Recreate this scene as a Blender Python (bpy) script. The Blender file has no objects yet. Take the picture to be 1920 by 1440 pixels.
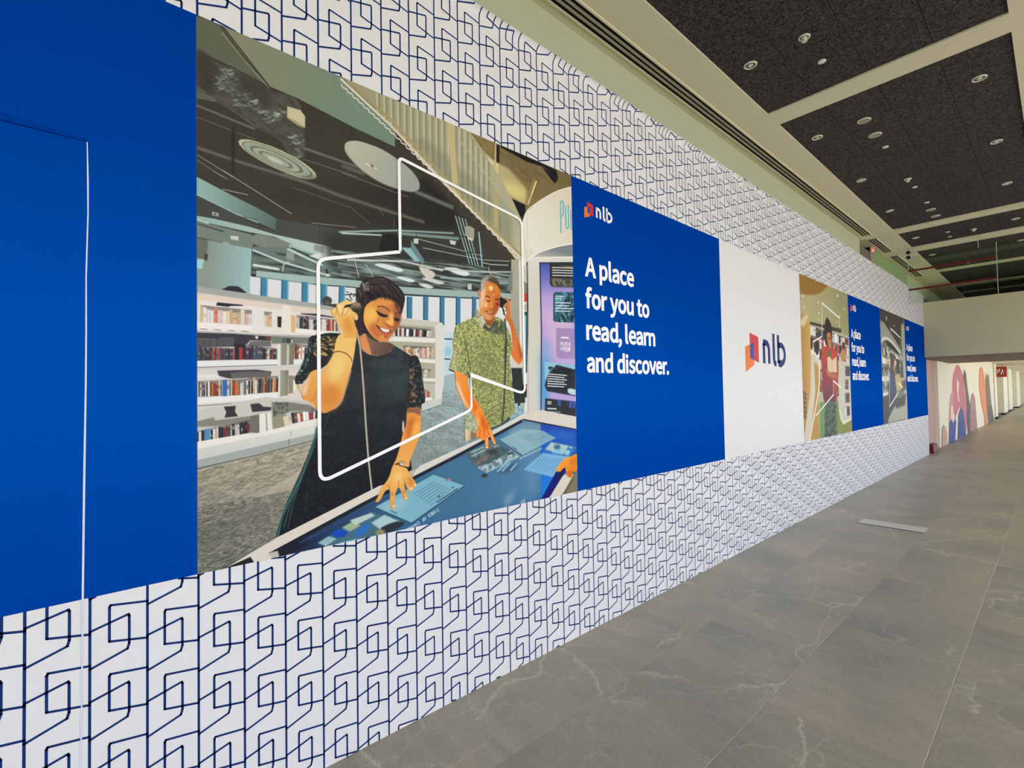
import bpy, bmesh, math, random
import numpy as np
from mathutils import Matrix, Vector
from mathutils.geometry import tessellate_polygon

C = bpy.context.scene.collection
SC = bpy.context.scene
rnd = random.Random(7)

# ------------------------------------------------------------------ camera, light, exposure
cam = bpy.data.objects.new('camera', bpy.data.cameras.new('camera'))
C.objects.link(cam)
cam.data.sensor_width = 36.0
cam.data.lens = 17.05
cam.data.clip_start = 0.02
cam.data.clip_end = 300
_r = Vector((0.661748, 0.749518, -0.017675)); _u = Vector((0.029568, -0.002534, 0.99956)); _f = Vector((-0.749143, 0.66198, 0.023838))
m = Matrix.Identity(4)
for i in range(3):
    m[i][0], m[i][1], m[i][2] = _r[i], _u[i], -_f[i]
m[2][3] = 1.5
cam.matrix_world = m
SC.camera = cam

world = bpy.data.worlds.new('overcast_sky'); SC.world = world; world.use_nodes = True
_bg = world.node_tree.nodes['Background']
_bg.inputs[0].default_value = (0.84, 0.892, 1.0, 1)
_bg.inputs[1].default_value = 3.8

sun = bpy.data.objects.new('sun', bpy.data.lights.new('sun', 'SUN')); C.objects.link(sun)   # high sun on the paving outside
sun.data.energy = 9.0; sun.data.angle = math.radians(2); sun.data.color = (1.0, .94, .84)
sun.rotation_euler = (math.radians(4), math.radians(12), 0)

vs = SC.view_settings
vs.view_transform = 'Standard'; vs.look = 'None'; vs.gamma = 1.0; vs.use_curve_mapping = False
vs.exposure = 0.0
SC.display_settings.display_device = 'sRGB'
SC.cycles.max_bounces = 8; SC.cycles.diffuse_bounces = 5; SC.cycles.transparent_max_bounces = 12

PRINT_GAIN = 0.95
WX = -2.0255                    # face of the hoarding

# ------------------------------------------------------------------ helpers
def lin(c):
    return tuple(((v / 255) / 12.92 if v / 255 <= .04045 else ((v / 255 + .055) / 1.055) ** 2.4) for v in c)

def mat(name, col, rough=.5, spec=.5, metal=0, emit=None, es=0):
    mt = bpy.data.materials.new(name); mt.use_nodes = True
    b = mt.node_tree.nodes['Principled BSDF']
    b.inputs['Base Color'].default_value = (*lin(col), 1)
    b.inputs['Roughness'].default_value = rough
    b.inputs['Specular IOR Level'].default_value = spec
    b.inputs['Metallic'].default_value = metal
    if emit:
        b.inputs['Emission Color'].default_value = (*lin(emit), 1); b.inputs['Emission Strength'].default_value = es
    return mt

def nd(mt, t, **kw):
    n = mt.node_tree.nodes.new(t)
    for k, v in kw.items():
        setattr(n, k, v)
    return n

def speckle(mt, scale=40, amt=.08, bump=0.0, bscale=None, coord='Object'):
    """fine mottling of the base colour and, if asked, a fine relief"""
    nt = mt.node_tree; b = nt.nodes['Principled BSDF']
    tc = nd(mt, 'ShaderNodeTexCoord'); n = nd(mt, 'ShaderNodeTexNoise')
    n.inputs['Scale'].default_value = scale; n.inputs['Detail'].default_value = 4
    nt.links.new(tc.outputs[coord], n.inputs['Vector'])
    mr = nd(mt, 'ShaderNodeMapRange'); mr.inputs['To Min'].default_value = 1 - amt; mr.inputs['To Max'].default_value = 1 + amt
    nt.links.new(n.outputs['Fac'], mr.inputs['Value'])
    mx = nd(mt, 'ShaderNodeMix', data_type='RGBA', blend_type='MULTIPLY'); mx.inputs[0].default_value = 1
    mx.inputs[6].default_value = b.inputs['Base Color'].default_value
    nt.links.new(mr.outputs['Result'], mx.inputs[7]); nt.links.new(mx.outputs[2], b.inputs['Base Color'])
    if bump:
        n2 = nd(mt, 'ShaderNodeTexNoise'); n2.inputs['Scale'].default_value = bscale or scale; n2.inputs['Detail'].default_value = 3
        nt.links.new(tc.outputs[coord], n2.inputs['Vector'])
        bp = nd(mt, 'ShaderNodeBump'); bp.inputs['Strength'].default_value = bump; bp.inputs['Distance'].default_value = .01
        nt.links.new(n2.outputs['Fac'], bp.inputs['Height']); nt.links.new(bp.outputs['Normal'], b.inputs['Normal'])
    return mt

def link(name, me, mt, parent=None):
    if mt is not None:
        me.materials.append(mt)
    o = bpy.data.objects.new(name, me); C.objects.link(o)
    if parent is not None:
        o.parent = parent
    return o

def pyobj(name, verts, faces, mt, parent=None):
    me = bpy.data.meshes.new(name); me.from_pydata([tuple(v) for v in verts], [], faces); me.update()
    return link(name, me, mt, parent)

def bmobj(name, bm, mt, parent=None, smooth=False):
    me = bpy.data.meshes.new(name); bm.to_mesh(me); bm.free()
    if smooth:
        for p in me.polygons: p.use_smooth = True
    return link(name, me, mt, parent)

def add_box(bm, x0, x1, y0, y1, z0, z1):
    v = [bm.verts.new(p) for p in ((x0, y0, z0), (x1, y0, z0), (x1, y1, z0), (x0, y1, z0), (x0, y0, z1), (x1, y0, z1), (x1, y1, z1), (x0, y1, z1))]
    for f in ((3, 2, 1, 0), (4, 5, 6, 7), (0, 1, 5, 4), (1, 2, 6, 5), (2, 3, 7, 6), (3, 0, 4, 7)):
        bm.faces.new([v[i] for i in f])

def boxes(name, lst, mt, parent=None, bevel=0):
    bm = bmesh.new()
    for b in lst: add_box(bm, *b)
    if bevel:
        bmesh.ops.bevel(bm, geom=bm.edges[:], offset=bevel, segments=1, affect='EDGES')
    return bmobj(name, bm, mt, parent)

def lathe(bm, prof, n=28, cx=0, cy=0):
    rings = []
    for r, z in prof:
        rings.append([bm.verts.new((cx + r * math.cos(2 * math.pi * k / n), cy + r * math.sin(2 * math.pi * k / n), z)) for k in range(n)])
    for a, b in zip(rings, rings[1:]):
        for k in range(n):
            bm.faces.new((a[k], a[(k + 1) % n], b[(k + 1) % n], b[k]))
    return rings

def struct(o): o['kind'] = 'structure'; return o
def tag(o, label, cat, group=None):
    o['label'] = label; o['category'] = cat
    if group: o['group'] = group
    return o
def empty(name, loc, label, cat, group=None):
    o = bpy.data.objects.new(name, None); o.empty_display_size = .1; C.objects.link(o); o.location = loc
    return tag(o, label, cat, group)

# ------------------------------------------------------------------ materials
M_white = speckle(mat('white_vinyl', (226, 226, 230), .45, .25), 9, .025, .04, 500)
def blue_laminate():
    mt = mat('blue_vinyl', (0, 57, 154), .5, 0); nt = mt.node_tree; b = nt.nodes['Principled BSDF']; b.inputs['Specular IOR Level'].default_value = 0
    speckle(mt, 6, .04, .05, 60)
    g = nd(mt, 'ShaderNodeBsdfGlossy'); g.inputs['Color'].default_value = (0.0, .30, 1.0, 1); g.inputs['Roughness'].default_value = .34      # even, blue-tinted film gloss
    mx = nd(mt, 'ShaderNodeMixShader'); mx.inputs[0].default_value = .05
    nt.links.new(b.outputs[0], mx.inputs[1]); nt.links.new(g.outputs[0], mx.inputs[2]); nt.links.new(mx.outputs[0], nt.nodes['Material Output'].inputs[0]); return mt
M_blue = blue_laminate()
M_navy = mat('navy_print', (10, 44, 108), .5, .15)
M_ink = mat('white_print', (248, 248, 250), .45, .3)
M_beige = speckle(mat('ceiling_paint', (206, 200, 172), .7, .3), 3, .03)
M_fascia = speckle(mat('fascia_paint', (172, 178, 152), .6, .3), 3, .03)
M_header = speckle(mat('header_paint', (196, 190, 160), .6, .3), 3, .04)
M_black = mat('slot_black', (8, 8, 9), .8, .2)
M_blade = mat('slot_blade', (150, 145, 125), .5, .4)
M_ring = mat('downlight_ring', (214, 210, 196), .4, .5)
M_cup = mat('downlight_reflector', (96, 92, 82), .35, .5)
M_lens = mat('downlight_lens', (200, 196, 176), .3, .5)
M_metal = mat('grey_metal', (112, 106, 98), .45, .5, .3)
M_rail = mat('pale_grey_metal', (150, 144, 134), .45, .5, .2)
M_soffit_shade = speckle(mat('soffit_shade', (136, 126, 110), .7, .3), 3, .04)  # shade of the header's underside put into the colour
M_dark = mat('dark_metal', (26, 26, 26), .5, .4)
M_red = mat('red_paint', (100, 12, 14), .5, .4)
M_led = mat('red_led', (255, 90, 80), .4, .5, 0, (255, 70, 60), 6)
M_passage = speckle(mat('pink_plaster', (190, 160, 152), .7, .3), 5, .06)
M_cream = speckle(mat('cream_paint', (238, 234, 214), .6, .3), 3, .03)
M_gold = speckle(mat('gold_laminate', (176, 126, 54), .5, .4), 4, .2)
M_grout = mat('grout', (196, 190, 174), .7, .3)
M_conc = mat('outside_paving', (196, 190, 174), .8, .3)

def stone():
    mt = mat('grey_stone_tile', (124, 122, 113), .36, .4); nt = mt.node_tree; L = nt.links; b = nt.nodes['Principled BSDF']
    oi = nd(mt, 'ShaderNodeObjectInfo'); tc = nd(mt, 'ShaderNodeTexCoord')
    mul = nd(mt, 'ShaderNodeMath', operation='MULTIPLY'); mul.inputs[1].default_value = 57.0
    L.new(oi.outputs['Random'], mul.inputs[0])
    cmb = nd(mt, 'ShaderNodeCombineXYZ'); L.new(mul.outputs[0], cmb.inputs[0]); L.new(mul.outputs[0], cmb.inputs[1]); L.new(mul.outputs[0], cmb.inputs[2])
    add = nd(mt, 'ShaderNodeVectorMath', operation='ADD'); L.new(tc.outputs['Object'], add.inputs[0]); L.new(cmb.outputs[0], add.inputs[1])
    def noise(scale, detail, rough, dist=0, sx=None):
        n = nd(mt, 'ShaderNodeTexNoise'); n.inputs['Scale'].default_value = scale; n.inputs['Detail'].default_value = detail; n.inputs['Roughness'].default_value = rough; n.inputs['Distortion'].default_value = dist
        src = add.outputs[0]
        if sx:
            mp = nd(mt, 'ShaderNodeMapping'); mp.inputs['Scale'].default_value = sx; mp.inputs['Rotation'].default_value = (0, 0, .6); L.new(src, mp.inputs[0]); src = mp.outputs[0]
        L.new(src, n.inputs['Vector']); return n
    def ramp(src, stops):
        r = nd(mt, 'ShaderNodeValToRGB'); e = r.color_ramp.elements
        e[0].position, e[0].color = stops[0][0], (*([stops[0][1]] * 3), 1); e[1].position, e[1].color = stops[-1][0], (*([stops[-1][1]] * 3), 1)
        for p, v in stops[1:-1]:
            q = e.new(p); q.color = (v, v, v, 1)
        L.new(src, r.inputs[0]); return r
    # broad clouds, warm and cool
    cl = noise(1.3, 5, .55, .3); cr = nd(mt, 'ShaderNodeValToRGB'); e = cr.color_ramp.elements
    e[0].position = .3; e[0].color = (*lin((146, 145, 136)), 1); e[1].position = .72; e[1].color = (*lin((178, 167, 152)), 1)
    q = e.new(.5); q.color = (*lin((162, 158, 144)), 1)
    L.new(cl.outputs['Fac'], cr.inputs[0])
    # soft directional grain
    st = noise(4, 6, .62, .5, (1, 3, 1)); sr = ramp(st.outputs['Fac'], ((.3, .9), (.65, 1.04)))
    m1 = nd(mt, 'ShaderNodeMix', data_type='RGBA', blend_type='MULTIPLY'); m1.inputs[0].default_value = 1; L.new(cr.outputs[0], m1.inputs[6]); L.new(sr.outputs[0], m1.inputs[7])
    # long pale cracks: warped cell borders, only in places
    wp = noise(2.2, 5, .6); vsub = nd(mt, 'ShaderNodeVectorMath', operation='MULTIPLY_ADD'); L.new(wp.outputs['Color'], vsub.inputs[0]); vsub.inputs[1].default_value = (.42, .42, .42); L.new(add.outputs[0], vsub.inputs[2])
    mp = nd(mt, 'ShaderNodeMapping'); mp.inputs['Scale'].default_value = (1, .55, 1); mp.inputs['Rotation'].default_value = (0, 0, .5); L.new(vsub.outputs[0], mp.inputs[0])
    def cracks(scale, width, amt):
        v = nd(mt, 'ShaderNodeTexVoronoi', feature='DISTANCE_TO_EDGE'); v.inputs['Scale'].default_value = scale; L.new(mp.outputs[0], v.inputs['Vector'])
        return ramp(v.outputs['Distance'], ((0.0, amt), (width, amt * .35), (width * 3.2, 0)))
    vr = cracks(1.5, .007, .85); vr2 = cracks(3.6, .008, .4)
    mk = noise(1.2, 3, .5); mkr = ramp(mk.outputs['Fac'], ((.42, .05), (.6, .9)))
    mm = nd(mt, 'ShaderNodeMath', operation='MAXIMUM'); L.new(vr.outputs[0], mm.inputs[0]); L.new(vr2.outputs[0], mm.inputs[1])
    mv = nd(mt, 'ShaderNodeMath', operation='MULTIPLY'); L.new(mm.outputs[0], mv.inputs[0]); L.new(mkr.outputs[0], mv.inputs[1])
    m2 = nd(mt, 'ShaderNodeMix', data_type='RGBA', blend_type='MIX'); L.new(mv.outputs[0], m2.inputs[0]); L.new(m1.outputs[2], m2.inputs[6]); m2.inputs[7].default_value = (*lin((214, 205, 186)), 1)
    fg = noise(90, 2, .5); fr = ramp(fg.outputs['Fac'], ((.3, .9), (.7, 1.08)))
    m3 = nd(mt, 'ShaderNodeMix', data_type='RGBA', blend_type='MULTIPLY'); m3.inputs[0].default_value = 1; L.new(m2.outputs[2], m3.inputs[6]); L.new(fr.outputs[0], m3.inputs[7])
    L.new(m3.outputs[2], b.inputs['Base Color'])
    bp = nd(mt, 'ShaderNodeBump'); bp.inputs['Strength'].default_value = .12; bp.inputs['Distance'].default_value = .004
    L.new(st.outputs['Fac'], bp.inputs['Height']); L.new(bp.outputs['Normal'], b.inputs['Normal'])
    return mt
M_stone = stone()

def acoustic():
    mt = mat('black_wood_wool', (52, 47, 46), .85, .2); nt = mt.node_tree; L = nt.links; b = nt.nodes['Principled BSDF']
    tc = nd(mt, 'ShaderNodeTexCoord'); v = nd(mt, 'ShaderNodeTexNoise'); v.inputs['Scale'].default_value = 70; v.inputs['Detail'].default_value = 3; v.inputs['Distortion'].default_value = 1.5
    L.new(tc.outputs['Object'], v.inputs['Vector'])
    r = nd(mt, 'ShaderNodeValToRGB'); e = r.color_ramp.elements; e[0].position = .4; e[0].color = (*lin((16, 14, 14)), 1); e[1].position = .62; e[1].color = (*lin((84, 77, 74)), 1)
    L.new(v.outputs['Fac'], r.inputs[0]); L.new(r.outputs[0], b.inputs['Base Color'])
    bp = nd(mt, 'ShaderNodeBump'); bp.inputs['Strength'].default_value = .6; bp.inputs['Distance'].default_value = .01; L.new(v.outputs['Fac'], bp.inputs['Height']); L.new(bp.outputs['Normal'], b.inputs['Normal'])
    return mt
M_wool = acoustic()

def glass(name, tint, gl=.05):
    mt = bpy.data.materials.new(name); mt.use_nodes = True; nt = mt.node_tree; nt.nodes.clear()
    out = nd(mt, 'ShaderNodeOutputMaterial'); tr = nd(mt, 'ShaderNodeBsdfTransparent'); tr.inputs[0].default_value = (*tint, 1)
    g = nd(mt, 'ShaderNodeBsdfGlossy'); g.inputs['Roughness'].default_value = .02
    mx = nd(mt, 'ShaderNodeMixShader'); mx.inputs[0].default_value = gl; nt.links.new(tr.outputs[0], mx.inputs[1]); nt.links.new(g.outputs[0], mx.inputs[2]); nt.links.new(mx.outputs[0], out.inputs[0])
    return mt
M_glass = glass('pale_green_glass', (.90, .97, .86)); M_glass2 = glass('green_glass', (.90, .97, .88))

# ------------------------------------------------------------------ floor
tw, tl = .580, 1.155
base = struct(boxes('floor', [(-2.145, 4.6, -6, 26.0, -.06, -.0012)], M_grout))
gap = .0040
tile_me = None
def tile_mesh(w, l):
    bm = bmesh.new(); add_box(bm, -w / 2 + gap / 2, w / 2 - gap / 2, -l / 2 + gap / 2, l / 2 - gap / 2, -.0012, .0002)
    bmesh.ops.bevel(bm, geom=[e for e in bm.edges if all(v.co.z > 0 for v in e.verts)], offset=.0006, segments=1, affect='EDGES')
    me = bpy.data.meshes.new('floor_tile'); bm.to_mesh(me); bm.free(); me.materials.append(M_stone); return me
full = tile_mesh(tw, tl)
inset = (-1.565 + tw / 2, 6.66)
def put_tile(me, x, y):
    o = bpy.data.objects.new('floor_tile', me); C.objects.link(o); o.location = (x, y, 0); o.parent = base; return o
for c in range(11):
    x = -2.145 + tw * (c + .5)
    y0 = 2.515 if c % 2 == 0 else 1.925
    if c % 2 == 0 and c > 0: y0 = 2.475
    for k in range(-3, 21):
        ya = y0 + k * tl
        if ya > 25.9: continue
        yb = min(ya + tl, 26.0)
        if c > 4 and (ya < -1.6 or ya > 17): continue
        if c == 1 and ya < 6.6 < yb:
            put_tile(tile_mesh(tw, 6.52 - ya), x, (ya + 6.52) / 2)
            o = put_tile(tile_mesh(tw, .28), x, 6.66); o.data.materials[0] = speckle(mat('pale_stone', (206, 204, 196), .35, .45), 30, .06)
            o['label'] = 'narrow pale grey infill strip between two grey tiles'
            put_tile(tile_mesh(tw, yb - 6.80), x, (yb + 6.80) / 2)
            continue
        put_tile(full if yb - ya > tl - .01 else tile_mesh(tw, yb - ya), x, (ya + yb) / 2)
struct(boxes('floor', [(-6, 4.6, 26.0, 62, -.06, 0)], M_stone))
struct(boxes('floor', [(2.0 + .0, 4.6, -6, -1.6, -.013, -.002), (2.2, 4.6, 17.2, 26, -.013, -.002)], M_stone))
tag(boxes('outside_paving', [(4.6, 60, -20, 80, -.3, -.08)], M_conc), 'pale concrete paving outside the open side of the corridor', 'paving')['kind'] = 'structure'

# ------------------------------------------------------------------ hoarding with its flared vinyl top edge
ZT = 3.545; FR = .045         # where the flare begins and its radius
def prof(s):
    """height along the vinyl -> (x, z, normal x, normal z); above ZT it flares out towards the room"""
    if s <= ZT: return (WX, s, 1, 0)
    t = min((s - ZT) / FR, 1.25)
    return (WX + FR * (1 - math.cos(t)), ZT + FR * math.sin(t), math.cos(t), -math.sin(t))
YA, YB = -3.0, 14.42
hoard = struct(boxes('wall_left', [(WX - .095, WX, YA, YB, 0, ZT)], M_white))
bm = bmesh.new()
pts = [(prof(ZT + FR * 1.25 * k / 8)[0], prof(ZT + FR * 1.25 * k / 8)[1]) for k in range(9)]
loop = pts + [(pts[-1][0] - .004, pts[-1][1] + .002), (WX - .06, pts[-1][1] + .002), (WX - .06, ZT)]
va = [bm.verts.new((x, YA, z)) for x, z in loop]; vb = [bm.verts.new((x, YB, z)) for x, z in loop]
for i in range(len(loop)):
    j = (i + 1) % len(loop); bm.faces.new((va[i], va[j], vb[j], vb[i]))
bm.faces.new(va); bm.faces.new(vb[::-1])
bmesh.ops.recalc_face_normals(bm, faces=bm.faces)
flare = struct(bmobj('trim_3', bm, M_white))

# printed open-book line pattern, band above and band below the panels
PW, PZ, PS = .1438, .2165, -.0575
X00, Z00 = .0165, .570
LW = .0073
Lm = [(0, 0), (.655, .0265), (.671, .021), (.671, -.066), (.64, -.083), (0, -.1155)]
Rm = [(1, .0545), (.345, .068), (.326, .062), (.326, -.0455), (1, -.065)]
verts_, faces_ = [], []; verts2, faces2 = [], []
def ribbon(y0, z0, y1, z1, w=LW):
    dy, dz = y1 - y0, z1 - z0; L = math.hypot(dy, dz)
    if L < 1e-5: return
    dy, dz = dy / L, dz / L; e = w * .35
    verts, faces = (verts2, faces2) if max(z0, z1) > ZT else (verts_, faces_)
    cuts = [0.0, 1.0]
    if max(z0, z1) > ZT:
        cuts = [k / 5 for k in range(6)]
    row = []
    for t in cuts:
        ext = -e if t == 0 else (e if t == 1 else 0)
        yc, zc = y0 + dy * (L * t + ext), z0 + dz * (L * t + ext)
        for sgn in (1, -1):
            x, z, nx, nz = prof(zc + sgn * dy * w / 2)
            verts.append((x + nx * .0006, yc - sgn * dz * w / 2, z + nz * .0006)); row.append(len(verts) - 1)
    for k in range(len(cuts) - 1):
        faces.append((row[2 * k], row[2 * k + 1], row[2 * k + 3], row[2 * k + 2]))
def clipseg(a, b, lo, hi):
    (y0, z0), (y1, z1) = a, b
    if z0 == z1: return (a, b) if lo <= z0 <= hi else None
    t0, t1 = (lo - z0) / (z1 - z0), (hi - z0) / (z1 - z0)
    if t0 > t1: t0, t1 = t1, t0
    t0, t1 = max(t0, 0), min(t1, 1)
    if t0 >= t1: return None
    return ((y0 + (y1 - y0) * t0, z0 + (z1 - z0) * t0), (y0 + (y1 - y0) * t1, z0 + (z1 - z0) * t1))
SMAX = ZT + FR * 1.2
for c in range(int((YA - X00) / PW), int((YB - X00) / PW) + 1):
    y = X00 + c * PW
    if y < YA + .02 or y > YB - .01: continue
    for lo, hi in ((.002, .892), (2.894, SMAX)):
        ribbon(y, lo, y, min(hi, ZT))
        if hi > ZT: ribbon(y, ZT, y, hi)
        off = Z00 + c * PS
        k0 = math.floor((lo - off) / PZ) - 1
        for k in range(k0, k0 + int((hi - lo) / PZ) + 4):
            zc = off + k * PZ
            for mo in (Lm, Rm):
                pl = [(y + a * PW, zc + b) for a, b in mo]
                for a, b in zip(pl, pl[1:]):
                    s = clipseg(a, b, lo, hi)
                    if s and max(s[0][0], s[1][0]) < YB - .003: ribbon(*s[0], *s[1])
for v_, f_, pr in ((verts_, faces_, hoard), (verts2, faces2, flare)):
    pat = pyobj('printed_line_pattern', v_, f_, M_navy, pr); pat['label'] = 'navy outlined open-book pattern printed in bands on white vinyl'; pat['kind'] = 'stuff'

# door leaf cut into the hoarding: only its pale cut edge shows
seam = [(2.328, .0065, .0012), (2.2, .0085, .002), (2.1, .009, .0016), (1.98, .0065, .0018), (1.897, .005, .0017), (1.72, .0055, .002), (1.56, .005, .0022), (1.26, .002, .0026), (.964, .0, .0026), (.893, -.0005, .0026), (.768, -.001, .0022), (.558, -.002, .0018), (.382, -.004, .0018), (.0, -.006, .0018)]
vv, ff = [], []
for z, y, w in seam:
    vv += [(WX + .0032, y - w, z), (WX + .0032, y + w, z)]
for k in range(len(seam) - 1): ff.append((2 * k, 2 * k + 1, 2 * k + 3, 2 * k + 2))
M_edge = speckle(mat('cut_vinyl_edge', (214, 220, 240), .6, .3), 60, .12)
door = struct(pyobj('door_1', vv, ff, M_edge)); door['label'] = 'pale vertical cut line of a door leaf hidden in the blue panel'
M_lift = speckle(mat('lifted_blue_vinyl', (64, 116, 206), .4, .5), 14, .2)
bm = bmesh.new()
for (y0, za, zb) in ((0,) * 3,):
    n = 14
    top = []; bot = []
    for k in range(n + 1):
        y = .004 - 1.05 * k / n
        lift = .004 + .010 * min(1, k / 6) * (1 + .25 * math.sin(k * 1.7))
        h = .006 + .030 * min(1, k / 5)
        bot.append(bm.verts.new((WX + .0030, y, 2.328))); top.append(bm.verts.new((WX + .0020 + 0, y, 2.334 + h)))
        top[-1].co.x = WX + .0021; bot[-1].co.x = WX + .0021 + lift
    for k in range(n): bm.faces.new((bot[k], bot[k + 1], top[k + 1], top[k]))
obj_l = bmobj('lifted_edge', bm, M_blue, door, True); obj_l['label'] = 'lifted vinyl edge along the top of the hidden door'

# ------------------------------------------------------------------ flat lettering
GLYPH = {'A': [[1,0,34,0,59,78,153,78,177,0,211,0,124,257,88,257],[67,104,79,144,105,230,106,230,132,144,145,104]],'p': [[32,-80,64,-80,64,-16,63,18,81,5,98,-2,116,-5,141,0,164,13,182,34,194,62,199,98,195,131,186,158,171,178,150,191,123,195,101,191,81,181,62,168,62,168,58,190,32,190],[111,22,97,24,81,30,64,42,64,142,82,156,99,165,115,168,144,159,160,135,165,98,158,57,139,31]],'l': [[66,-5,84,-2,80,23,73,22,69,23,66,28,64,36,64,279,32,279,32,38,36,15,47,0]],'c': [[107,-5,129,-2,150,7,169,19,155,41,142,31,127,25,110,22,79,31,59,57,51,95,59,133,80,159,111,168,125,166,137,160,149,152,165,173,150,184,132,192,110,195,81,191,56,178,36,158,23,130,18,95,23,60,35,33,54,12,79,0]],'e': [[109,-5,133,-2,154,5,172,15,160,36,146,28,130,23,113,21,81,29,59,52,50,88,178,88,179,106,176,136,167,161,151,179,130,191,103,195,78,191,55,178,36,157,23,129,18,95,23,60,36,33,55,12,80,0],[49,110,59,142,79,163,104,169,129,163,146,143,151,110]],'f': [[12,164,37,164,37,0,69,0,69,164,110,164,110,190,69,190,69,220,72,241,81,253,96,258,118,252,125,277,93,283,62,276,43,254,37,221,37,190,12,188]],'o': [[106,-5,133,0,157,12,176,33,189,60,194,95,189,130,176,158,157,178,133,191,106,195,79,191,55,178,36,158,23,130,18,95,23,60,36,33,55,12,79,0],[106,22,77,31,58,57,51,95,58,133,77,159,106,168,135,159,154,133,161,95,154,57,135,31]],'r': [[32,0,64,0,64,122,79,148,95,162,112,166,131,163,137,191,116,195,96,190,78,176,62,155,62,155,58,190,32,190]],'y': [[35,-82,68,-73,91,-50,106,-16,178,190,147,190,112,85,97,31,95,31,76,85,38,190,5,190,81,0,77,-15,67,-36,53,-50,34,-56,19,-53,13,-78]],'u': [[88,-5,112,0,132,12,151,30,152,30,154,0,181,0,181,190,149,190,149,55,132,37,115,26,97,23,77,28,65,45,62,74,62,190,29,190,29,70,36,29,55,4]],'t': [[92,-5,127,2,121,27,99,21,82,26,72,38,70,58,70,164,121,164,121,190,70,190,70,244,43,244,40,190,9,188,9,164,38,164,38,59,43,25,60,3]],'a': [[76,-5,99,-1,120,9,139,23,140,23,143,0,169,0,169,117,162,158,141,185,103,195,74,191,49,182,29,170,41,148,58,158,77,165,98,168,122,161,134,144,137,120,94,114,61,103,38,90,25,72,21,49,28,20,47,2],[85,21,68,24,56,34,51,51,59,73,87,89,137,99,137,46,120,32,103,24]],'d': [[97,-5,119,-1,138,9,155,22,156,22,159,0,185,0,185,279,153,279,153,206,154,173,138,185,121,192,101,195,76,191,53,178,35,157,23,129,19,95,22,60,32,33,49,12,71,0],[104,22,76,31,58,56,51,95,59,133,79,159,106,168,122,166,137,160,153,148,153,48,137,34,121,25]],',': [[26,-67,54,-49,71,-24,77,7,74,27,65,40,50,44,38,41,30,34,26,22,30,10,38,2,50,-1,54,0,49,-20,37,-36,19,-48]],'n': [[32,0,64,0,64,138,82,154,98,164,116,167,137,162,149,145,152,116,152,0,184,0,184,120,178,161,159,186,126,195,102,191,81,179,62,162,62,162,58,190,32,190]],'i': [[32,0,64,0,64,190,32,190],[48,229,59,232,67,239,70,251,67,262,59,269,48,271,37,269,30,262,27,251,30,239,37,232]],'s': [[82,-5,120,3,143,24,151,52,142,81,120,98,93,110,73,118,58,128,52,143,56,156,68,166,88,170,103,168,117,162,131,153,146,173,130,184,110,192,87,195,52,188,29,168,22,141,30,115,51,97,77,86,98,78,114,66,120,50,116,35,104,24,83,20,62,23,44,31,27,43,11,22,31,8,56,-1]],'v': [[73,0,111,0,178,190,146,190,110,82,93,26,91,26,74,82,38,190,5,190]],'.': [[49,-5,60,-1,69,7,72,20,69,32,60,41,49,44,37,41,29,32,26,20,29,7,37,-1]]}
SB = {'A': (0, 4), ' ': (0, 78), 'f': (0, 0), 't': (0, 4), 'r': (0, 0), 'v': (0, 4), 'y': (0, 4)}
def offset_loop(p, d):
    n = len(p); out = []
    A = sum(p[i][0] * p[(i + 1) % n][1] - p[(i + 1) % n][0] * p[i][1] for i in range(n))
    for i in range(n):
        a, b, c = p[i - 1], p[i], p[(i + 1) % n]
        n1 = Vector((b[1] - a[1], a[0] - b[0])); n2 = Vector((c[1] - b[1], b[0] - c[0]))
        if n1.length == 0 or n2.length == 0: out.append(b); continue
        n1.normalize(); n2.normalize(); v = n1 + n2
        if v.length < .2: v = n1
        else: v = v / max(v.length_squared / 2, .7)
        out.append((b[0] + v.x * d, b[1] + v.y * d))
    return out, A
def text_polys(s, bold=9):
    x = 0; polys = []; first = None
    for ch in s:
        if ch == ' ': x += 78; continue
        g = [[(q[i], q[i + 1]) for i in range(0, len(q), 2)] for q in GLYPH[ch]]
        xs = [p[0] for q in g for p in q]
        l = min(18, min(xs)) if ch not in 'Avy' else 0
        shift = x - min(xs) + (22 if ch in 'pndlrbiu' else (13 if ch in 'aceodsg' else 6))
        loops = []
        A0 = None
        for q in g:
            n = len(q); A = sum(q[i][0] * q[(i + 1) % n][1] - q[(i + 1) % n][0] * q[i][1] for i in range(n)); loops.append((A, q))
        big = max(loops, key=lambda t: abs(t[0]))[0]
        gl = []
        for A, q in loops:
            # outward for outer loops, inward for holes: both are "away from the ink"
            d = bold if big > 0 else -bold
            o, _ = offset_loop(q, d); gl.append((A, [(a + shift, b) for a, b in o]))
        outs = [q for A, q in gl if A * big > 0]; holes = [q for A, q in gl if A * big <= 0]
        for o in outs:
            x0, x1 = min(p[0] for p in o), max(p[0] for p in o); y0, y1 = min(p[1] for p in o), max(p[1] for p in o)
            polys.append((o, [h for h in holes if x0 <= h[0][0] <= x1 and y0 <= h[0][1] <= y1]))
        x = shift + max(xs) + (22 if ch in 'npuhlidab' else (13 if ch in 'cosdeb' else 4))
    return polys
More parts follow.
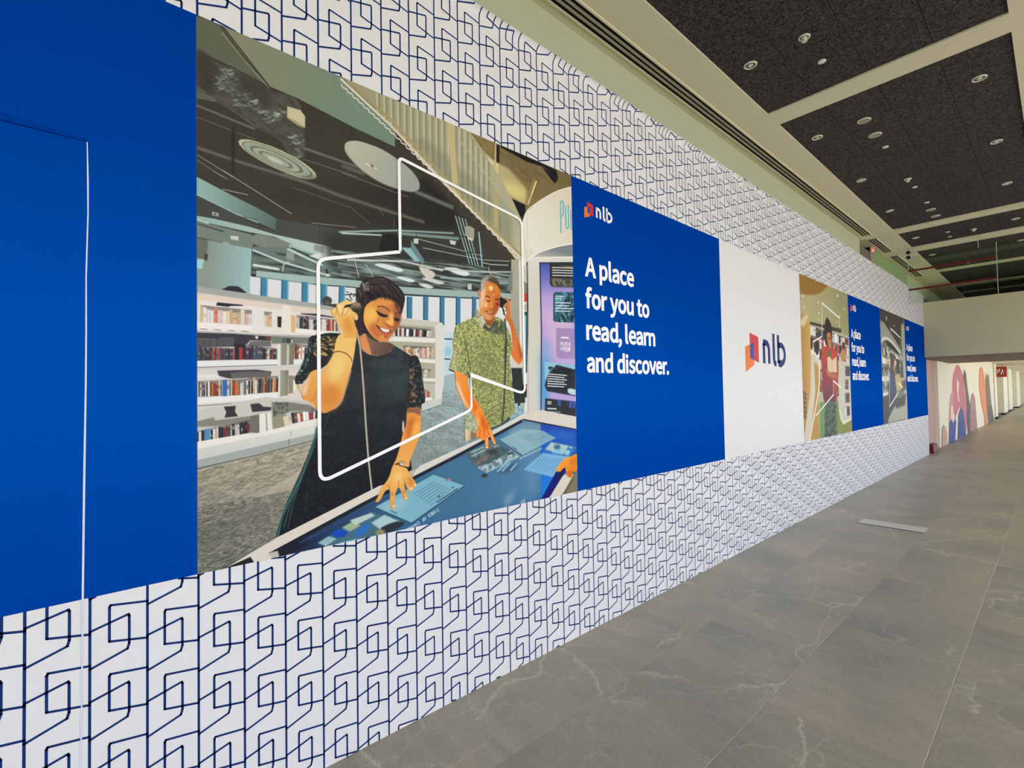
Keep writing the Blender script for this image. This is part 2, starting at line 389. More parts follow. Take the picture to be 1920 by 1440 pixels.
def flat_polys(name, polys, x, mt, parent, fn=lambda p: p):
    vs_, fs_ = [], []
    for o, hs in polys:
        loops = [o] + hs
        tri = tessellate_polygon([[Vector((p[0], p[1], 0)) for p in q] for q in loops])
        b = len(vs_)
        for q in loops: vs_ += [(x, *fn(p)) for p in q]
        for t in tri:
            a, c, d = (vs_[b + i] for i in t)
            if (c[1] - a[1]) * (d[2] - a[2]) - (c[2] - a[2]) * (d[1] - a[1]) < 0: t = (t[0], t[2], t[1])
            fs_.append(tuple(b + i for i in t))
    return pyobj(name, vs_, fs_, mt, parent)
def text_line(s, y0, y1, z, cap, x, mt, parent, bold=9):
    ps = text_polys(s, bold); xs = [p[0] for o, h in ps for p in o]; lo, hi = min(xs), max(xs); k = cap / 268
    o = flat_polys('lettering', ps, x, mt, parent, lambda p: (y0 + (p[0] - lo) / (hi - lo) * (y1 - y0), z + p[1] * k))
    o['label'] = 'white lettering reading ' + s; return o
def stroke_poly(pts, w):
    """outline of a thick open stroke"""
    L, R_ = [], []
    n = len(pts)
    for i in range(n):
        a = pts[max(i - 1, 0)]; b = pts[min(i + 1, n - 1)]
        d = Vector((b[0] - a[0], b[1] - a[1])).normalized()
        if 0 < i < n - 1:
            d1 = Vector((pts[i][0] - a[0], pts[i][1] - a[1])).normalized(); d2 = Vector((b[0] - pts[i][0], b[1] - pts[i][1])).normalized()
            k = 1 / max(.5, math.sqrt(max(.01, (1 + d1.dot(d2)) / 2)))
        else: k = 1
        nx, ny = -d.y * w / 2 * k, d.x * w / 2 * k
        L.append((pts[i][0] + nx, pts[i][1] + ny)); R_.append((pts[i][0] - nx, pts[i][1] - ny))
    return L + R_[::-1]
def arc(cx, cy, rx, ry, a0, a1, n=10):
    return [(cx + rx * math.cos(math.radians(a0 + (a1 - a0) * i / n)), cy + ry * math.sin(math.radians(a0 + (a1 - a0) * i / n))) for i in range(n + 1)]

RED = mat('logo_red', (206, 40, 46), .45, .3); ORANGE = mat('logo_orange', (232, 116, 32), .45, .3); PURPLE = mat('logo_blue', (52, 62, 150), .45, .3)
def book_logo(y, z, k, x, ink, parent):
    """open book of two leaning parallelograms and the three rounded letters n, l, b; k = size, (y, z) = lower left corner"""
    t = lambda p: (y + p[0] * k, z + p[1] * k)
    for nm, mt, q, dx in (('logo_leaf', ORANGE, ((.0, .0), (.205, .075), (.205, .31), (.11, .272), (0, .25)), 0), ('logo_leaf', RED, ((.108, .392), (.318, .362), (.320, .098), (.112, .140)), .0003), ('logo_leaf', PURPLE, ((.110, .272), (.206, .300), (.206, .122), (.112, .140)), .0006)):
        flat_polys(nm, [(list(q), [])], x + dx, mt, parent, t)
    W = .062
    letters = []
    b = .098                                                         # base line
    letters.append([(.452, b), (.452, b + .208)]); letters.append([(.430, b + .217), (.50, b + .217)] + arc(.505, b + .135, .078, .082, 90, 0) + [(.583, b)])
    letters.append([(.712, b + .325), (.712, b + .075)] + arc(.752, b + .068, .04, .062, 180, 270, 5) + [(.775, b + .006)])
    letters.append([(.838, b + .32), (.838, b + .01)]); letters.append([(.828, b + .01), (.905, b + .01)] + arc(.905, b + .112, .115, .102, -90, 90, 14) + [(.838, b + .205)])
    names = (0, 0, 1, 2, 2)
    for g in range(3):
        ps = [(stroke_poly(l, W), []) for l, n_ in zip(letters, names) if n_ == g]
        o = flat_polys('logo_letter', ps, x + .0002, ink, parent, t)

# ------------------------------------------------------------------ printed pictures: a small painter
class Sheet:
    def __init__(s, w, h, ppm):
        s.w, s.h, s.k = int(w * ppm), int(h * ppm), ppm; s.H = h
        s.a = np.zeros((s.h, s.w, 3), np.float32)
        g = np.random.RandomState(3); s.tab = g.rand(256, 256).astype(np.float32)
    def pts(s, f): 
        a = np.array(f, np.float64).reshape(-1, 2) * s.k; a[:, 1] = s.h - a[:, 1]; return a
    @staticmethod
    def smooth(p, n=5):
        q = []
        N_ = len(p)
        for i in range(N_):
            p0, p1, p2, p3 = p[i - 1], p[i], p[(i + 1) % N_], p[(i + 2) % N_]
            for j in range(n):
                t = j / n; q.append(.5 * (2 * p1 + (p2 - p0) * t + (2 * p0 - 5 * p1 + 4 * p2 - p3) * t * t + (3 * p1 - p0 - 3 * p2 + p3) * t ** 3))
        return np.array(q)
    def mask(s, p, blur=0):
        """coverage of a polygon: (y0, x0, array)"""
        pad = int(blur * 2.5) + 2
        x0, y0 = np.floor(p.min(0)).astype(int) - pad; x1, y1 = np.ceil(p.max(0)).astype(int) + pad
        fx0, fy0, fx1, fy1 = x0, y0, x1, y1
        lim = pad + 4
        x0, y0 = max(x0, -lim), max(y0, -lim); x1, y1 = min(x1, s.w + lim), min(y1, s.h + lim)
        if x1 <= x0 or y1 <= y0: return None
        SS = 3; hh, ww = y1 - y0, x1 - x0
        acc = np.zeros((hh, ww + 1), np.float32)
        a, b = p, np.roll(p, -1, 0)
        xs = np.arange(ww + 1) + x0
        for r in range(hh * SS):
            yy = y0 + (r + .5) / SS
            c = ((a[:, 1] <= yy) & (b[:, 1] > yy)) | ((b[:, 1] <= yy) & (a[:, 1] > yy))
            if not c.any(): continue
            aa, bb = a[c], b[c]
            xi = np.sort(aa[:, 0] + (yy - aa[:, 1]) / (bb[:, 1] - aa[:, 1]) * (bb[:, 0] - aa[:, 0]))
            row = acc[r // SS]
            for u, v in zip(xi[::2], xi[1::2]):
                u = min(max(u - x0, 0), ww); v = min(max(v - x0, 0), ww)
                if v <= u: continue
                iu, iv = int(u), int(v)
                if iu == iv: row[iu] += v - u
                else:
                    row[iu] += iu + 1 - u; row[iu + 1:iv] += 1; row[iv] += v - iv
        m_ = acc[:, :ww] / SS
        if blur > .3: m_ = s.blur(m_, blur)
        # crop to the sheet
        cy0, cx0 = max(0, -y0), max(0, -x0); cy1, cx1 = min(hh, s.h - y0), min(ww, s.w - x0)
        if cy1 <= cy0 or cx1 <= cx0: return None
        return y0 + cy0, x0 + cx0, m_[cy0:cy1, cx0:cx1]
    @staticmethod
    def blur(m_, sg):
        r = max(1, int(sg * 2.2)); k = np.exp(-.5 * (np.arange(-r, r + 1) / sg) ** 2); k /= k.sum()
        for ax in (0, 1):
            o = np.zeros_like(m_)
            for i, w in enumerate(k):
                sft = i - r
                if ax == 0:
                    if sft >= 0: o[:m_.shape[0] - sft or None] += w * m_[sft:]
                    else: o[-sft:] += w * m_[:sft]
                else:
                    if sft >= 0: o[:, :m_.shape[1] - sft or None] += w * m_[:, sft:]
                    else: o[:, -sft:] += w * m_[:, :sft]
            m_ = o
        return m_
    def lay(s, mk, col, al=1):
        if mk is None: return
        y, x, m_ = mk; h, w = m_.shape
        v = s.a[y:y + h, x:x + w]; mm = (m_ * al)[..., None]
        v += (np.asarray(col, np.float32) - v) * mm
    def noise(s, xx, yy):
        xi = np.floor(xx).astype(int); yi = np.floor(yy).astype(int); fx = xx - xi; fy = yy - yi
        fx = fx * fx * (3 - 2 * fx); fy = fy * fy * (3 - 2 * fy)
        T = s.tab; a = T[yi & 255, xi & 255]; b = T[yi & 255, (xi + 1) & 255]; c = T[(yi + 1) & 255, xi & 255]; d = T[(yi + 1) & 255, (xi + 1) & 255]
        return (a * (1 - fx) + b * fx) * (1 - fy) + (c * (1 - fx) + d * fx) * fy
    def run(s, ops):
        for n_, o in enumerate(ops):
            k = o[0]
            if k == 'P':
                p = s.pts(o[5]); p = s.smooth(p) if o[3] else p; s.lay(s.mask(p, o[2] * s.k), o[1], o[4])
            elif k == 'G':
                p = s.pts(o[6]); p = s.smooth(p) if o[5] else p; mk = s.mask(p, o[4] * s.k)
                if mk is None: continue
                q = s.pts(o[3]); d = q[1] - q[0]; y, x, m_ = mk
                Y, X = np.mgrid[y:y + m_.shape[0], x:x + m_.shape[1]]
                t = np.clip(((X - q[0][0]) * d[0] + (Y - q[0][1]) * d[1]) / (d @ d), 0, 1)[..., None]
                s.lay(mk, np.asarray(o[1], np.float32) * (1 - t) + np.asarray(o[2], np.float32) * t)
            elif k == 'S':
                p = s.pts(o[6])
                if o[4] and len(p) > 2:
                    e = np.vstack([2 * p[0] - p[1], p, 2 * p[-1] - p[-2]]); q = []
                    for i in range(1, len(e) - 2):
                        for j in range(6):
                            t = j / 6; p0, p1, p2, p3 = e[i - 1:i + 3]
                            q.append(.5 * (2 * p1 + (p2 - p0) * t + (2 * p0 - 5 * p1 + 4 * p2 - p3) * t * t + (3 * p1 - p0 - 3 * p2 + p3) * t ** 3))
                    p = np.array(q + [p[-1]])
                po = np.array(stroke_poly([tuple(v) for v in p], max(o[2] * s.k, .7)))
                s.lay(s.mask(po, o[3] * s.k), o[1], o[5])
            elif k == 'N':
                p = s.pts(o[8]); p = s.smooth(p) if o[7] else p; mk = s.mask(p, 1.0)
                if mk is None: continue
                y, x, m_ = mk; Y, X = np.mgrid[y:y + m_.shape[0], x:x + m_.shape[1]]
                a = math.radians(o[5]); u = (X * math.cos(a) - Y * math.sin(a)) / (o[3] * s.k); v = (X * math.sin(a) + Y * math.cos(a)) / (o[4] * s.k)
                f = .65 * s.noise(u + n_ * 7.3, v + n_ * 3.1) + .35 * s.noise(u * 2.3 + 11, v * 2.3 + 5)
                f = np.clip((f - o[6] + .12) / .26, 0, 1) * o[2]
                s.lay((y, x, m_ * f), o[1])
            elif k == 'B':
                s.books(o)
    PAL = (((236, 226, 220), (228, 196, 160), (214, 130, 110), (238, 218, 170), (232, 226, 232), (206, 150, 110), (240, 236, 232), (170, 140, 80), (230, 186, 190), (236, 230, 214), (226, 206, 170)),
           ((232, 228, 230), (40, 60, 70), (220, 214, 210), (60, 56, 60), (236, 232, 230), (150, 60, 60), (200, 196, 190), (30, 36, 44)),
           ((196, 70, 66), (236, 232, 230), (214, 120, 100), (238, 234, 230), (150, 60, 60), (120, 70, 50), (216, 160, 120), (40, 44, 50)),
           ((52, 62, 76), (40, 42, 52), (206, 196, 176), (60, 66, 84), (188, 64, 60), (46, 52, 62), (104, 44, 60), (72, 78, 96), (226, 222, 220), (38, 40, 46), (84, 120, 124)),
           ((120, 62, 44), (66, 44, 44), (206, 150, 90), (232, 226, 214), (72, 110, 130), (176, 60, 50), (54, 48, 56), (200, 110, 60), (44, 46, 56), (220, 200, 160), (90, 60, 50)),
           ((44, 50, 62), (226, 222, 216), (40, 44, 54), (52, 60, 76), (206, 200, 196), (38, 42, 50), (120, 50, 50), (36, 40, 48)),
           ((226, 222, 210), (238, 236, 230), (214, 206, 190), (196, 170, 120), (232, 228, 220), (180, 176, 160)))
    def books(s, o):
        _, n, pal, seed, q = o; g = random.Random(seed); q = s.pts(q); pl = s.PAL[pal]
        ws = [g.uniform(.6, 1.5) for _ in range(n)]; tot = sum(ws); t = 0
        s.lay(s.mask(q, 0), (70, 66, 64), .55)
        for w in ws:
            t0, t1 = t / tot, (t + w * .94) / tot; t += w
            hgt = g.uniform(0, .28); c = g.choice(pl); j = g.uniform(.9, 1.06); c = tuple(min(255, v * j) for v in c)
            ta, tb = q[0] + (q[1] - q[0]) * t0, q[0] + (q[1] - q[0]) * t1; ba, bb = q[3] + (q[2] - q[3]) * t0, q[3] + (q[2] - q[3]) * t1
            ta = ta + (ba - ta) * hgt; tb = tb + (bb - tb) * hgt
            s.lay(s.mask(np.array([ta, tb, bb, ba]), .5), c)
            if g.random() < .6:
                u0 = g.uniform(.15, .5); u1 = u0 + g.uniform(.1, .35); c2 = g.choice(((240, 236, 226), (30, 30, 36), (220, 180, 90), (190, 60, 50)))
                s.lay(s.mask(np.array([ta + (ba - ta) * u0 + (tb - ta) * .25, tb + (bb - tb) * u0 - (tb - ta) * .25, tb + (bb - tb) * u1 - (tb - ta) * .25, ta + (ba - ta) * u1 + (tb - ta) * .25]), .6), c2, .7)
    def image(s, name):
        g = np.random.RandomState(5)
        s.a = s.blur(s.a, .45 * s.k / .72)
        a = s.a + g.normal(0, 3.0, s.a.shape[:2])[..., None].astype(np.float32)
        l = np.clip(a / 255, 0, 1); l = np.where(l <= .04045, l / 12.92, ((l + .055) / 1.055) ** 2.4) * PRINT_GAIN
        l = np.clip(l, 0, .92); sr = np.where(l <= .0031308, l * 12.92, 1.055 * l ** (1 / 2.4) - .055)
        px = np.ones((s.h, s.w, 4), np.float32); px[..., :3] = sr[::-1]
        im = bpy.data.images.new(name, s.w, s.h); im.pixels.foreach_set(px.ravel()); im.update(); im.pack(); return im

def print_mat(name, im):
    mt = mat(name, (200, 200, 200), .5, .12); nt = mt.node_tree
    t = nd(mt, 'ShaderNodeTexImage'); t.image = im; t.extension = 'EXTEND'; t.interpolation = 'Linear'
    nt.links.new(t.outputs[0], nt.nodes['Principled BSDF'].inputs['Base Color']); return mt

def sheet_part(name, poly, x, y0, z0, w, h, mt, parent):
    """flat printed piece cut to an outline given in metres on the sheet"""
    tri = tessellate_polygon([[Vector((p[0], p[1], 0)) for p in poly]])
    fs_ = []
    for t in tri:
        a, c, d = (poly[i] for i in t)
        if (c[0] - a[0]) * (d[1] - a[1]) - (c[1] - a[1]) * (d[0] - a[0]) < 0: t = (t[0], t[2], t[1])
        fs_.append(tuple(t))
    o = pyobj(name, [(x, y0 + p[0], z0 + p[1]) for p in poly], fs_, mt, parent)
    uv = o.data.uv_layers.new(name='print')
    for lp in o.data.loops:
        p = poly[lp.vertex_index]; uv.data[lp.index].uv = (p[0] / w, p[1] / h)
    return o
def clip_rect(poly, w, h):
    for ax, v, sg in ((0, 0, 1), (0, w, -1), (1, 0, 1), (1, h, -1)):
        out = []
        for i in range(len(poly)):
            a, b = poly[i - 1], poly[i]; ia, ib = (a[ax] - v) * sg >= 0, (b[ax] - v) * sg >= 0
            if ia != ib:
                t = (v - a[ax]) / (b[ax] - a[ax]); out.append((a[0] + (b[0] - a[0]) * t, a[1] + (b[1] - a[1]) * t))
            if ib: out.append(b)
        poly = out
        if len(poly) < 3: return []
    return poly

# ------------------------------------------------------------------ the row of printed panels
ZB, ZH = .893, 2.0
EDGE = [-1.72, .301, 2.321, 4.335, 6.372, 8.35, 10.24, 12.2, 14.42]
PT = .0022
def panel(name, i, mt, label, cat, group=None):
    y0, y1 = EDGE[i], EDGE[i + 1]
    o = boxes(name, [(WX + .0010, WX + PT, y0, y1 - .0006, ZB, ZB + ZH)], mt)
    return tag(o, label, cat, group)
panel('blue_panel', 0, M_blue, 'plain royal blue wall panel crossed by the pale door cut line', 'wall panel')

ARTA = [
('P',(62,60,54),0,0,1,[-45,2050,2236,2168,2155,-220,-47,-67]),
('G',(138,140,114),(118,142,126),[101,1921,591,1851],0,0,[70,2015,246,1838,347,1833,591,1796,784,1776,789,2136,340,2102]),
('P',(100,104,88),0,0,1,[-5,1994,74,2004,238,1839,122,1858,-5,1871]),
('S',(70,70,60),5.8,0,0,1,[67,2005,145,1920,230,1849]),
('S',(152,152,132),3.9,0,0,1,[79,1974,164,1894,242,1829]),
('S',(140,150,132),2.8,2.4,0,1,[475,1971,591,1821]),
('S',(150,165,150),2.9,2.4,0,1,[513,1987,622,1863]),
('P',(96,101,89),0,0,1,[-5,1737,57,1718,64,1704,-5,1693]),
('P',(86,86,77),1.2,1,1,[-5,1871,64,1854,122,1854,175,1843,246,1824,321,1832,358,1810,375,1724,371,1580,315,1594,278,1636,190,1658,122,1688,57,1718,-5,1733]),
('P',(66,64,58),7.2,1,1,[2,1866,61,1844,53,1741,2,1752]),
('P',(70,68,61),7.9,1,1,[137,1844,230,1831,254,1770,198,1765,145,1804]),
('P',(112,130,122),7.5,1,0.7,[76,1819,97,1837,117,1831,111,1815,85,1806]),
('S',(140,164,154),3.2,1.5,1,0.8,[116,1809,123,1810,131,1822]),
('S',(140,164,154),3.7,1.5,1,0.8,[72,1808,85,1808,99,1819]),
('S',(54,56,52),2.7,1.5,1,0.8,[102,1808,114,1809,127,1823]),
('S',(54,56,52),3.6,1.5,1,0.8,[101,1836,118,1833,136,1840]),
('S',(140,164,154),2.7,1.5,1,0.8,[93,1831,100,1831,107,1840]),
('S',(54,56,52),3.2,1.5,1,0.8,[79,1811,97,1814,116,1831]),
('S',(54,56,52),1.9,1.5,1,0.8,[101,1817,112,1811,123,1818]),
('S',(54,56,52),2.7,1.5,1,0.8,[96,1824,109,1824,122,1837]),
('S',(100,112,106),3.1,1.5,1,0.8,[71,1794,88,1798,105,1812]),
('S',(140,164,154),3.5,1.5,1,0.8,[77,1812,94,1810,112,1819]),
('S',(100,112,106),2.8,1.5,1,0.8,[102,1829,113,1826,123,1833]),
('S',(206,222,212),3.6,1.5,1,0.8,[88,1822,103,1824,119,1838]),
('S',(140,164,154),3.7,1.5,1,0.8,[57,1798,72,1796,87,1800]),
('S',(176,204,194),3.2,1.5,1,0.8,[88,1840,101,1840,115,1848]),
('S',(176,204,194),1.6,1.5,1,0.8,[66,1788,83,1799,101,1819]),
('S',(176,204,194),3.1,1.5,1,0.8,[74,1830,82,1834,90,1844]),
('P',(112,130,122),7.5,1,0.7,[67,1768,89,1784,112,1782,106,1769,76,1759]),
('S',(176,204,194),2.3,1.5,1,0.8,[65,1750,73,1754,82,1763]),
('S',(100,112,106),3,1.5,1,0.8,[114,1795,122,1793,129,1803]),
('S',(100,112,106),3.1,1.5,1,0.8,[65,1764,75,1762,85,1772]),
('S',(140,164,154),1.7,1.5,1,0.8,[91,1761,106,1763,121,1776]),
('S',(100,112,106),2.8,1.5,1,0.8,[96,1798,111,1794,128,1800]),
('S',(100,112,106),3.7,1.5,1,0.8,[73,1774,90,1780,108,1799]),
('S',(140,164,154),1.9,1.5,1,0.8,[88,1754,102,1760,117,1774]),
('S',(140,164,154),2,1.5,1,0.8,[80,1776,98,1772,116,1778]),
('S',(206,222,212),2.1,1.5,1,0.8,[60,1762,73,1759,87,1766]),
('S',(176,204,194),2.7,1.5,1,0.8,[84,1787,91,1788,98,1795]),
('S',(176,204,194),2.6,1.5,1,0.8,[49,1766,64,1774,79,1792]),
('S',(140,164,154),3.1,1.5,1,0.8,[68,1763,77,1759,86,1764]),
('P',(112,130,122),7.8,1,0.7,[129,1743,156,1765,183,1755,175,1734,141,1723]),
('S',(100,112,106),2.9,1.6,1,0.8,[149,1737,157,1734,164,1745]),
('S',(176,204,194),3,1.6,1,0.8,[161,1752,168,1747,175,1751]),
('S',(176,204,194),1.8,1.6,1,0.8,[186,1766,193,1764,200,1770]),
('S',(54,56,52),2.7,1.6,1,0.8,[160,1720,177,1727,194,1749]),
('S',(176,204,194),2.1,1.6,1,0.8,[157,1774,165,1774,172,1783]),
('S',(206,222,212),2.4,1.5,1,0.8,[112,1730,127,1738,142,1754]),
('S',(140,164,154),3.1,1.5,1,0.8,[111,1754,127,1756,144,1765]),
('S',(206,222,212),3.8,1.6,1,0.8,[152,1726,168,1730,184,1741]),
('S',(54,56,52),3.7,1.5,1,0.8,[129,1738,146,1736,164,1747]),
('S',(54,56,52),3.1,1.5,1,0.8,[128,1747,140,1749,153,1764]),
('S',(140,164,154),3.8,1.5,1,0.8,[111,1708,124,1716,138,1731]),
('S',(176,204,194),1.8,1.5,1,0.8,[142,1769,150,1765,157,1769]),
('S',(100,112,106),2.2,1.5,1,0.8,[121,1720,136,1724,151,1735]),
('S',(140,164,154),3.3,1.6,1,0.8,[181,1724,193,1727,206,1739]),
('S',(206,222,212),3.4,1.6,1,0.8,[171,1751,186,1754,202,1768]),
('S',(140,164,154),2.4,1.5,1,0.8,[122,1736,129,1735,136,1741]),
('S',(54,56,52),2.4,1.5,1,0.8,[123,1745,139,1748,154,1762]),
('S',(140,164,154),2.8,1.6,1,0.8,[164,1726,172,1723,180,1728]),
('S',(206,222,212),2.7,1.6,1,0.8,[162,1761,180,1756,198,1763]),
('S',(140,164,154),3.3,1.6,1,0.8,[168,1733,185,1742,203,1763]),
('S',(140,164,154),2.2,1.6,1,0.8,[179,1733,187,1727,195,1735]),
('S',(54,56,52),2.7,1.6,1,0.8,[148,1736,162,1743,176,1761]),
('S',(206,222,212),1.5,1.5,1,0.8,[113,1719,131,1718,150,1727]),
('S',(206,222,212),2.7,1.6,1,0.8,[165,1739,182,1739,198,1754]),
('S',(54,56,52),2.1,1.5,1,0.8,[138,1707,153,1709,167,1723]),
('S',(54,56,52),3.2,1.6,1,0.8,[174,1739,181,1738,189,1745]),
('P',(112,130,122),8.1,1,0.7,[213,1721,226,1734,238,1724,235,1709,219,1705]),
('S',(54,56,52),3,1.6,1,0.8,[211,1713,218,1715,225,1725]),
('S',(206,222,212),1.8,1.6,1,0.8,[223,1721,232,1716,241,1725]),
('S',(54,56,52),2.9,1.6,1,0.8,[202,1706,219,1704,236,1716]),
('S',(140,164,154),3.5,1.6,1,0.8,[211,1731,226,1727,241,1735]),
('S',(206,222,212),1.8,1.6,1,0.8,[206,1721,219,1726,232,1738]),
('S',(206,222,212),1.8,1.6,1,0.8,[214,1697,232,1705,250,1723]),
('S',(54,56,52),4,1.6,1,0.8,[203,1718,214,1714,225,1719]),
('S',(206,222,212),2,1.6,1,0.8,[199,1724,218,1728,236,1741]),
('S',(206,222,212),2.3,1.6,1,0.8,[199,1718,213,1719,227,1733]),
('S',(54,56,52),3.4,1.6,1,0.8,[213,1708,229,1711,246,1728]),
('P',(112,130,122),8.5,1,0.7,[319,1661,337,1676,355,1667,350,1651,327,1645]),
('S',(100,112,106),3.4,1.7,1,0.8,[338,1645,360,1654,382,1670]),
('S',(54,56,52),2.9,1.7,1,0.8,[316,1659,327,1652,339,1659]),
('S',(206,222,212),2.1,1.7,1,0.8,[312,1628,321,1632,330,1643]),
('S',(206,222,212),2.3,1.7,1,0.8,[340,1644,357,1651,374,1672]),
('S',(206,222,212),2.2,1.7,1,0.8,[315,1658,332,1664,348,1681]),
('S',(206,222,212),2.4,1.7,1,0.8,[349,1648,362,1652,374,1666]),
('S',(206,222,212),3.3,1.7,1,0.8,[308,1660,324,1663,340,1678]),
('S',(206,222,212),2.1,1.7,1,0.8,[348,1679,356,1677,365,1687]),
('S',(54,56,52),2.3,1.7,1,0.8,[337,1670,355,1672,374,1681]),
('S',(100,112,106),3.3,1.7,1,0.8,[331,1660,351,1661,371,1674]),
('P',(112,130,122),8.6,1,0.7,[338,1625,350,1641,362,1623,359,1602,343,1601]),
('S',(54,56,52),2.1,1.7,1,0.8,[330,1588,351,1585,373,1591]),
('S',(176,204,194),4.1,1.7,1,0.8,[334,1591,348,1589,362,1599]),
('S',(176,204,194),2.4,1.7,1,0.8,[353,1651,365,1646,377,1654]),
('S',(206,222,212),4.2,1.7,1,0.8,[327,1648,340,1641,354,1647]),
('S',(100,112,106),1.8,1.7,1,0.8,[323,1586,334,1583,345,1594]),
('S',(100,112,106),2.6,1.7,1,0.8,[336,1637,352,1644,367,1662]),
('S',(140,164,154),2,1.7,1,0.8,[333,1623,341,1621,349,1628]),
('S',(54,56,52),4,1.7,1,0.8,[322,1630,335,1627,348,1637]),
('S',(140,164,154),3.3,1.7,1,0.8,[340,1587,350,1589,360,1601]),
('S',(54,56,52),2.5,1.7,1,0.8,[332,1626,346,1627,360,1638]),
('S',(54,56,52),4.2,1.7,1,0.8,[325,1637,336,1637,348,1645]),
('S',(100,112,106),3.7,1.7,1,0.8,[340,1597,357,1606,374,1623]),
('S',(206,222,212),3.5,1.7,1,0.8,[337,1641,346,1643,356,1656]),
('S',(100,112,106),2.5,1.7,1,0.8,[315,1596,334,1591,353,1599]),
('P',(112,130,122),8.2,1,0.7,[253,1733,270,1750,288,1738,283,1720,260,1714]),
('S',(176,204,194),4.1,1.7,1,0.8,[279,1760,295,1754,312,1762]),
('S',(206,222,212),3.7,1.6,1,0.8,[259,1742,269,1738,279,1744]),
('S',(206,222,212),3.2,1.6,1,0.8,[233,1690,249,1700,265,1717]),
('S',(206,222,212),2.3,1.7,1,0.8,[261,1735,280,1742,300,1762]),
('S',(140,164,154),3.4,1.7,1,0.8,[256,1712,275,1714,294,1730]),
('S',(206,222,212),3.2,1.6,1,0.8,[256,1729,268,1728,280,1739]),
('S',(74,74,68),2.2,1.7,1,0.7,[150,1749,163,1732,157,1704]),
('S',(74,74,68),3,1.6,1,0.7,[34,1831,45,1816,40,1788]),
('S',(74,74,68),2.6,1.7,1,0.7,[80,1791,92,1775,86,1747]),
('S',(62,60,55),2.5,1.7,1,0.7,[51,1775,63,1759,57,1732]),
('S',(62,60,55),2.1,1.9,1,0.7,[279,1756,293,1739,286,1710]),
('S',(104,106,96),3,1.7,1,0.7,[108,1805,120,1789,114,1761]),
('S',(62,60,55),2.5,1.8,1,0.7,[223,1711,237,1694,230,1666]),
('S',(74,74,68),2.9,1.9,1,0.7,[282,1762,297,1745,290,1716]),
('S',(104,106,96),2.8,1.7,1,0.7,[77,1832,89,1816,83,1788]),
('S',(104,106,96),2.9,1.8,1,0.7,[213,1751,226,1734,220,1705]),
('S',(62,60,55),1.9,1.8,1,0.7,[167,1737,180,1721,173,1693]),
('S',(62,60,55),1.9,1.7,1,0.7,[103,1750,116,1733,110,1706]),
('S',(74,74,68),2.9,1.8,1,0.7,[237,1701,250,1684,244,1655]),
('S',(74,74,68),1.9,1.7,1,0.7,[133,1787,146,1771,140,1743]),
('S',(62,60,55),3.2,1.6,1,0.7,[31,1807,43,1791,37,1764]),
('S',(62,60,55),3.6,1.8,1,0.7,[246,1701,260,1684,253,1655]),
('S',(104,106,96),2.1,1.7,1,0.7,[133,1781,146,1765,140,1737]),
('S',(74,74,68),3,1.7,1,0.7,[85,1838,98,1822,92,1794]),
('S',(74,74,68),1.5,1.6,1,0.7,[39,1779,51,1763,46,1736]),
('S',(62,60,55),2.5,1.7,1,0.7,[132,1785,144,1769,138,1741]),
('S',(74,74,68),3.2,1.6,1,0.7,[43,1815,55,1800,49,1772]),
('S',(104,106,96),3,1.8,1,0.7,[166,1804,179,1788,173,1759]),
('S',(104,106,96),1.6,1.7,1,0.7,[79,1843,92,1827,86,1799]),
('S',(62,60,55),2.7,1.8,1,0.7,[218,1771,232,1754,225,1725]),
('S',(62,60,55),2.9,1.8,1,0.7,[207,1735,220,1718,213,1689]),
('S',(62,60,55),2.4,1.8,1,0.7,[182,1742,195,1726,188,1697]),
('N',(60,58,52),0.5,23.7,9.9,-32,0.55,1,[-5,1871,64,1854,122,1854,175,1843,246,1824,321,1832,358,1810,375,1724,371,1580,315,1594,278,1636,190,1658,122,1688,57,1718,-5,1733]),
('S',(110,112,100),2.8,1.9,1,1,[2,1732,64,1708,129,1687,190,1658]),
('P',(205,196,160),0.9,0,1,[309,1784,360,1788,378,1769,378,1721,348,1721,308,1738]),
('P',(168,158,122),0.9,0,1,[309,1743,348,1721,377,1721,351,1734]),
('S',(112,110,99),8.4,1.9,0,1,[-5,1669,190,1649]),
('S',(112,112,101),10.3,2.3,0,1,[372,1635,599,1626]),
('S',(124,121,108),2.4,0,0,1,[-5,1626,192,1609]),
('S',(122,120,108),3,0,0,1,[372,1589,599,1581]),
('S',(104,102,92),11.6,2.3,0,1,[-6,1515,144,1505,380,1495]),
('S',(160,158,146),2.6,0,0,1,[1,1489,114,1441]),
('S',(140,138,126),2.5,0,0,1,[1,1469,81,1432]),
('P',(48,46,42),2.8,0,1,[111,1629,122,1629,121,1448,110,1444]),
('P',(196,192,160),1,0,1,[423,1528,410,1517,383,1510,346,1508,302,1511,256,1519,213,1530,177,1543,151,1557,136,1571,133,1584,144,1594,167,1601,200,1603,241,1602,286,1596,331,1586,371,1572,402,1557,420,1542]),
('P',(108,108,90),1,0,1,[406,1530,394,1520,371,1514,337,1513,298,1515,257,1522,218,1532,185,1543,161,1556,147,1569,145,1580,155,1589,176,1596,206,1598,243,1597,283,1591,324,1582,360,1570,387,1556,404,1542]),
('P',(160,172,158),1.8,0,1,[399,1531,388,1522,365,1516,333,1514,296,1517,257,1523,220,1532,188,1544,165,1556,152,1568,150,1579,159,1588,179,1594,208,1596,243,1594,282,1589,321,1580,355,1569,382,1556,397,1543]),
('P',(112,116,100),1.8,0,1,[369,1535,360,1528,343,1523,318,1522,288,1524,257,1528,228,1536,203,1545,184,1555,174,1564,172,1573,180,1580,196,1585,219,1586,247,1585,277,1581,308,1574,335,1565,355,1555,367,1544]),
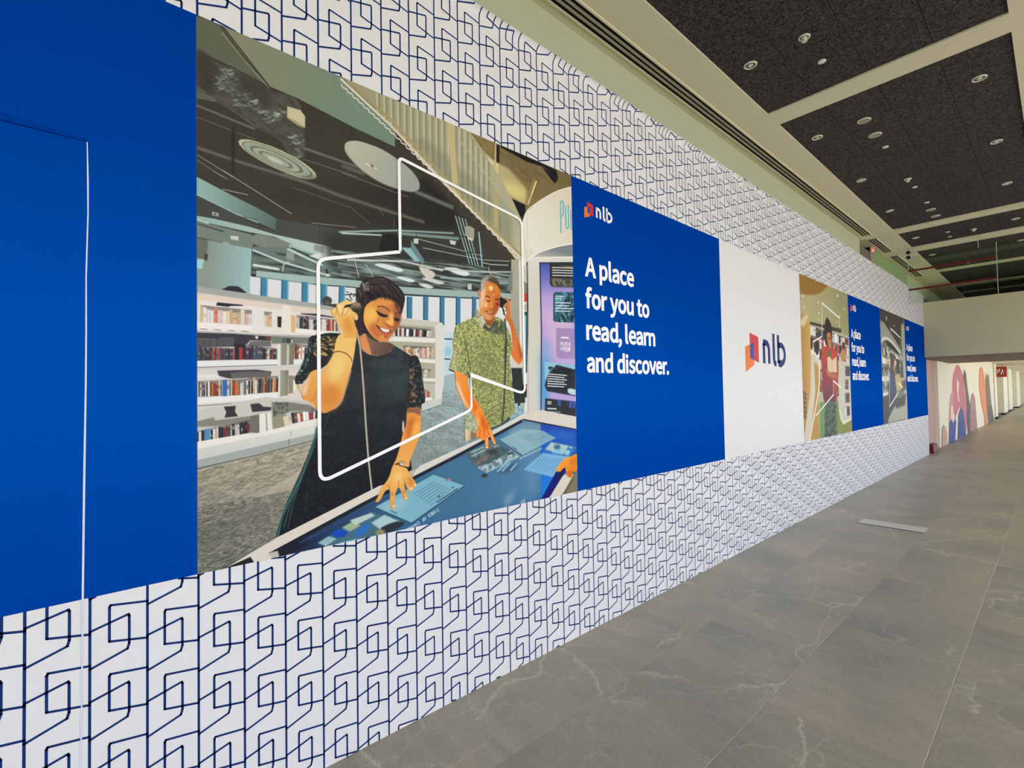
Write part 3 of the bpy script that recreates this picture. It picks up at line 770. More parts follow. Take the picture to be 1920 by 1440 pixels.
('P',(168,178,164),1.8,0,1,[355,1537,348,1530,333,1526,311,1525,285,1527,257,1531,232,1537,209,1545,193,1554,184,1562,182,1570,189,1576,203,1580,223,1582,248,1581,275,1577,302,1571,325,1563,343,1554,354,1545]),
('P',(118,122,106),1.8,0,1,[329,1540,324,1535,313,1532,297,1531,278,1533,258,1536,239,1540,223,1546,210,1553,203,1559,202,1565,207,1569,218,1572,233,1573,251,1572,271,1570,290,1565,307,1559,321,1553,328,1546]),
('P',(160,172,158),1.8,0,1,[316,1542,312,1538,303,1535,290,1535,274,1536,258,1538,243,1542,229,1547,219,1552,213,1557,213,1562,217,1566,225,1568,238,1569,253,1568,269,1566,285,1562,299,1557,309,1552,315,1547]),
('P',(196,204,190),1.8,0,1,[291,1545,288,1543,283,1542,276,1541,268,1542,259,1543,250,1545,242,1548,237,1551,234,1554,233,1556,235,1558,240,1560,247,1560,255,1560,264,1558,273,1556,281,1554,287,1551,290,1548]),
('S',(205,203,175),3.4,0.9,0,1,[241,1601,285,1595,330,1585,370,1572,401,1557,418,1542,421,1528,409,1518,382,1511,345,1509,302,1513]),
('G',(58,56,50),(40,38,36),[529,1565,1015,1512],15.2,0,[407,1522,661,1577,886,1584,936,1692,1121,1572,1149,1459,802,1396,527,1355,189,1392]),
('S',(98,97,90),16.8,3.6,0,1,[529,1611,634,1604]),
('S',(108,114,108),20.1,4.3,0,1,[887,1594,1109,1569]),
('S',(104,102,94),13.4,3.7,0,1,[294,1505,528,1477,803,1462,938,1456]),
('S',(130,128,118),3,0,0,1,[529,1580,850,1556]),
('S',(120,118,110),2.3,0,0,1,[330,1460,570,1437,659,1385]),
('S',(110,108,100),2.5,0,0,1,[692,1471,725,1435]),
('S',(96,96,90),2.6,0,0,1,[778,1443,772,1392]),
('G',(190,190,172),(160,168,160),[573,1727,855,1595],1.3,1,[543,1700,556,1723,600,1742,663,1746,728,1741,806,1718,867,1691,903,1659,913,1634,908,1609,876,1589,825,1582,746,1583,680,1595,616,1620,568,1653,547,1676]),
('S',(150,150,138),3.5,1.3,1,1,[547,1676,568,1653,616,1620,680,1595,746,1583,825,1582,876,1589]),
('P',(218,216,205),1,0,1,[652,1650,649,1648,644,1648,640,1650,639,1654,643,1656,648,1656,652,1654]),
('P',(218,216,205),1,0,1,[664,1646,660,1644,655,1644,651,1646,651,1650,654,1652,659,1652,663,1650]),
('P',(218,216,205),1,0,1,[677,1648,673,1646,668,1646,664,1648,663,1651,667,1654,672,1654,676,1651]),
('P',(218,216,205),1,0,1,[694,1642,690,1640,685,1640,681,1642,680,1646,684,1648,689,1648,693,1646]),
('P',(120,120,112),1,0,1,[662,1658,676,1658,676,1645,662,1645]),
('G',(150,182,178),(90,112,108),[21,1373,260,1297],0,0,[-6,1411,106,1373,196,1345,266,1320,264,1270,202,1288,129,1302,-6,1346]),
('S',(176,205,200),3.7,1.1,0,1,[-6,1346,129,1303,202,1288]),
('S',(70,90,90),2.9,0,0,1,[147,1299,196,1300]),
('G',(70,72,70),(76,80,76),[-6,1334,469,1268],0,0,[-6,1342,129,1298,260,1265,266,1320,432,1326,590,1335,589,1251,432,1253,259,1253,165,1262,49,1268,-6,1270]),
('S',(160,158,148),2.6,0,0,1,[49,1446,98,1427]),
('S',(170,168,158),3.2,0,0,1,[83,1456,197,1407,323,1351]),
('S',(205,200,190),2.3,0,0,1,[80,1386,166,1387]),
('P',(172,172,160),0.7,0,1,[47,1295,68,1294,68,1281,47,1281]),
('P',(60,60,56),0.5,0,1,[53,1290,60,1290,60,1285,53,1285]),
('G',(150,182,178),(196,212,210),[-6,1257,469,1246],0,0,[-6,1268,49,1270,165,1266,259,1255,432,1250,589,1247,589,1220,431,1199,312,1228,259,1246,165,1245,-6,1251]),
('P',(122,134,126),0.9,0,1,[-6,1251,177,1238,185,1226,179,1182,105,1186,-6,1192]),
('S',(70,78,74),5.4,1.1,0,1,[2,1240,85,1229]),
('S',(220,230,226),3.6,0.9,0,1,[-1,1255,37,1248]),
('P',(205,212,206),0.8,0,1,[106,1218,132,1222,132,1205,107,1205]),
('P',(170,178,172),0.7,0,1,[80,1191,105,1190,97,1178,82,1182]),
('G',(140,156,150),(160,196,200),[34,1117,177,1108],0,0,[32,1188,177,1183,171,1005,-7,983,-6,1180]),
('P',(108,112,104),1.4,0,1,[-6,1190,35,1185,29,1116,-6,1117]),
('P',(165,212,216),1.1,0,1,[-1,1111,23,1116,15,1079,-1,1079]),
('P',(60,66,64),0.9,0,1,[23,1135,34,1138,32,1114,22,1112]),
('P',(108,126,121),0,0,1,[177,1190,292,1219,431,1201,589,1214,588,1104,177,1088]),
('N',(52,62,60),0.8,86.3,10.8,-4,0.5,0,[177,1176,431,1201,589,1210,588,1108,177,1091]),
('P',(128,136,126),1.6,1,1,[180,1230,196,1243,234,1246,324,1227,259,1204,189,1199]),
('S',(160,160,140),2,1.2,1,1,[193,1238,215,1225,227,1206]),
('S',(206,224,222),7.1,1,0,1,[180,1179,292,1150,468,1125]),
('S',(196,218,217),9.7,1.1,0,1,[305,1207,460,1159]),
('S',(170,200,200),11.1,1.8,0,1,[312,1221,491,1197,545,1183]),
('S',(40,50,48),4.7,0.9,0,1,[322,1214,417,1184]),
('S',(216,230,228),10,1.2,0,1,[180,1122,275,1120]),
('S',(190,200,192),4.5,1,1,1,[287,1112,292,1141,312,1158]),
('P',(150,158,150),1,0,1,[302,1196,332,1194,332,1162,300,1167]),
('P',(150,156,148),1.1,0,1,[410,1245,450,1246,450,1216,410,1219]),
('P',(224,230,226),1.3,0,1,[388,1193,428,1212,453,1205,431,1186]),
('S',(60,60,56),2.7,0,0,1,[433,1373,432,1250]),
('S',(150,150,142),2.7,0,0,1,[400,1332,590,1355]),
('S',(118,146,148),24.9,1.8,0,1,[446,1166,506,1146]),
('P',(206,212,212),1.9,1,1,[529,1161,568,1167,564,1136,529,1134]),
('S',(38,44,46),7.9,0.9,0,1,[460,1150,468,1117]),
('P',(230,232,228),0.7,0,1,[458,1131,475,1132,473,1120,458,1120]),
('P',(52,54,51),19.7,0,1,[447,1305,793,1372,1082,1344,1295,1327,1545,1339,1541,1156,817,1119,479,1142]),
('N',(112,132,130),0.85,168.3,11.2,0,0.55,0,[503,1237,791,1272,1295,1298,1544,1293,1541,1171,817,1132,513,1124]),
('N',(150,172,170),0.7,94.9,6.7,1,0.56,0,[480,1238,791,1253,1295,1298,1544,1278,1541,1171,817,1132,479,1130]),
('S',(150,176,175),8.4,1.6,0,1,[515,1319,793,1385,1108,1438]),
('S',(128,152,152),14.1,2.3,0,1,[793,1372,1141,1417]),
('S',(198,216,214),6.3,1.2,0,1,[526,1316,712,1346]),
('P',(32,32,34),1.5,1,1,[705,1311,725,1349,758,1362,786,1358,791,1290,705,1274]),
('P',(150,190,198),1.4,0,1,[809,1309,862,1316,919,1262,882,1256]),
('P',(108,138,146),1.4,0,1,[862,1355,934,1271,926,1244,862,1310]),
('S',(205,214,210),8.9,1.8,0,1,[549,1205,818,1245,1040,1236]),
('S',(190,200,194),3.3,0,0,1,[585,1205,602,1137]),
('S',(200,206,198),2.9,0,0,1,[634,1202,671,1148]),
('P',(224,236,238),1.5,1,1,[678,1203,723,1217,818,1207,790,1190]),
('P',(222,234,236),1.3,1,1,[783,1164,824,1171,881,1163,852,1151]),
('P',(226,238,240),1.8,1,1,[1049,1251,1122,1263,1205,1248,1171,1229,1105,1236]),
('P',(222,226,222),1.4,1,1,[899,1150,940,1155,985,1145,947,1135]),
('P',(206,214,212),1.7,1,1,[918,1178,963,1188,1047,1177,1008,1163]),
('P',(214,208,198),2.2,1,1,[907,1235,986,1221,989,1195,955,1183,925,1199]),
('S',(200,206,202),8.2,2.2,0,1,[941,1233,1294,1269,1544,1308]),
('S',(158,180,180),11.1,2.5,0,1,[1024,1200,1543,1239]),
('S',(40,42,42),3.8,0,0,1,[892,1386,891,1341]),
('S',(40,42,42),4,0,0,1,[980,1339,979,1299]),
('S',(40,42,42),4.2,0,0,1,[1141,1411,1138,1272]),
('S',(40,42,42),4.1,0,0,1,[1067,1369,1066,1314]),
('S',(170,186,186),3.6,0,0,1,[891,1367,1296,1355]),
('S',(176,190,188),3.8,0,0,1,[927,1329,1295,1334,1485,1359]),
('P',(206,212,206),1.1,0,1,[877,1364,902,1369,902,1343,876,1341]),
('P',(205,212,210),1.2,0,1,[1083,1399,1124,1400,1115,1378,1087,1379]),
('S',(172,208,216),5.5,0.9,0,1,[1118,1536,1206,1297]),
('S',(172,208,216),5.6,0.9,0,1,[1140,1533,1225,1296]),
('S',(172,208,216),5.6,0.9,0,1,[1161,1530,1245,1295]),
('S',(172,208,216),5.7,0.9,0,1,[1183,1527,1264,1294]),
('S',(30,32,34),3.7,0,0,1,[1151,1516,1241,1289]),
('S',(30,32,34),4.9,0,0,1,[1110,1535,1177,1536]),
('S',(40,44,46),5,0,0,1,[1150,1433,1244,1438]),
('S',(40,44,46),4.4,0,0,1,[1173,1354,1260,1363]),
('P',(166,166,152),1.6,0,1,[1180,1488,1210,1498,1241,1491,1237,1426,1209,1438,1179,1439]),
('P',(220,222,214),1.3,0,1,[1192,1438,1226,1435,1230,1421,1200,1426]),
('S',(150,196,204),9.6,1.3,0,1,[1270,1479,1290,1297]),
('S',(200,200,190),4.6,1.3,1,1,[1331,1304,1349,1263,1415,1258]),
('S',(196,198,190),4.6,0,0,1,[1295,1319,1350,1318,1475,1335]),
('P',(200,205,202),1.2,0,1,[1191,1190,1217,1194,1217,1162,1191,1162]),
('G',(168,192,190),(160,182,178),[192,1097,1481,1163],0,0,[192,1102,391,1111,596,1122,817,1124,1541,1182,1540,1144,1238,1119,816,1088,596,1092,391,1078,192,1079]),
('S',(44,62,66),4.7,0.9,0,1,[192,1077,391,1077,583,1090]),
('S',(44,62,66),6.6,1.2,0,1,[809,1088,1119,1111,1540,1146]),
('P',(228,228,233),0,0,1,[171,1077,430,1078,587,1088,587,1018,171,971]),
('P',(228,229,234),0,0,1,[775,1080,1291,1122,1540,1140,1529,687,770,682]),
('P',(200,222,236),5.8,0,1,[1043,929,1099,927,1087,684,1031,683]),
('S',(40,66,80),5.9,0,0,1,[1043,895,1090,896]),
('S',(40,66,80),6.4,0,0,1,[1041,795,1077,794]),
('P',(150,206,232),5.8,0,1,[1043,853,1083,855,1077,808,1043,813]),
('P',(66,136,172),0,0,1,[208,1079,233,1079,232,1006,206,1003]),
('P',(46,98,134),0.6,0,1,[208,1079,212,1079,210,1003,206,1003]),
('P',(120,180,208),0.8,0,1,[229,1082,233,1082,232,1006,227,1005]),
('P',(66,136,172),0,0,1,[283,1080,310,1080,308,1005,281,1001]),
('P',(46,98,134),0.6,0,1,[283,1080,288,1081,286,1002,281,1001]),
('P',(120,180,208),0.8,0,1,[305,1083,310,1084,308,1005,303,1004]),
('P',(66,136,172),0,0,1,[360,1083,387,1083,385,1003,358,1000]),
('P',(46,98,134),0.6,0,1,[360,1083,365,1083,363,1000,358,1000]),
('P',(120,180,208),0.9,0,1,[382,1086,387,1086,385,1003,380,1002]),
('P',(66,136,172),0,0,1,[436,1085,464,1085,461,1004,434,1001]),
('P',(46,98,134),0.7,0,1,[436,1085,441,1085,439,1002,434,1001]),
('P',(120,180,208),0.9,0,1,[458,1088,464,1089,461,1004,456,1004]),
('P',(66,136,172),0,0,1,[513,1086,540,1086,538,1013,510,1010]),
('P',(46,98,134),0.7,0,1,[513,1086,518,1087,516,1010,510,1010]),
('P',(120,180,208),0.9,0,1,[534,1089,540,1090,538,1013,532,1012]),
('P',(62,128,166),0,0,1,[837,1081,866,1083,862,948,834,945]),
('P',(36,70,96),0.8,0,1,[837,1081,842,1082,839,946,834,945]),
('P',(62,128,166),0,0,1,[925,1092,954,1094,950,955,922,953]),
('P',(36,70,96),0.8,0,1,[925,1092,930,1092,927,953,922,953]),
('P',(62,128,166),0,0,1,[1019,1103,1048,1105,1044,963,1015,960]),
('P',(36,70,96),0.9,0,1,[1019,1103,1025,1104,1021,961,1015,960]),
('P',(62,128,166),0,0,1,[1116,1115,1145,1117,1141,971,1112,968]),
('P',(36,70,96),0.9,0,1,[1116,1115,1122,1116,1118,969,1112,968]),
('P',(62,128,166),0,0,1,[1219,1128,1247,1130,1242,979,1214,977]),
('P',(36,70,96),0.9,0,1,[1219,1128,1225,1128,1220,977,1214,977]),
('P',(48,46,56),0.7,1,1,[80,1013,88,1021,99,1029,117,1032,134,1031,146,1022,155,1011]),
('G',(196,186,166),(120,121,112),[239,423,109,30],0,0,[-8,364,421,449,421,418,255,68,49,-6,-8,-13]),
('N',(140,134,118),0.6,57.3,9.6,13,0.5,0,[-8,360,411,434,380,340,-8,144]),
('N',(96,94,84),0.55,15.3,2.3,13,0.5,0,[-8,360,411,434,380,340,-8,144]),
('N',(64,66,60),0.6,9.2,2.4,15,0.48,0,[-8,232,312,248,255,73,49,-3,-8,-9]),
('N',(84,86,80),0.5,47.7,12.8,15,0.5,0,[-8,232,312,248,255,73,49,-3,-8,-9]),
('N',(206,200,182),0.5,11.1,2,13,0.56,0,[-8,364,416,439,255,73,49,-3,-8,-9]),
('P',(100,100,92),18.6,0,0.45,[-8,144,302,245,283,184,-8,61]),
('G',(168,196,204),(142,152,148),[1194,671,876,355],0,0,[864,519,953,586,1032,710,1095,724,1230,740,1528,627,1523,425,1275,369,1155,357,860,244,792,289]),
('N',(104,118,120),0.5,20.2,3.2,-12,0.5,0,[904,530,1030,631,1160,643,1275,369,868,243]),
('N',(192,208,210),0.5,14.4,2.9,-72,0.55,0,[904,530,1030,631,1160,643,1275,369,868,243]),
('N',(120,132,132),0.45,69.1,17.3,-12,0.5,0,[904,530,1030,631,1160,643,1275,369,868,243]),
('P',(222,214,209),0,0,1,[-7,996,419,991,543,984,539,555,416,501,416,442,-8,366]),
('P',(170,174,172),0,0,1,[-6,1017,152,1010,419,1000,493,994,493,980,419,980,152,986,-7,992]),
('S',(212,206,200),2.3,1,0,1,[-7,992,152,986,419,980]),
('P',(232,214,200),3.9,0,1,[-7,990,419,977,419,962,-7,967]),
('P',(236,228,226),0,0,1,[-7,967,176,965,504,948,503,873,-7,850]),
('B',15,0,3,[10,949,176,948,176,891,9,890]),
('P',(40,40,56),0.7,0,1,[62,965,146,965,146,961,102,956,100,952,59,953]),
('P',(232,230,232),0.6,0,1,[176,952,219,951,219,867,176,869]),
('B',3,0,5,[219,948,246,947,246,890,219,891]),
('P',(44,40,36),0.8,0,1,[267,933,282,933,280,891,267,891]),
('P',(240,232,222),0.8,0,1,[286,981,317,977,317,872,285,872]),
('P',(226,184,134),1,0,1,[317,943,334,943,334,875,317,874]),
('B',13,1,9,[338,946,418,946,418,891,337,893]),
('B',12,2,11,[429,944,508,943,507,892,429,891]),
('P',(58,56,54),1.1,0,1,[355,954,415,958,489,952,489,948,355,950]),
('P',(244,238,238),0,0,1,[-7,885,176,889,176,869,-7,865]),
('P',(244,240,238),0,0,1,[334,890,511,890,511,873,334,875]),
('S',(70,66,72),1.8,0,0,1,[9,864,31,864]),
('S',(70,66,72),1.8,0,0,1,[52,865,74,864]),
('S',(70,66,72),1.9,0,0,1,[96,865,119,865]),
('S',(70,66,72),1.9,0,0,1,[141,866,165,865]),
('S',(188,190,192),6,1,0,1,[-7,854,244,858,518,868]),
('P',(62,58,70),1.1,0,1,[-7,850,113,854,244,853,244,836,169,833,160,819,116,806,-7,798]),
('P',(88,87,90),1.4,0,1,[-1,828,28,832,64,831,84,840,119,840,113,808,-2,801]),
('S',(130,130,132),1.8,0,0,1,[-1,828,59,829]),
('S',(60,58,66),1.4,0,0,1,[21,828,21,803]),
('S',(60,58,66),1.4,0,0,1,[38,829,38,804]),
('S',(60,58,66),1.4,0,0,1,[60,831,60,805]),
('S',(60,58,66),1.5,0,0,1,[84,832,84,806]),
('P',(112,110,110),1.6,0,1,[169,830,241,837,244,813,163,811]),
('B',4,2,8,[188,851,241,853,241,839,188,841]),
('P',(120,128,116),2.1,0,1,[244,855,418,859,392,832,244,824]),
('B',6,3,12,[285,849,323,850,323,832,285,831]),
('B',24,3,17,[-2,800,116,801,116,758,-2,750]),
('P',(44,42,50),0,0,1,[117,818,153,819,151,760,117,757]),
('P',(176,60,66),1.5,0,1,[132,804,144,805,144,759,132,758]),
('B',16,3,21,[151,818,267,806,266,765,151,759]),
('P',(236,230,220),0,0,1,[265,825,278,826,277,742,265,740]),
('G',(150,150,134),(120,124,112),[280,822,327,825],0,0,[278,826,332,829,326,747,278,741]),
('P',(206,204,186),0.8,0,1,[301,823,310,824,308,744,299,743]),
('B',6,2,25,[332,829,378,827,374,770,330,768]),
('P',(236,236,238),0,0,1,[-7,749,266,763,266,743,-7,729]),
('P',(236,236,238),0,0,1,[326,766,371,768,371,750,326,747]),
('S',(74,74,80),1.9,0,0,1,[-2,726,266,743]),
('S',(206,208,210),6.5,1,0,1,[-7,720,193,727,371,739]),
('P',(66,62,74),1.1,0,1,[61,716,190,723,244,717,240,698,151,695,101,688,67,697]),
('P',(104,102,102),1.5,0,1,[104,709,151,715,240,717,240,698,151,690,107,687]),
('P',(230,230,232),1.1,0,1,[-2,702,61,702,75,691,-2,685]),
('B',30,4,31,[1,677,163,688,163,627,1,623]),
('P',(60,110,180),0.7,0,1,[78,683,93,684,93,621,78,619]),
('B',18,4,37,[163,693,271,700,267,638,163,631]),
('P',(234,230,220),0,0,1,[269,700,278,700,274,621,267,619]),
('G',(160,160,142),(126,130,116),[278,717,306,718],0,0,[276,722,307,723,303,624,274,620]),
('P',(150,140,120),0,0,1,[307,702,324,702,322,633,305,630]),
('B',3,0,41,[324,700,357,701,356,642,324,642]),
('P',(238,238,240),0,0,1,[-7,617,266,635,266,613,-7,597]),
('S',(74,74,80),1.9,0,0,1,[-2,589,266,606]),
('S',(214,216,216),5.8,1,0,1,[-7,583,193,597,391,614]),
('P',(206,202,198),0,0,1,[0,576,222,618,417,594,417,522,0,496]),
('P',(138,134,124),1.4,0,1,[0,536,50,548,54,536,165,547,169,526,62,515,0,516]),
('P',(60,52,60),0.7,0,1,[82,585,121,587,118,566,128,548,84,545,90,564]),
('P',(62,56,62),0.8,0,1,[169,592,200,595,213,582,244,578,240,566,176,562]),
('P',(128,128,118),2.1,0,1,[244,598,314,596,382,584,417,568,417,555,314,561,248,529]),
('N',(70,72,64),0.7,8.1,8.1,-2,0.5,0,[247,598,304,596,304,557,249,534]),
('B',24,5,43,[0,501,167,533,168,485,0,464]),
('P',(82,140,190),0.9,0,1,[21,506,38,508,39,469,21,467]),
('P',(118,112,106),1,0,1,[166,547,200,553,200,481,167,486]),
('P',(238,234,228),0.8,0,1,[200,553,241,559,245,487,202,477]),
('P',(170,160,150),1,0,1,[222,555,227,555,230,482,224,482]),
('P',(150,150,128),1.6,0,1,[245,539,285,552,313,536,304,496,248,488]),
('P',(226,214,186),1,0,1,[285,540,306,544,313,499,292,495]),
('B',10,2,47,[314,556,417,560,417,528,320,512]),
('P',(238,235,230),0,0,1,[0,464,167,483,169,477,417,527,416,501,0,438]),
('G',(222,222,218),(208,210,206),[195,484,195,417],0,0,[-7,437,421,503,421,469,-8,398]),
('P',(166,174,172),0,0,1,[-8,398,421,469,421,442,-8,367]),
('S',(70,72,68),3.1,0.8,0,1,[-8,368,194,399,421,442]),
('S',(140,144,142),1.6,0,0,1,[314,484,314,457]),
('S',(90,92,90),2,0,0,1,[306,452,306,427]),
('P',(224,223,218),0,0,1,[720,978,801,979,1005,978,1032,972,1043,949,1037,670,1027,644,1022,598,905,568,906,657,881,670,680,873]),
('P',(178,176,158),0,0,1,[720,945,982,951,990,935,985,670,867,670,719,875]),
('P',(206,204,192),0,0,1,[720,975,1013,975,989,950,720,945]),
('B',20,1,51,[746,938,972,937,967,899,746,890]),
('P',(236,234,228),0,0,1,[739,887,988,894,988,872,739,865]),
('B',14,0,53,[813,850,977,851,973,797,819,799]),
('P',(236,236,232),0,0,1,[868,793,987,789,986,771,883,775]),
('B',8,6,55,[910,743,965,741,959,701,909,701]),
('P',(236,236,232),0,0,1,[909,699,985,696,985,682,909,684]),
('P',(196,194,178),0,0,1,[910,670,985,670,982,592,909,574]),
('B',5,2,57,[921,648,955,631,955,600,922,603]),
('P',(238,238,236),0,0,1,[920,603,961,607,968,592,925,588]),
('P',(206,210,206),0,0,1,[905,571,1023,600,1020,572,908,537]),
('S',(108,116,116),2.8,0,0,1,[908,539,1014,565]),
('G',(150,132,84),(120,104,70),[1151,1946,1871,1893],0,0,[1057,1983,1151,1997,1425,2019,2025,2010,2022,1910,1922,1883,1622,1678,1150,1921]),
('G',(206,196,158),(176,160,112),[1211,1864,1624,1769],6.8,0,[1168,1927,1275,1911,1395,1896,1493,1888,1625,1803,1615,1710,1518,1724,1419,1731,1338,1767,1223,1853]),
('P',(232,226,202),13,0,1,[1187,1923,1341,1911,1394,1885,1360,1858,1248,1861]),
('P',(222,206,140),21.2,0,1,[1427,1792,1520,1819,1625,1803,1615,1721,1518,1730,1426,1738]),
('P',(128,112,78),11,0,1,[1410,1982,1724,1980,1923,1895,1784,1822,1626,1848,1493,1888,1423,1915]),
('N',(92,78,52),0.3,31.5,10.5,-25,0.5,0,[1151,1987,1397,1993,1629,1974,1871,1893,1626,1848,1341,1906]),
('P',(30,28,28),1.9,0,1,[1439,2007,1882,1993,1898,1949,1871,1905,1837,1920,1756,1978,1629,1968,1431,1988]),
('S',(120,110,84),3.9,1.6,0,1,[1756,1984,1822,1963]),
('P',(40,34,32),1.4,0,1,[1400,1994,1426,1998,1421,1893,1398,1897]),
('P',(206,190,140),1.3,0,1,[1393,2003,1403,2006,1394,1740,1379,1742]),
('P',(220,206,150),1.4,0,1,[1395,1890,1417,1892,1405,1743,1386,1749]),
('S',(160,138,92),9.6,1.5,0,1,[1689,1883,1615,1710]),
('S',(226,208,150),14.9,1.5,0,1,[1709,1877,1634,1715]),
('S',(80,70,50),3.7,1.1,0,1,[1717,1874,1646,1717]),
('N',(150,130,80),0.45,7.4,44.7,40,0.5,0,[1640,1807,1784,1822,1653,1702,1623,1712]),
('P',(26,28,30),1.1,0,1,[1425,1722,1518,1719,1615,1710,1610,1652,1586,1624,1517,1663]),
('S',(150,152,148),4.8,0,0,1,[1475,1724,1453,1707]),
('S',(170,170,165),4.9,0,0,1,[1511,1720,1495,1675]),
('G',(164,160,132),(186,182,152),[630,1980,1508,1484],0,0,[519,2017,681,2013,931,2034,1173,2038,1290,1945,1418,1823,1521,1706,1613,1567,1599,1354,1538,1368,1391,1490,1212,1580,1017,1693,840,1809,680,1927]),
('P',(150,160,150),13.1,0,0.5,[1150,1901,1186,1892,1575,1611,1574,1577,1148,1830]),
('S',(206,202,178),5.6,1.5,0,1,[696,1996,698,1904]),
('S',(132,130,108),4.6,1.8,0,1,[708,1996,709,1899]),
('S',(206,202,178),5.7,1.5,0,1,[731,1997,732,1884]),
('S',(132,130,108),4.7,1.8,0,1,[743,1997,744,1878]),
('S',(206,202,178),5.8,1.6,0,1,[765,1998,766,1864]),
('S',(132,130,108),4.7,1.8,0,1,[778,1998,778,1858]),
('S',(206,202,178),5.8,1.6,0,1,[800,1999,801,1843]),
('S',(132,130,108),4.8,1.9,0,1,[813,1999,813,1837]),
('S',(206,202,178),5.9,1.6,0,1,[835,2000,835,1822]),
('S',(132,130,108),4.9,1.9,0,1,[848,2000,848,1816]),
('S',(206,202,178),6,1.6,0,1,[870,2001,870,1802]),
('S',(132,130,108),5,1.9,0,1,[883,2001,883,1796]),
('S',(206,202,178),6.1,1.7,0,1,[905,2002,905,1781]),
('S',(132,130,108),5,2,0,1,[919,2002,918,1775]),
('S',(206,202,178),6.2,1.7,0,1,[941,2003,940,1760]),
('S',(132,130,108),5.1,2,0,1,[954,2003,953,1754]),
('S',(206,202,178),6.3,1.7,0,1,[976,2004,975,1739]),
('S',(132,130,108),5.2,2,0,1,[990,2004,989,1733]),
('S',(206,202,178),6.4,1.7,0,1,[1012,2005,1010,1719]),
('S',(132,130,108),5.3,2,0,1,[1026,2005,1024,1712]),
('S',(206,202,178),6.5,1.8,0,1,[1047,2006,1045,1698]),
('S',(132,130,108),5.3,2.1,0,1,[1061,2006,1059,1691]),
('S',(206,202,178),6.6,1.8,0,1,[1083,2007,1080,1677]),
('S',(132,130,108),5.4,2.1,0,1,[1097,2006,1095,1670]),
('S',(206,202,178),6.7,1.8,0,1,[1118,2008,1115,1656]),
('S',(132,130,108),5.5,2.1,0,1,[1133,2007,1130,1649]),
('S',(206,202,178),6.8,1.8,0,1,[1154,2009,1151,1635]),
('S',(132,130,108),5.6,2.2,0,1,[1169,2008,1166,1628]),
('S',(206,202,178),6.8,1.9,0,1,[1189,1995,1186,1614]),
('S',(132,130,108),5.6,2.2,0,1,[1205,1994,1201,1607]),
('S',(206,202,178),6.9,1.9,0,1,[1225,1966,1221,1593]),
('S',(132,130,108),5.7,2.2,0,1,[1240,1966,1236,1586]),
('S',(206,202,178),7,1.9,0,1,[1260,1937,1256,1572]),
('S',(132,130,108),5.8,2.3,0,1,[1276,1937,1272,1565]),
('S',(206,202,178),7.1,1.9,0,1,[1294,1909,1291,1552]),
('S',(132,130,108),5.9,2.3,0,1,[1311,1908,1307,1544]),
('S',(206,202,178),7.2,2,0,1,[1329,1880,1326,1531]),
('S',(132,130,108),5.9,2.3,0,1,[1346,1879,1342,1523]),
('P',(120,124,106),15.6,0,0.45,[869,1840,958,1870,1215,1764,1511,1606,1507,1423,1247,1588]),
('S',(112,114,98),6.7,4.5,0,0.6,[933,1798,935,1715]),
('S',(112,114,98),6.9,4.6,0,0.6,[1005,1768,1007,1672]),
('S',(112,114,98),7.2,4.8,0,0.6,[1081,1736,1082,1628]),
('S',(112,114,98),7.4,4.9,0,0.6,[1160,1704,1161,1581]),
('S',(112,114,98),7.6,5.1,0,0.6,[1241,1669,1242,1533]),
('S',(112,114,98),7.9,5.2,0,0.6,[1327,1634,1328,1483]),
('S',(112,114,98),8.1,5.4,0,0.6,[1416,1596,1416,1430]),
('P',(200,186,138),2.4,0,1,[1079,2004,1118,2008,1145,1627,1105,1645]),
('P',(186,172,124),2,0,1,[1374,1751,1404,1742,1406,1493,1373,1504]),
('S',(172,156,110),13.1,1.7,0,1,[557,1993,772,1892,1049,1716,1318,1556,1580,1406]),
('S',(226,214,196),12.1,1.2,0,1,[528,1990,753,1875,1023,1703,1289,1544,1596,1378]),
('S',(236,224,206),5.7,0.7,1,1,[533,1969,537,1956,556,1956]),
('S',(236,224,206),5.7,0.7,1,1,[556,1956,561,1944,580,1943]),
('S',(236,224,206),5.8,0.7,1,1,[580,1944,585,1931,605,1931]),
('S',(236,224,206),5.9,0.7,1,1,[605,1931,610,1919,629,1918]),
('S',(236,224,206),5.9,0.7,1,1,[630,1918,635,1906,655,1905]),
('S',(236,224,206),6,0.8,1,1,[655,1905,660,1892,680,1891]),
('S',(236,224,206),6.1,0.8,1,1,[680,1892,685,1879,706,1878]),
('S',(236,224,206),6.1,0.8,1,1,[706,1878,711,1865,732,1864]),
('S',(236,224,206),6.2,0.8,1,1,[733,1864,738,1851,759,1850]),
('S',(236,224,206),6.3,0.8,1,1,[759,1850,765,1836,786,1835]),
('S',(236,224,206),6.4,0.8,1,1,[787,1835,792,1822,814,1820]),
('S',(236,224,206),6.4,0.8,1,1,[814,1820,820,1807,842,1805]),
('S',(236,224,206),6.5,0.8,1,1,[842,1805,848,1791,871,1790]),
('S',(236,224,206),6.6,0.8,1,1,[871,1789,876,1776,899,1774]),
('S',(236,224,206),6.7,0.8,1,1,[900,1773,905,1759,929,1758]),
('S',(236,224,206),6.8,0.8,1,1,[929,1757,935,1743,959,1741]),
('S',(236,224,206),6.8,0.9,1,1,[959,1740,965,1726,989,1724]),
('S',(236,224,206),6.9,0.9,1,1,[989,1723,995,1709,1020,1706]),
('S',(236,224,206),7,0.9,1,1,[1020,1705,1026,1691,1051,1689]),
('S',(236,224,206),7.1,0.9,1,1,[1052,1687,1058,1673,1083,1670]),
('S',(236,224,206),7.2,0.9,1,1,[1084,1669,1090,1654,1116,1651]),
('S',(236,224,206),7.3,0.9,1,1,[1116,1650,1122,1635,1149,1632]),
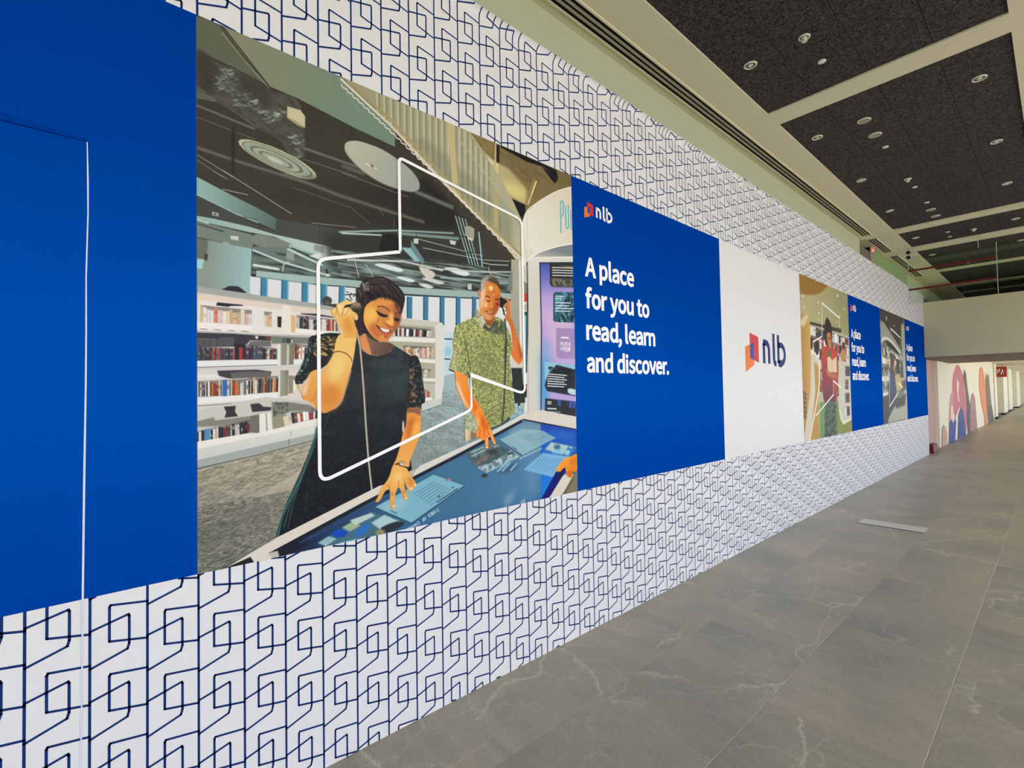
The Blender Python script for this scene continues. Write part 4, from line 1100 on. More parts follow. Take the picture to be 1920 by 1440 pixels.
('S',(236,224,206),7.4,0.9,1,1,[1149,1630,1156,1615,1183,1612]),
('S',(236,224,206),7.5,0.9,1,1,[1183,1611,1189,1595,1217,1592]),
('S',(236,224,206),7.6,0.9,1,1,[1217,1590,1224,1575,1252,1572]),
('S',(236,224,206),7.7,1,1,1,[1252,1569,1259,1554,1287,1550]),
('S',(236,224,206),7.8,1,1,1,[1287,1548,1294,1532,1323,1529]),
('S',(236,224,206),7.9,1,1,1,[1323,1526,1330,1511,1360,1507]),
('S',(236,224,206),8,1,1,1,[1360,1504,1367,1488,1397,1484]),
('S',(236,224,206),8.1,1,1,1,[1397,1481,1405,1465,1435,1461]),
('S',(236,224,206),8.2,1,1,1,[1435,1458,1443,1442,1474,1437]),
('S',(236,224,206),8.3,1,1,1,[1474,1434,1482,1418,1514,1413]),
('S',(236,224,206),8.5,1.1,1,1,[1514,1410,1521,1393,1554,1388]),
('S',(236,224,206),8.6,1.1,1,1,[1554,1385,1562,1368,1595,1363]),
('S',(196,184,140),7.4,1.7,0,1,[1162,1925,1419,1731,1582,1612]),
('G',(176,174,156),(160,162,150),[1504,1332,1493,864],0,0,[1497,1373,1575,1381,1567,732,1514,731,1485,1029]),
('P',(120,132,126),3.5,0,1,[1486,1296,1504,1312,1501,1198,1466,1193,1472,1254]),
('S',(120,124,118),4.9,1.8,0,1,[1523,979,1550,976]),
('P',(236,233,226),0,0,1,[1554,1377,1613,1393,1605,428,1547,431]),
('P',(196,194,178),1.8,1,1,[1584,1593,1624,1636,1621,1472,1605,1491,1587,1532]),
('P',(150,142,116),1.8,0,1,[1586,1493,1618,1466,1610,1391,1585,1376]),
('P',(206,202,188),1.8,0,1,[1584,1348,1617,1359,1615,1252,1599,1261,1581,1275]),
('P',(140,136,122),1.8,0,1,[1581,1273,1615,1250,1612,1190,1579,1186]),
('P',(208,58,52),1.8,0,1,[1579,1186,1614,1196,1611,1148,1579,1136]),
('P',(180,178,166),1.4,0,1,[1577,1120,1613,1140,1611,1096,1577,1092]),
('P',(150,196,214),1.8,0,1,[1586,1081,1615,1088,1606,731,1583,726]),
('P',(60,84,90),1.8,0,1,[1603,1064,1615,1070,1605,735,1593,731]),
('P',(40,74,70),1.4,0,1,[1586,1086,1615,1089,1615,1067,1585,1064]),
('P',(216,222,226),3.6,0,1,[1580,735,1609,735,1607,675,1579,674]),
('P',(50,40,42),1.4,0,1,[1582,670,1607,672,1607,604,1596,593,1580,600]),
('P',(190,80,66),2.9,0,1,[1588,665,1605,665,1604,637,1591,642]),
('G',(234,230,224),(218,214,204),[1626,1451,1731,1240],0,0,[1622,1420,2081,1530,2044,369,1649,502,1589,459,1621,1041]),
('S',(206,202,192),3.6,0,0,1,[1631,1401,1618,979]),
('G',(238,233,222),(226,218,200),[1620,1598,2000,1806],1.1,0,[1585,1585,1598,1633,1622,1672,1701,1740,1784,1799,1870,1854,1958,1899,2051,1940,2039,1565,1948,1539,1860,1509,1775,1475,1693,1437,1630,1395,1614,1372,1584,1367,1579,1478]),
('S',(248,246,238),6.2,1.6,1,1,[1585,1591,1622,1672,1701,1740,1784,1799,1870,1854,1958,1899,2051,1940]),
('S',(206,200,186),3.6,1.8,0,1,[1622,1678,1623,1374]),
('G',(128,140,146),(190,186,178),[1775,1493,1774,1431],1.6,0,[1626,1390,1693,1434,1775,1472,1860,1505,1947,1535,2039,1562,2036,1478,1630,1403]),
('S',(250,248,242),7.8,1.6,1,1,[1626,1392,1693,1438,1775,1476,1860,1510,1948,1540,2039,1566]),
('S',(240,238,230),9.4,1.6,0,1,[1630,1403,2036,1480]),
('S',(196,190,176),3.7,2.2,0,1,[1639,1456,1642,1417]),
('S',(196,190,176),3.7,2.2,0,1,[1659,1465,1660,1426]),
('S',(70,182,198),8.9,1.2,0,1,[1912,1607,1912,1798,1924,1812,1938,1809,1937,1733,1915,1708]),
('S',(70,182,198),9,1.2,0,1,[1958,1792,1957,1661,1968,1646,1983,1660,1984,1800]),
('S',(70,182,198),9.2,1.2,0,1,[2007,1777,2007,1648]),
('G',(70,92,190),(190,166,224),[1735,1379,1762,1186],0,0,[1719,1390,2030,1445,2016,1009,2010,470,1708,517]),
('P',(220,188,222),31.6,0,0.8,[1725,1114,2007,1144,2005,814,1863,820,1769,972]),
('P',(64,160,222),26.3,0,1,[1717,843,1792,807,1756,515,1708,517]),
('P',(120,176,224),26.5,0,0.8,[1740,931,1795,915,1778,816,1716,814]),
('S',(28,34,52),8.2,1.5,0,1,[1722,1391,1724,987,1708,517]),
('S',(30,34,44),6.3,1.6,0,1,[1719,1389,2029,1443]),
('P',(44,46,44),1.6,0,1,[1805,1401,2029,1438,2025,1284,1826,1260,1803,1273]),
('P',(126,124,112),4,0,1,[1811,1312,2026,1335,2025,1288,1831,1264]),
('N',(50,54,48),0.8,16.1,16.1,8,0.5,0,[1811,1312,2026,1335,2025,1288,1831,1264]),
('P',(206,182,130),4.9,0,1,[1877,1401,2029,1414,2028,1403]),
('S',(226,228,230),6.1,1.2,0,1,[1825,1379,2028,1408]),
('S',(226,228,230),6.1,1.2,0,1,[1825,1363,2028,1391]),
('S',(226,228,230),6.1,1.2,0,1,[1824,1348,2027,1375]),
('S',(226,228,230),6,1.2,0,1,[1824,1331,2027,1358]),
('P',(46,88,110),1.6,0,1,[1847,1232,2024,1253,2018,1061,1841,1049,1825,1059,1831,1218]),
('N',(120,186,206),0.8,16.1,36.3,-53,0.5,0,[1847,1232,2024,1253,2018,1061,1841,1049]),
('N',(14,24,32),0.8,28.5,20.4,-52,0.55,0,[1951,1245,2024,1253,2018,1061,1867,1051]),
('S',(226,236,240),6,1.2,0,1,[1848,1207,1924,1214]),
('S',(226,236,240),5.9,1.2,0,1,[1848,1194,1906,1199]),
('S',(226,236,240),6,1.2,0,1,[1847,1167,1985,1181]),
('S',(226,236,240),6,1.2,0,1,[1847,1149,1975,1162]),
('S',(226,236,240),6.1,1.2,0,1,[1846,1133,2020,1149]),
('S',(226,236,240),6,1.2,0,1,[1846,1116,1983,1128]),
('P',(168,144,194),2,0,1,[1858,1014,2019,1023,2013,830,1864,828,1847,841,1849,1003]),
('S',(244,240,246),10.4,1.4,0,1,[1891,958,1964,960]),
('S',(246,243,248),3.8,1,0,1,[1886,931,1891,931]),
('S',(246,243,248),3.8,1,0,1,[1888,931,1888,910]),
('S',(246,243,248),3.8,1,0,1,[1893,910,1894,931]),
('S',(246,243,248),3.8,1,0,1,[1899,910,1900,931]),
('S',(246,243,248),3.8,1,0,1,[1894,921,1899,921]),
('S',(246,243,248),3.8,1,0,1,[1908,931,1902,931,1902,911,1907,911]),
('S',(246,243,248),3.8,1,0,1,[1902,921,1907,921]),
('S',(246,243,248),3.8,1,0,1,[1919,931,1919,911,1924,911]),
('S',(246,243,248),3.8,1,0,1,[1934,931,1928,931,1927,911,1933,911]),
('S',(246,243,248),3.8,1,0,1,[1927,922,1932,922]),
('S',(246,243,248),3.8,1,0,1,[1936,911,1936,932,1942,911,1942,932]),
('S',(246,243,248),3.8,1,0,1,[1951,929,1949,932,1946,932,1945,928,1946,923,1949,920,1950,915,1949,911,1946,911,1944,914]),
('S',(246,243,248),3.9,1,0,1,[1965,932,1963,929,1962,922,1962,914,1964,911,1967,914,1968,922,1967,929,1965,932]),
('S',(246,243,248),3.9,1,0,1,[1977,932,1971,932,1970,911]),
('S',(246,243,248),3.9,1,0,1,[1970,922,1975,922]),
('S',(246,243,248),3.8,1,0,1,[1888,902,1887,880,1893,880]),
('S',(246,243,248),3.8,1,0,1,[1899,880,1900,902]),
('S',(246,243,248),3.8,1,0,1,[1906,902,1912,902]),
('S',(246,243,248),3.8,1,0,1,[1909,902,1909,880]),
('S',(246,243,248),3.8,1,0,1,[1922,902,1915,902,1915,880,1921,880]),
('S',(246,243,248),3.8,1,0,1,[1915,892,1920,892]),
('S',(246,243,248),3.8,1,0,1,[1924,880,1925,902,1930,902,1931,897,1930,892,1924,892]),
('S',(246,243,248),3.8,1,0,1,[1928,892,1930,880]),
('S',(246,243,248),3.8,1,0,1,[1933,880,1937,902,1940,880]),
('S',(246,243,248),3.8,1,0,1,[1935,888,1939,888]),
('S',(246,243,248),3.8,1,0,1,[1944,902,1950,902]),
('S',(246,243,248),3.8,1,0,1,[1947,902,1946,880]),
('S',(246,243,248),3.9,1,0,1,[1953,902,1952,884,1954,880,1957,880,1959,884,1959,902]),
('S',(246,243,248),3.9,1,0,1,[1962,880,1963,902,1968,902,1969,897,1967,891,1962,891]),
('S',(246,243,248),3.9,1,0,1,[1966,891,1968,880]),
('S',(246,243,248),3.9,1,0,1,[1979,902,1972,902,1971,880,1978,880]),
('S',(246,243,248),3.9,1,0,1,[1972,891,1977,891]),
('S',(244,240,246),4,0,0,1,[1924,873,1961,873]),
('P',(142,202,226),1.6,0,1,[1743,806,2020,790,2016,681,1744,699]),
('P',(36,42,52),2,0,1,[1743,665,1769,729,1848,789,2019,763,2014,596,1759,630]),
('N',(12,16,22),0.9,27.7,27.7,1,0.5,0,[1777,777,2019,763,2015,630,1774,651]),
('S',(230,238,242),6.2,1.2,0,1,[1766,733,1938,725]),
('S',(230,238,242),6.2,1.2,0,1,[1765,719,1915,711]),
('S',(230,238,242),6.2,1.2,0,1,[1765,704,1937,697]),
('S',(230,238,242),6.2,1.2,0,1,[1764,690,1914,683]),
('S',(230,238,242),6.2,1.2,0,1,[1764,675,1936,669]),
('S',(230,238,242),6.2,1.2,0,1,[1764,661,1913,654]),
('P',(196,226,236),2.4,1,1,[1947,643,2015,637,2014,604,1953,615]),
('P',(40,44,54),1.6,0,1,[1744,588,2020,562,2017,465,1739,514]),
('N',(66,110,210),0.9,16,48,-1,0.55,0,[1842,579,2020,562,2019,517,1841,542]),
('S',(214,222,228),6.9,1.1,0,1,[1761,567,1799,564]),
('S',(214,222,228),6.8,1.1,0,1,[1761,556,1795,553]),
('S',(214,222,228),8.4,1.1,0,1,[1760,527,1840,522]),
('S',(214,222,228),3.9,1.2,0,1,[1759,508,1876,501]),
('P',(170,200,208),0,0,1,[1464,518,1577,565,1573,493,1469,460]),
('N',(110,140,150),0.5,20.8,10.4,-15,0.5,0,[1464,518,1577,565,1573,493,1469,460]),
('P',(214,214,206),2.1,0,1,[1466,818,1566,805,1565,754,1481,752]),
('P',(38,46,48),1.4,0,1,[1480,760,1565,763,1569,678,1585,624,1583,564,1504,563,1491,653]),
('P',(192,198,168),1.2,0,1,[1158,533,1219,507,1229,415,1189,427,1158,440]),
('N',(120,132,96),0.7,9.2,9.2,-3,0.5,0,[1158,533,1219,507,1229,415,1189,427,1158,440]),
('P',(216,190,150),1.5,0,1,[1157,442,1193,428,1193,383,1159,374]),
('P',(232,214,182),2.4,0,1,[1165,438,1177,433,1174,380,1164,379]),
('P',(150,120,84),2.5,0,1,[1193,424,1229,415,1228,388,1193,383]),
('G',(196,196,122),(168,170,96),[1140,968,1415,860],1,1,[1248,1064,1228,1022,1189,1004,1140,981,1116,966,1103,941,1097,904,1091,874,1097,856,1090,811,1069,744,1102,731,1147,722,1178,709,1192,704,1198,654,1211,608,1235,588,1273,529,1321,435,1362,442,1409,455,1464,489,1500,517,1501,546,1489,620,1480,703,1476,765,1468,810,1489,860,1490,910,1485,896,1478,946,1457,980,1440,1009,1410,1029,1369,1035,1303,1003]),
('N',(112,122,66),0.8,8.3,6.4,-24,0.48,1,[1248,1064,1228,1022,1189,1004,1140,981,1116,966,1103,941,1097,904,1091,874,1097,856,1090,811,1069,744,1102,731,1147,722,1178,709,1192,704,1198,654,1211,608,1235,588,1273,529,1321,435,1362,442,1409,455,1464,489,1500,517,1501,546,1489,620,1480,703,1476,765,1468,810,1489,860,1490,910,1485,896,1478,946,1457,980,1440,1009,1410,1029,1369,1035,1303,1003]),
('N',(226,224,160),0.65,7,6.1,23,0.56,1,[1248,1064,1228,1022,1189,1004,1140,981,1116,966,1103,941,1097,904,1091,874,1097,856,1090,811,1069,744,1102,731,1147,722,1178,709,1192,704,1198,654,1211,608,1235,588,1273,529,1321,435,1362,442,1409,455,1464,489,1500,517,1501,546,1489,620,1480,703,1476,765,1468,810,1489,860,1490,910,1485,896,1478,946,1457,980,1440,1009,1410,1029,1369,1035,1303,1003]),
('N',(84,96,56),0.6,7,5.4,-7,0.58,1,[1248,1064,1228,1022,1189,1004,1140,981,1116,966,1103,941,1097,904,1091,874,1097,856,1090,811,1069,744,1102,731,1147,722,1178,709,1192,704,1198,654,1211,608,1235,588,1273,529,1321,435,1362,442,1409,455,1464,489,1500,517,1501,546,1489,620,1480,703,1476,765,1468,810,1489,860,1490,910,1485,896,1478,946,1457,980,1440,1009,1410,1029,1369,1035,1303,1003]),
('P',(120,128,84),28.9,0,0.35,[1261,896,1331,900,1358,742,1295,622,1258,779]),
('P',(214,214,180),11.8,0,0.6,[1086,848,1113,849,1107,736,1075,743]),
('S',(70,78,44),4.9,1.5,1,1,[1165,890,1182,834,1193,765,1195,731]),
('S',(60,66,40),6.1,1.5,0,1,[1180,738,1192,707,1184,700]),
('P',(44,40,34),1.3,0,1,[1321,435,1362,442,1409,455,1464,489,1466,472,1409,447,1331,426]),
('S',(40,44,40),3.5,1.2,0,1,[1066,744,1102,730]),
('P',(146,84,50),1.9,0,1,[1266,1060,1311,1039,1369,1035,1355,998,1330,977,1299,1003]),
('P',(206,202,168),1.3,0,1,[1248,1065,1268,1054,1305,1002,1278,962,1255,988,1229,1015]),
('N',(130,130,100),0.8,9.5,9.5,5,0.55,0,[1248,1065,1268,1054,1305,1002,1278,962,1255,988,1229,1015]),
('P',(74,78,66),1.6,0,1,[1296,993,1330,967,1372,1021,1376,1000,1352,950,1330,954,1286,965]),
('P',(108,116,88),1.7,0,1,[1372,1022,1395,982,1434,1016,1446,993,1436,943,1352,943,1334,956,1372,1000]),
('N',(66,74,52),0.8,11.4,11.4,5,0.5,0,[1372,1022,1434,1016,1446,993,1436,943,1352,943]),
('G',(240,150,72),(196,100,42),[1297,1107,1404,1113],1,1,[1274,1155,1280,1194,1311,1219,1364,1220,1402,1204,1409,1169,1405,1120,1397,1086,1375,1052,1354,1024,1329,1014,1295,1023,1271,1046,1264,1088]),
('P',(236,204,180),7.7,1,1,[1274,1168,1294,1193,1302,1165,1297,1126,1282,1074,1268,1088]),
('P',(255,232,168),5.2,1,1,[1331,1195,1356,1201,1357,1179,1335,1176]),
('P',(226,130,52),8,1,1,[1364,1212,1402,1198,1405,1159,1371,1161]),
('P',(232,160,110),6.5,1,1,[1291,1050,1336,1035,1331,1015,1299,1025]),
('P',(176,88,38),7.3,1,1,[1362,1095,1400,1106,1377,1055,1356,1050]),
('S',(66,36,22),5.5,1.3,1,1,[1305,1139,1322,1141,1336,1136]),
('S',(66,36,22),5.7,1.3,1,1,[1371,1129,1387,1133,1403,1132]),
('P',(70,36,24),1.3,1,1,[1313,1119,1337,1118,1333,1112,1317,1112]),
('P',(70,36,24),1.3,1,1,[1372,1111,1397,1109,1393,1103,1378,1104]),
('P',(222,140,84),1.9,1,1,[1305,1126,1333,1124,1313,1117]),
('S',(250,186,112),4.9,2.3,0,1,[1345,1116,1346,1084]),
('S',(150,70,30),3.3,1.3,1,1,[1322,1077,1336,1072,1357,1074]),
('S',(170,84,40),3.2,1.6,1,1,[1321,1097,1312,1080,1320,1072]),
('P',(104,42,30),1,1,1,[1304,1064,1320,1062,1340,1053,1363,1055,1344,1046,1320,1049]),
('P',(244,236,228),0.8,0,1,[1312,1061,1336,1052,1357,1053,1336,1049,1320,1053]),
('S',(150,76,46),3.2,1.3,1,1,[1290,1078,1296,1060,1305,1045]),
('P',(216,120,92),1.6,1,1,[1316,1046,1344,1044,1332,1038]),
('G',(176,172,160),(66,56,42),[1283,1217,1406,1208],1,1,[1277,1162,1277,1213,1299,1241,1336,1259,1373,1253,1402,1228,1415,1196,1406,1192,1381,1214,1340,1222,1315,1221,1303,1204,1290,1170]),
('N',(210,206,196),0.5,9.7,6.4,8,0.55,0,[1277,1162,1277,1213,1299,1241,1336,1259,1315,1221,1290,1170]),
('P',(84,70,50),3.3,1,1,[1324,1235,1365,1245,1402,1221,1406,1198,1377,1220,1336,1223]),
('P',(226,150,96),1.3,1,1,[1258,1166,1272,1163,1275,1130,1265,1123,1259,1141]),
('S',(170,90,50),2.9,1,0,1,[1264,1157,1269,1136]),
('P',(206,124,70),1.4,1,1,[1439,1148,1465,1147,1484,1132,1486,1089,1490,1030,1470,1013,1445,1031,1441,1052,1454,1066,1442,1091,1436,1110,1460,1123]),
('P',(22,22,26),1.4,0,1,[1408,1150,1430,1144,1449,1136,1460,1131,1458,1123,1436,1110,1429,1093,1439,1071,1440,1050,1432,1051,1422,1089,1404,1094,1407,1120]),
('S',(130,64,34),3.4,0,0,1,[1440,1094,1457,1099]),
('S',(130,64,34),3.4,0,0,1,[1441,1075,1457,1078]),
('S',(240,176,120),4.8,2.1,0,1,[1478,1128,1483,1089,1484,1036]),
('G',(206,112,44),(232,124,52),[1484,1012,1525,865],1,1,[1462,1029,1490,1033,1506,1004,1526,946,1546,900,1558,853,1568,839,1565,809,1551,788,1532,784,1507,802,1483,831,1489,873,1495,851,1490,913,1481,976]),
('P',(176,84,34),8.5,1,1,[1535,913,1562,864,1561,813,1544,829]),
('S',(250,200,160),3.5,1.7,1,1,[1483,831,1507,802,1532,784]),
('G',(244,160,84),(255,138,40),[1106,699,1189,677],0.9,1,[1103,734,1148,723,1178,707,1180,669,1197,623,1221,598,1254,557,1282,513,1304,469,1332,422,1358,362,1356,348,1341,355,1316,395,1311,386,1310,335,1295,330,1287,348,1282,384,1270,372,1250,388,1236,391,1231,411,1242,448,1224,498,1195,529,1168,550,1140,594,1109,647,1105,691]),
('P',(250,208,168),6,1,1,[1105,676,1119,677,1159,593,1186,547,1163,563,1132,609]),
('P',(226,110,24),9.3,1,1,[1188,616,1234,561,1272,497,1252,487,1210,546]),
('S',(196,84,20),3.4,1.6,1,1,[1242,448,1254,428,1250,390]),
('S',(196,84,20),3.5,1.6,1,1,[1272,482,1283,427,1282,384]),
('S',(196,84,20),3.5,1.6,1,1,[1296,457,1307,425,1315,395]),
('S',(255,190,110),6.4,2.2,0,1,[1297,387,1299,340]),
('S',(255,180,100),6.5,2.3,0,1,[1316,429,1345,363]),
('P',(255,186,120),5.2,1,1,[1297,1107,1321,1107,1316,1084,1292,1081]),
('S',(255,214,160),4.6,2.6,0,1,[1353,1156,1371,1155]),
('S',(170,86,40),2.9,2,1,0.6,[1314,1151,1338,1156,1363,1157]),
('S',(170,86,40),3,2,1,0.5,[1318,1164,1347,1171,1376,1170]),
('P',(150,76,36),3.3,1,1,[1398,1132,1407,1120,1399,1090,1393,1105]),
('P',(200,110,60),2.6,1,1,[1332,1079,1355,1082,1353,1075,1336,1072]),
('S',(98,110,98),12.1,1,0,1,[1438,1032,1443,960,1445,848,1442,907,1434,743,1423,580,1401,448]),
('S',(40,46,44),6.1,1,0,1,[1443,1029,1447,927,1447,848,1445,907,1437,743,1425,572,1408,447]),
('G',(24,34,60),(52,104,150),[262,8,816,77],0,0,[215,19,610,156,1121,323,1561,475,2096,380,2081,-72,224,-44]),
('G',(66,116,150),(78,130,172),[1119,226,1581,298],32,0,[905,251,1121,319,1562,471,1710,445,1698,-1,1462,-9,942,-1]),
('P',(120,158,176),14.2,0,0.8,[1472,438,1603,469,1707,447,1700,305,1582,331,1439,383]),
('P',(96,142,178),28.8,0,0.7,[1599,330,1702,287,1695,116,1609,25,1577,131]),
('G',(20,70,180),(10,126,228),[1828,410,1755,64],0,0,[1704,449,2058,383,2053,210,1698,-1,1698,244]),
('P',(46,130,214),15.8,0,0.5,[1764,400,2001,372,2000,317,1826,343]),
('S',(28,30,38),14.3,1.3,0,1,[228,14,634,155,1127,314,1556,463]),
('S',(36,40,56),9.4,1.9,0,1,[1564,471,1703,445,2030,387]),
('P',(26,30,44),4.1,0,1,[224,17,342,57,383,32,301,-5]),
('S',(48,70,120),6.9,2.8,0,1,[342,36,818,185]),
('P',(74,106,120),3.8,0,1,[1153,314,1354,367,1546,263,1282,201,1236,224]),
('P',(112,132,132),2.5,0,1,[1181,314,1339,358,1395,338,1213,284]),
('P',(176,208,216),2.6,0,1,[1232,238,1321,253,1394,274,1469,305,1538,264,1292,201]),
('P',(128,112,104),5.1,1,1,[1213,269,1322,305,1374,308,1332,280,1261,248]),
('P',(70,60,56),4.9,1,1,[1302,318,1363,321,1373,296,1322,293]),
('P',(60,86,84),2,0,1,[1437,294,1480,298,1496,285,1442,281]),
('P',(196,222,226),1.6,0,1,[1338,341,1364,348,1387,337,1353,327]),
('N',(60,76,80),0.6,19.2,12.8,14,0.52,0,[1176,314,1354,361,1535,264,1285,207,1232,236]),
('S',(206,226,230),4.3,1.6,0,1,[1190,317,1278,340]),
('S',(206,226,230),4.4,1.6,0,1,[1195,297,1287,323]),
('P',(52,60,64),3.2,0,1,[1255,187,1275,204,1305,189,1289,175]),
('P',(60,78,92),10.1,0,0.7,[1350,199,1512,238,1517,208,1466,185,1371,189]),
('S',(150,196,220),9.9,2,0,1,[1366,199,1435,238]),
('S',(150,196,220),10,2,0,1,[1402,197,1462,239]),
('S',(150,196,220),10.2,2,0,1,[1461,194,1511,230]),
('P',(154,190,202),2.9,0,0.85,[1383,370,1555,417,1721,398,1829,347,1552,270]),
('S',(40,70,84),4.4,1.7,0,1,[1383,367,1552,268]),
('S',(60,90,104),4.8,1.4,0,1,[1481,323,1513,302]),
('N',(110,152,172),0.5,73.1,7.3,12,0.5,0,[1526,385,1720,390,1801,349,1640,310]),
('S',(206,226,232),6.3,1.4,0,1,[1534,250,1545,259]),
('S',(206,226,232),6.3,1.4,0,1,[1554,255,1564,264]),
('S',(206,226,232),6.4,1.4,0,1,[1573,259,1584,269]),
('S',(206,226,232),6.4,1.4,0,1,[1593,264,1604,274]),
('S',(206,226,232),6.4,1.4,0,1,[1613,269,1624,279]),
('S',(206,226,232),6.5,1.4,0,1,[1633,274,1644,284]),
('S',(206,226,232),6.5,1.5,0,1,[1653,279,1664,289]),
('S',(206,226,232),6.6,1.5,0,1,[1674,284,1685,294]),
('S',(206,226,232),6.6,1.5,0,1,[1694,289,1706,299]),
('P',(60,126,188),2.3,0,1,[1717,282,1787,330,2020,278,1942,223]),
('P',(176,206,206),2.3,0,1,[1739,288,1787,324,1944,291,1882,242]),
('P',(70,110,150),4.6,1,1,[1812,304,1857,305,1863,278,1818,282]),
('P',(120,196,232),3.9,1,1,[1824,272,1857,278,1869,250,1785,262]),
('P',(150,204,230),2,0,1,[1951,288,1978,282,1967,271,1943,278]),
('P',(150,204,230),2,0,1,[1916,269,1957,260,1939,232,1895,246]),
('P',(124,182,224),2.6,0,1,[1558,189,1717,269,1949,225,1807,112]),
('S',(84,140,190),3.6,1.8,0,1,[1613,185,1716,247]),
('S',(84,140,190),3.7,1.8,0,1,[1641,179,1741,242]),
('S',(84,140,190),3.7,1.9,0,1,[1670,172,1766,237]),
('S',(84,140,190),3.7,1.9,0,1,[1698,165,1791,232]),
('S',(84,140,190),3.8,1.9,0,1,[1728,158,1816,227]),
('S',(84,140,190),3.8,1.9,0,1,[1757,151,1842,222]),
('S',(84,140,190),3.8,1.9,0,1,[1787,144,1868,216]),
('S',(84,140,190),3.9,1.9,0,1,[1818,137,1894,211]),
('S',(84,140,190),3.9,2,0,1,[1848,130,1921,206]),
('P',(128,184,204),1.3,0,1,[664,126,967,234,1151,155,844,22]),
('S',(38,70,92),4.8,1.3,0,1,[662,124,844,20,1151,153]),
('S',(52,86,106),3.3,1.4,0,1,[664,127,967,235,1151,156]),
('S',(84,130,150),3.5,1.4,0,1,[858,153,975,199]),
('S',(84,130,150),3.6,1.4,0,1,[873,142,990,190]),
('S',(84,130,150),3.6,1.4,0,1,[888,132,1005,182]),
('S',(84,130,150),3.6,1.4,0,1,[903,121,1020,174]),
('S',(84,130,150),3.6,1.4,0,1,[918,110,1035,165]),
('S',(84,130,150),3.6,1.4,0,1,[933,99,1050,157]),
('S',(84,130,150),3.7,1.4,0,1,[948,88,1065,148]),
('S',(40,66,82),5.2,1.4,0,1,[983,95,1109,145]),
('S',(40,66,82),6.7,1.1,0,1,[990,120,1002,124]),
('S',(40,66,82),7,1.2,0,1,[1073,153,1082,156]),
('S',(60,84,96),4.6,1,0,1,[739,97,771,79]),
('P',(150,128,140),1.7,1,1,[1034,199,1060,203,1071,195,1046,190]),
('P',(170,206,214),10.2,0,0.5,[686,117,807,153,832,123,773,84]),
('P',(70,110,130),2.3,0,1,[412,19,646,109,822,24,608,-14,491,-17]),
('P',(20,74,186),1.1,0,1,[464,50,503,64,543,39,520,22,492,27]),
('P',(158,182,150),1.4,0,1,[515,65,561,81,597,57,549,41]),
('P',(188,208,204),1.4,0,1,[550,89,646,103,665,88,573,62]),
('P',(150,186,196),1.3,0,1,[415,22,458,40,492,22,447,1]),
('P',(40,110,200),2.4,0,1,[573,33,627,63,646,48,608,15,572,11]),
('P',(176,206,212),2.5,0,1,[646,60,709,84,802,31,696,15]),
('P',(40,50,62),2.5,1,1,[690,28,768,43,809,26,734,1]),
('P',(120,190,206),2.3,0,1,[503,3,572,5,608,-8,514,-13]),
('P',(150,140,100),2.4,1,1,[673,22,708,15,700,-5,669,1]),
('S',(208,224,234),3.2,0.7,0,1,[997,54,988,51]),
('S',(208,224,234),3.2,0.7,0,1,[993,52,985,66]),
('S',(208,224,234),3.2,0.7,0,1,[973,61,980,47]),
('S',(208,224,234),3.2,0.7,0,1,[965,57,972,44,967,42,962,45,959,50,960,55,965,57]),
('S',(208,224,234),3.2,0.7,0,1,[952,36,960,39,953,53,944,49]),
('S',(208,224,234),3.2,0.7,0,1,[957,46,949,43]),
('S',(208,224,234),3.2,0.7,0,1,[939,33,942,32,946,34,947,37,943,40,937,39,934,42,934,45,939,47,942,46]),
('S',(208,224,234),3.1,0.7,0,1,[920,23,922,27,921,32,917,36,913,36,911,33,912,28,916,24,920,23]),
('S',(208,224,234),3.1,0.7,0,1,[904,17,912,20,905,33]),
('S',(208,224,234),3.1,0.7,0,1,[909,27,902,24]),
('S',(208,224,234),3.1,0.7,0,1,[880,10,884,9,887,12,885,17,881,22,877,22,875,19]),
('S',(208,224,234),3.1,0.7,0,1,[870,19,877,6]),
('S',(208,224,234),3.1,0.7,0,1,[862,16,869,3]),
('S',(208,224,234),3.1,0.7,0,1,[874,13,866,10]),
('S',(208,224,234),3,0.7,0,1,[859,15,862,0,851,11]),
('S',(208,224,234),3,0.7,0,1,[860,10,855,8]),
('S',(208,224,234),3,0.7,0,1,[847,10,854,-3,839,7,846,-6]),
('S',(208,224,234),3,0.7,0,1,[834,-8,838,-9,841,-7,840,-1,835,4,831,4,829,0,831,-3,834,-2]),
('S',(208,224,234),3,0.7,0,1,[824,-15,832,-12,825,1,817,-2]),
('S',(208,224,234),3,0.7,0,1,[828,-6,822,-8]),
('P',(176,190,206),5.2,0,1,[1528,5,1563,24,1568,11,1545,-2]),
('P',(170,186,200),16.8,0,0.6,[1409,40,1497,87,1474,38,1419,-2]),
('P',(44,50,50),0.9,1,1,[394,862,432,874,477,883,525,877,528,834,493,787,459,752,420,726,372,690,356,669,331,677,336,703,357,744,378,804,384,843]),
('N',(206,168,104),1,11.1,5.3,-11,0.5,1,[432,865,499,861,499,793,431,768,405,789,410,844]),
('N',(120,164,166),0.9,6.4,8.5,2,0.52,0,[384,853,416,861,399,800,372,739,336,679,341,711,373,799]),
('N',(16,20,22),0.7,15.3,6.5,-30,0.5,1,[394,862,432,874,477,883,525,877,528,834,493,787,459,752,420,726,372,690,356,669,331,677,336,703,357,744,378,804,384,843]),
('P',(30,34,38),1.7,1,1,[388,745,454,786,476,770,431,729,388,696,341,669,336,679]),
('N',(130,150,152),0.7,5.5,5.5,1,0.62,0,[336,679,388,728,377,690,351,669]),
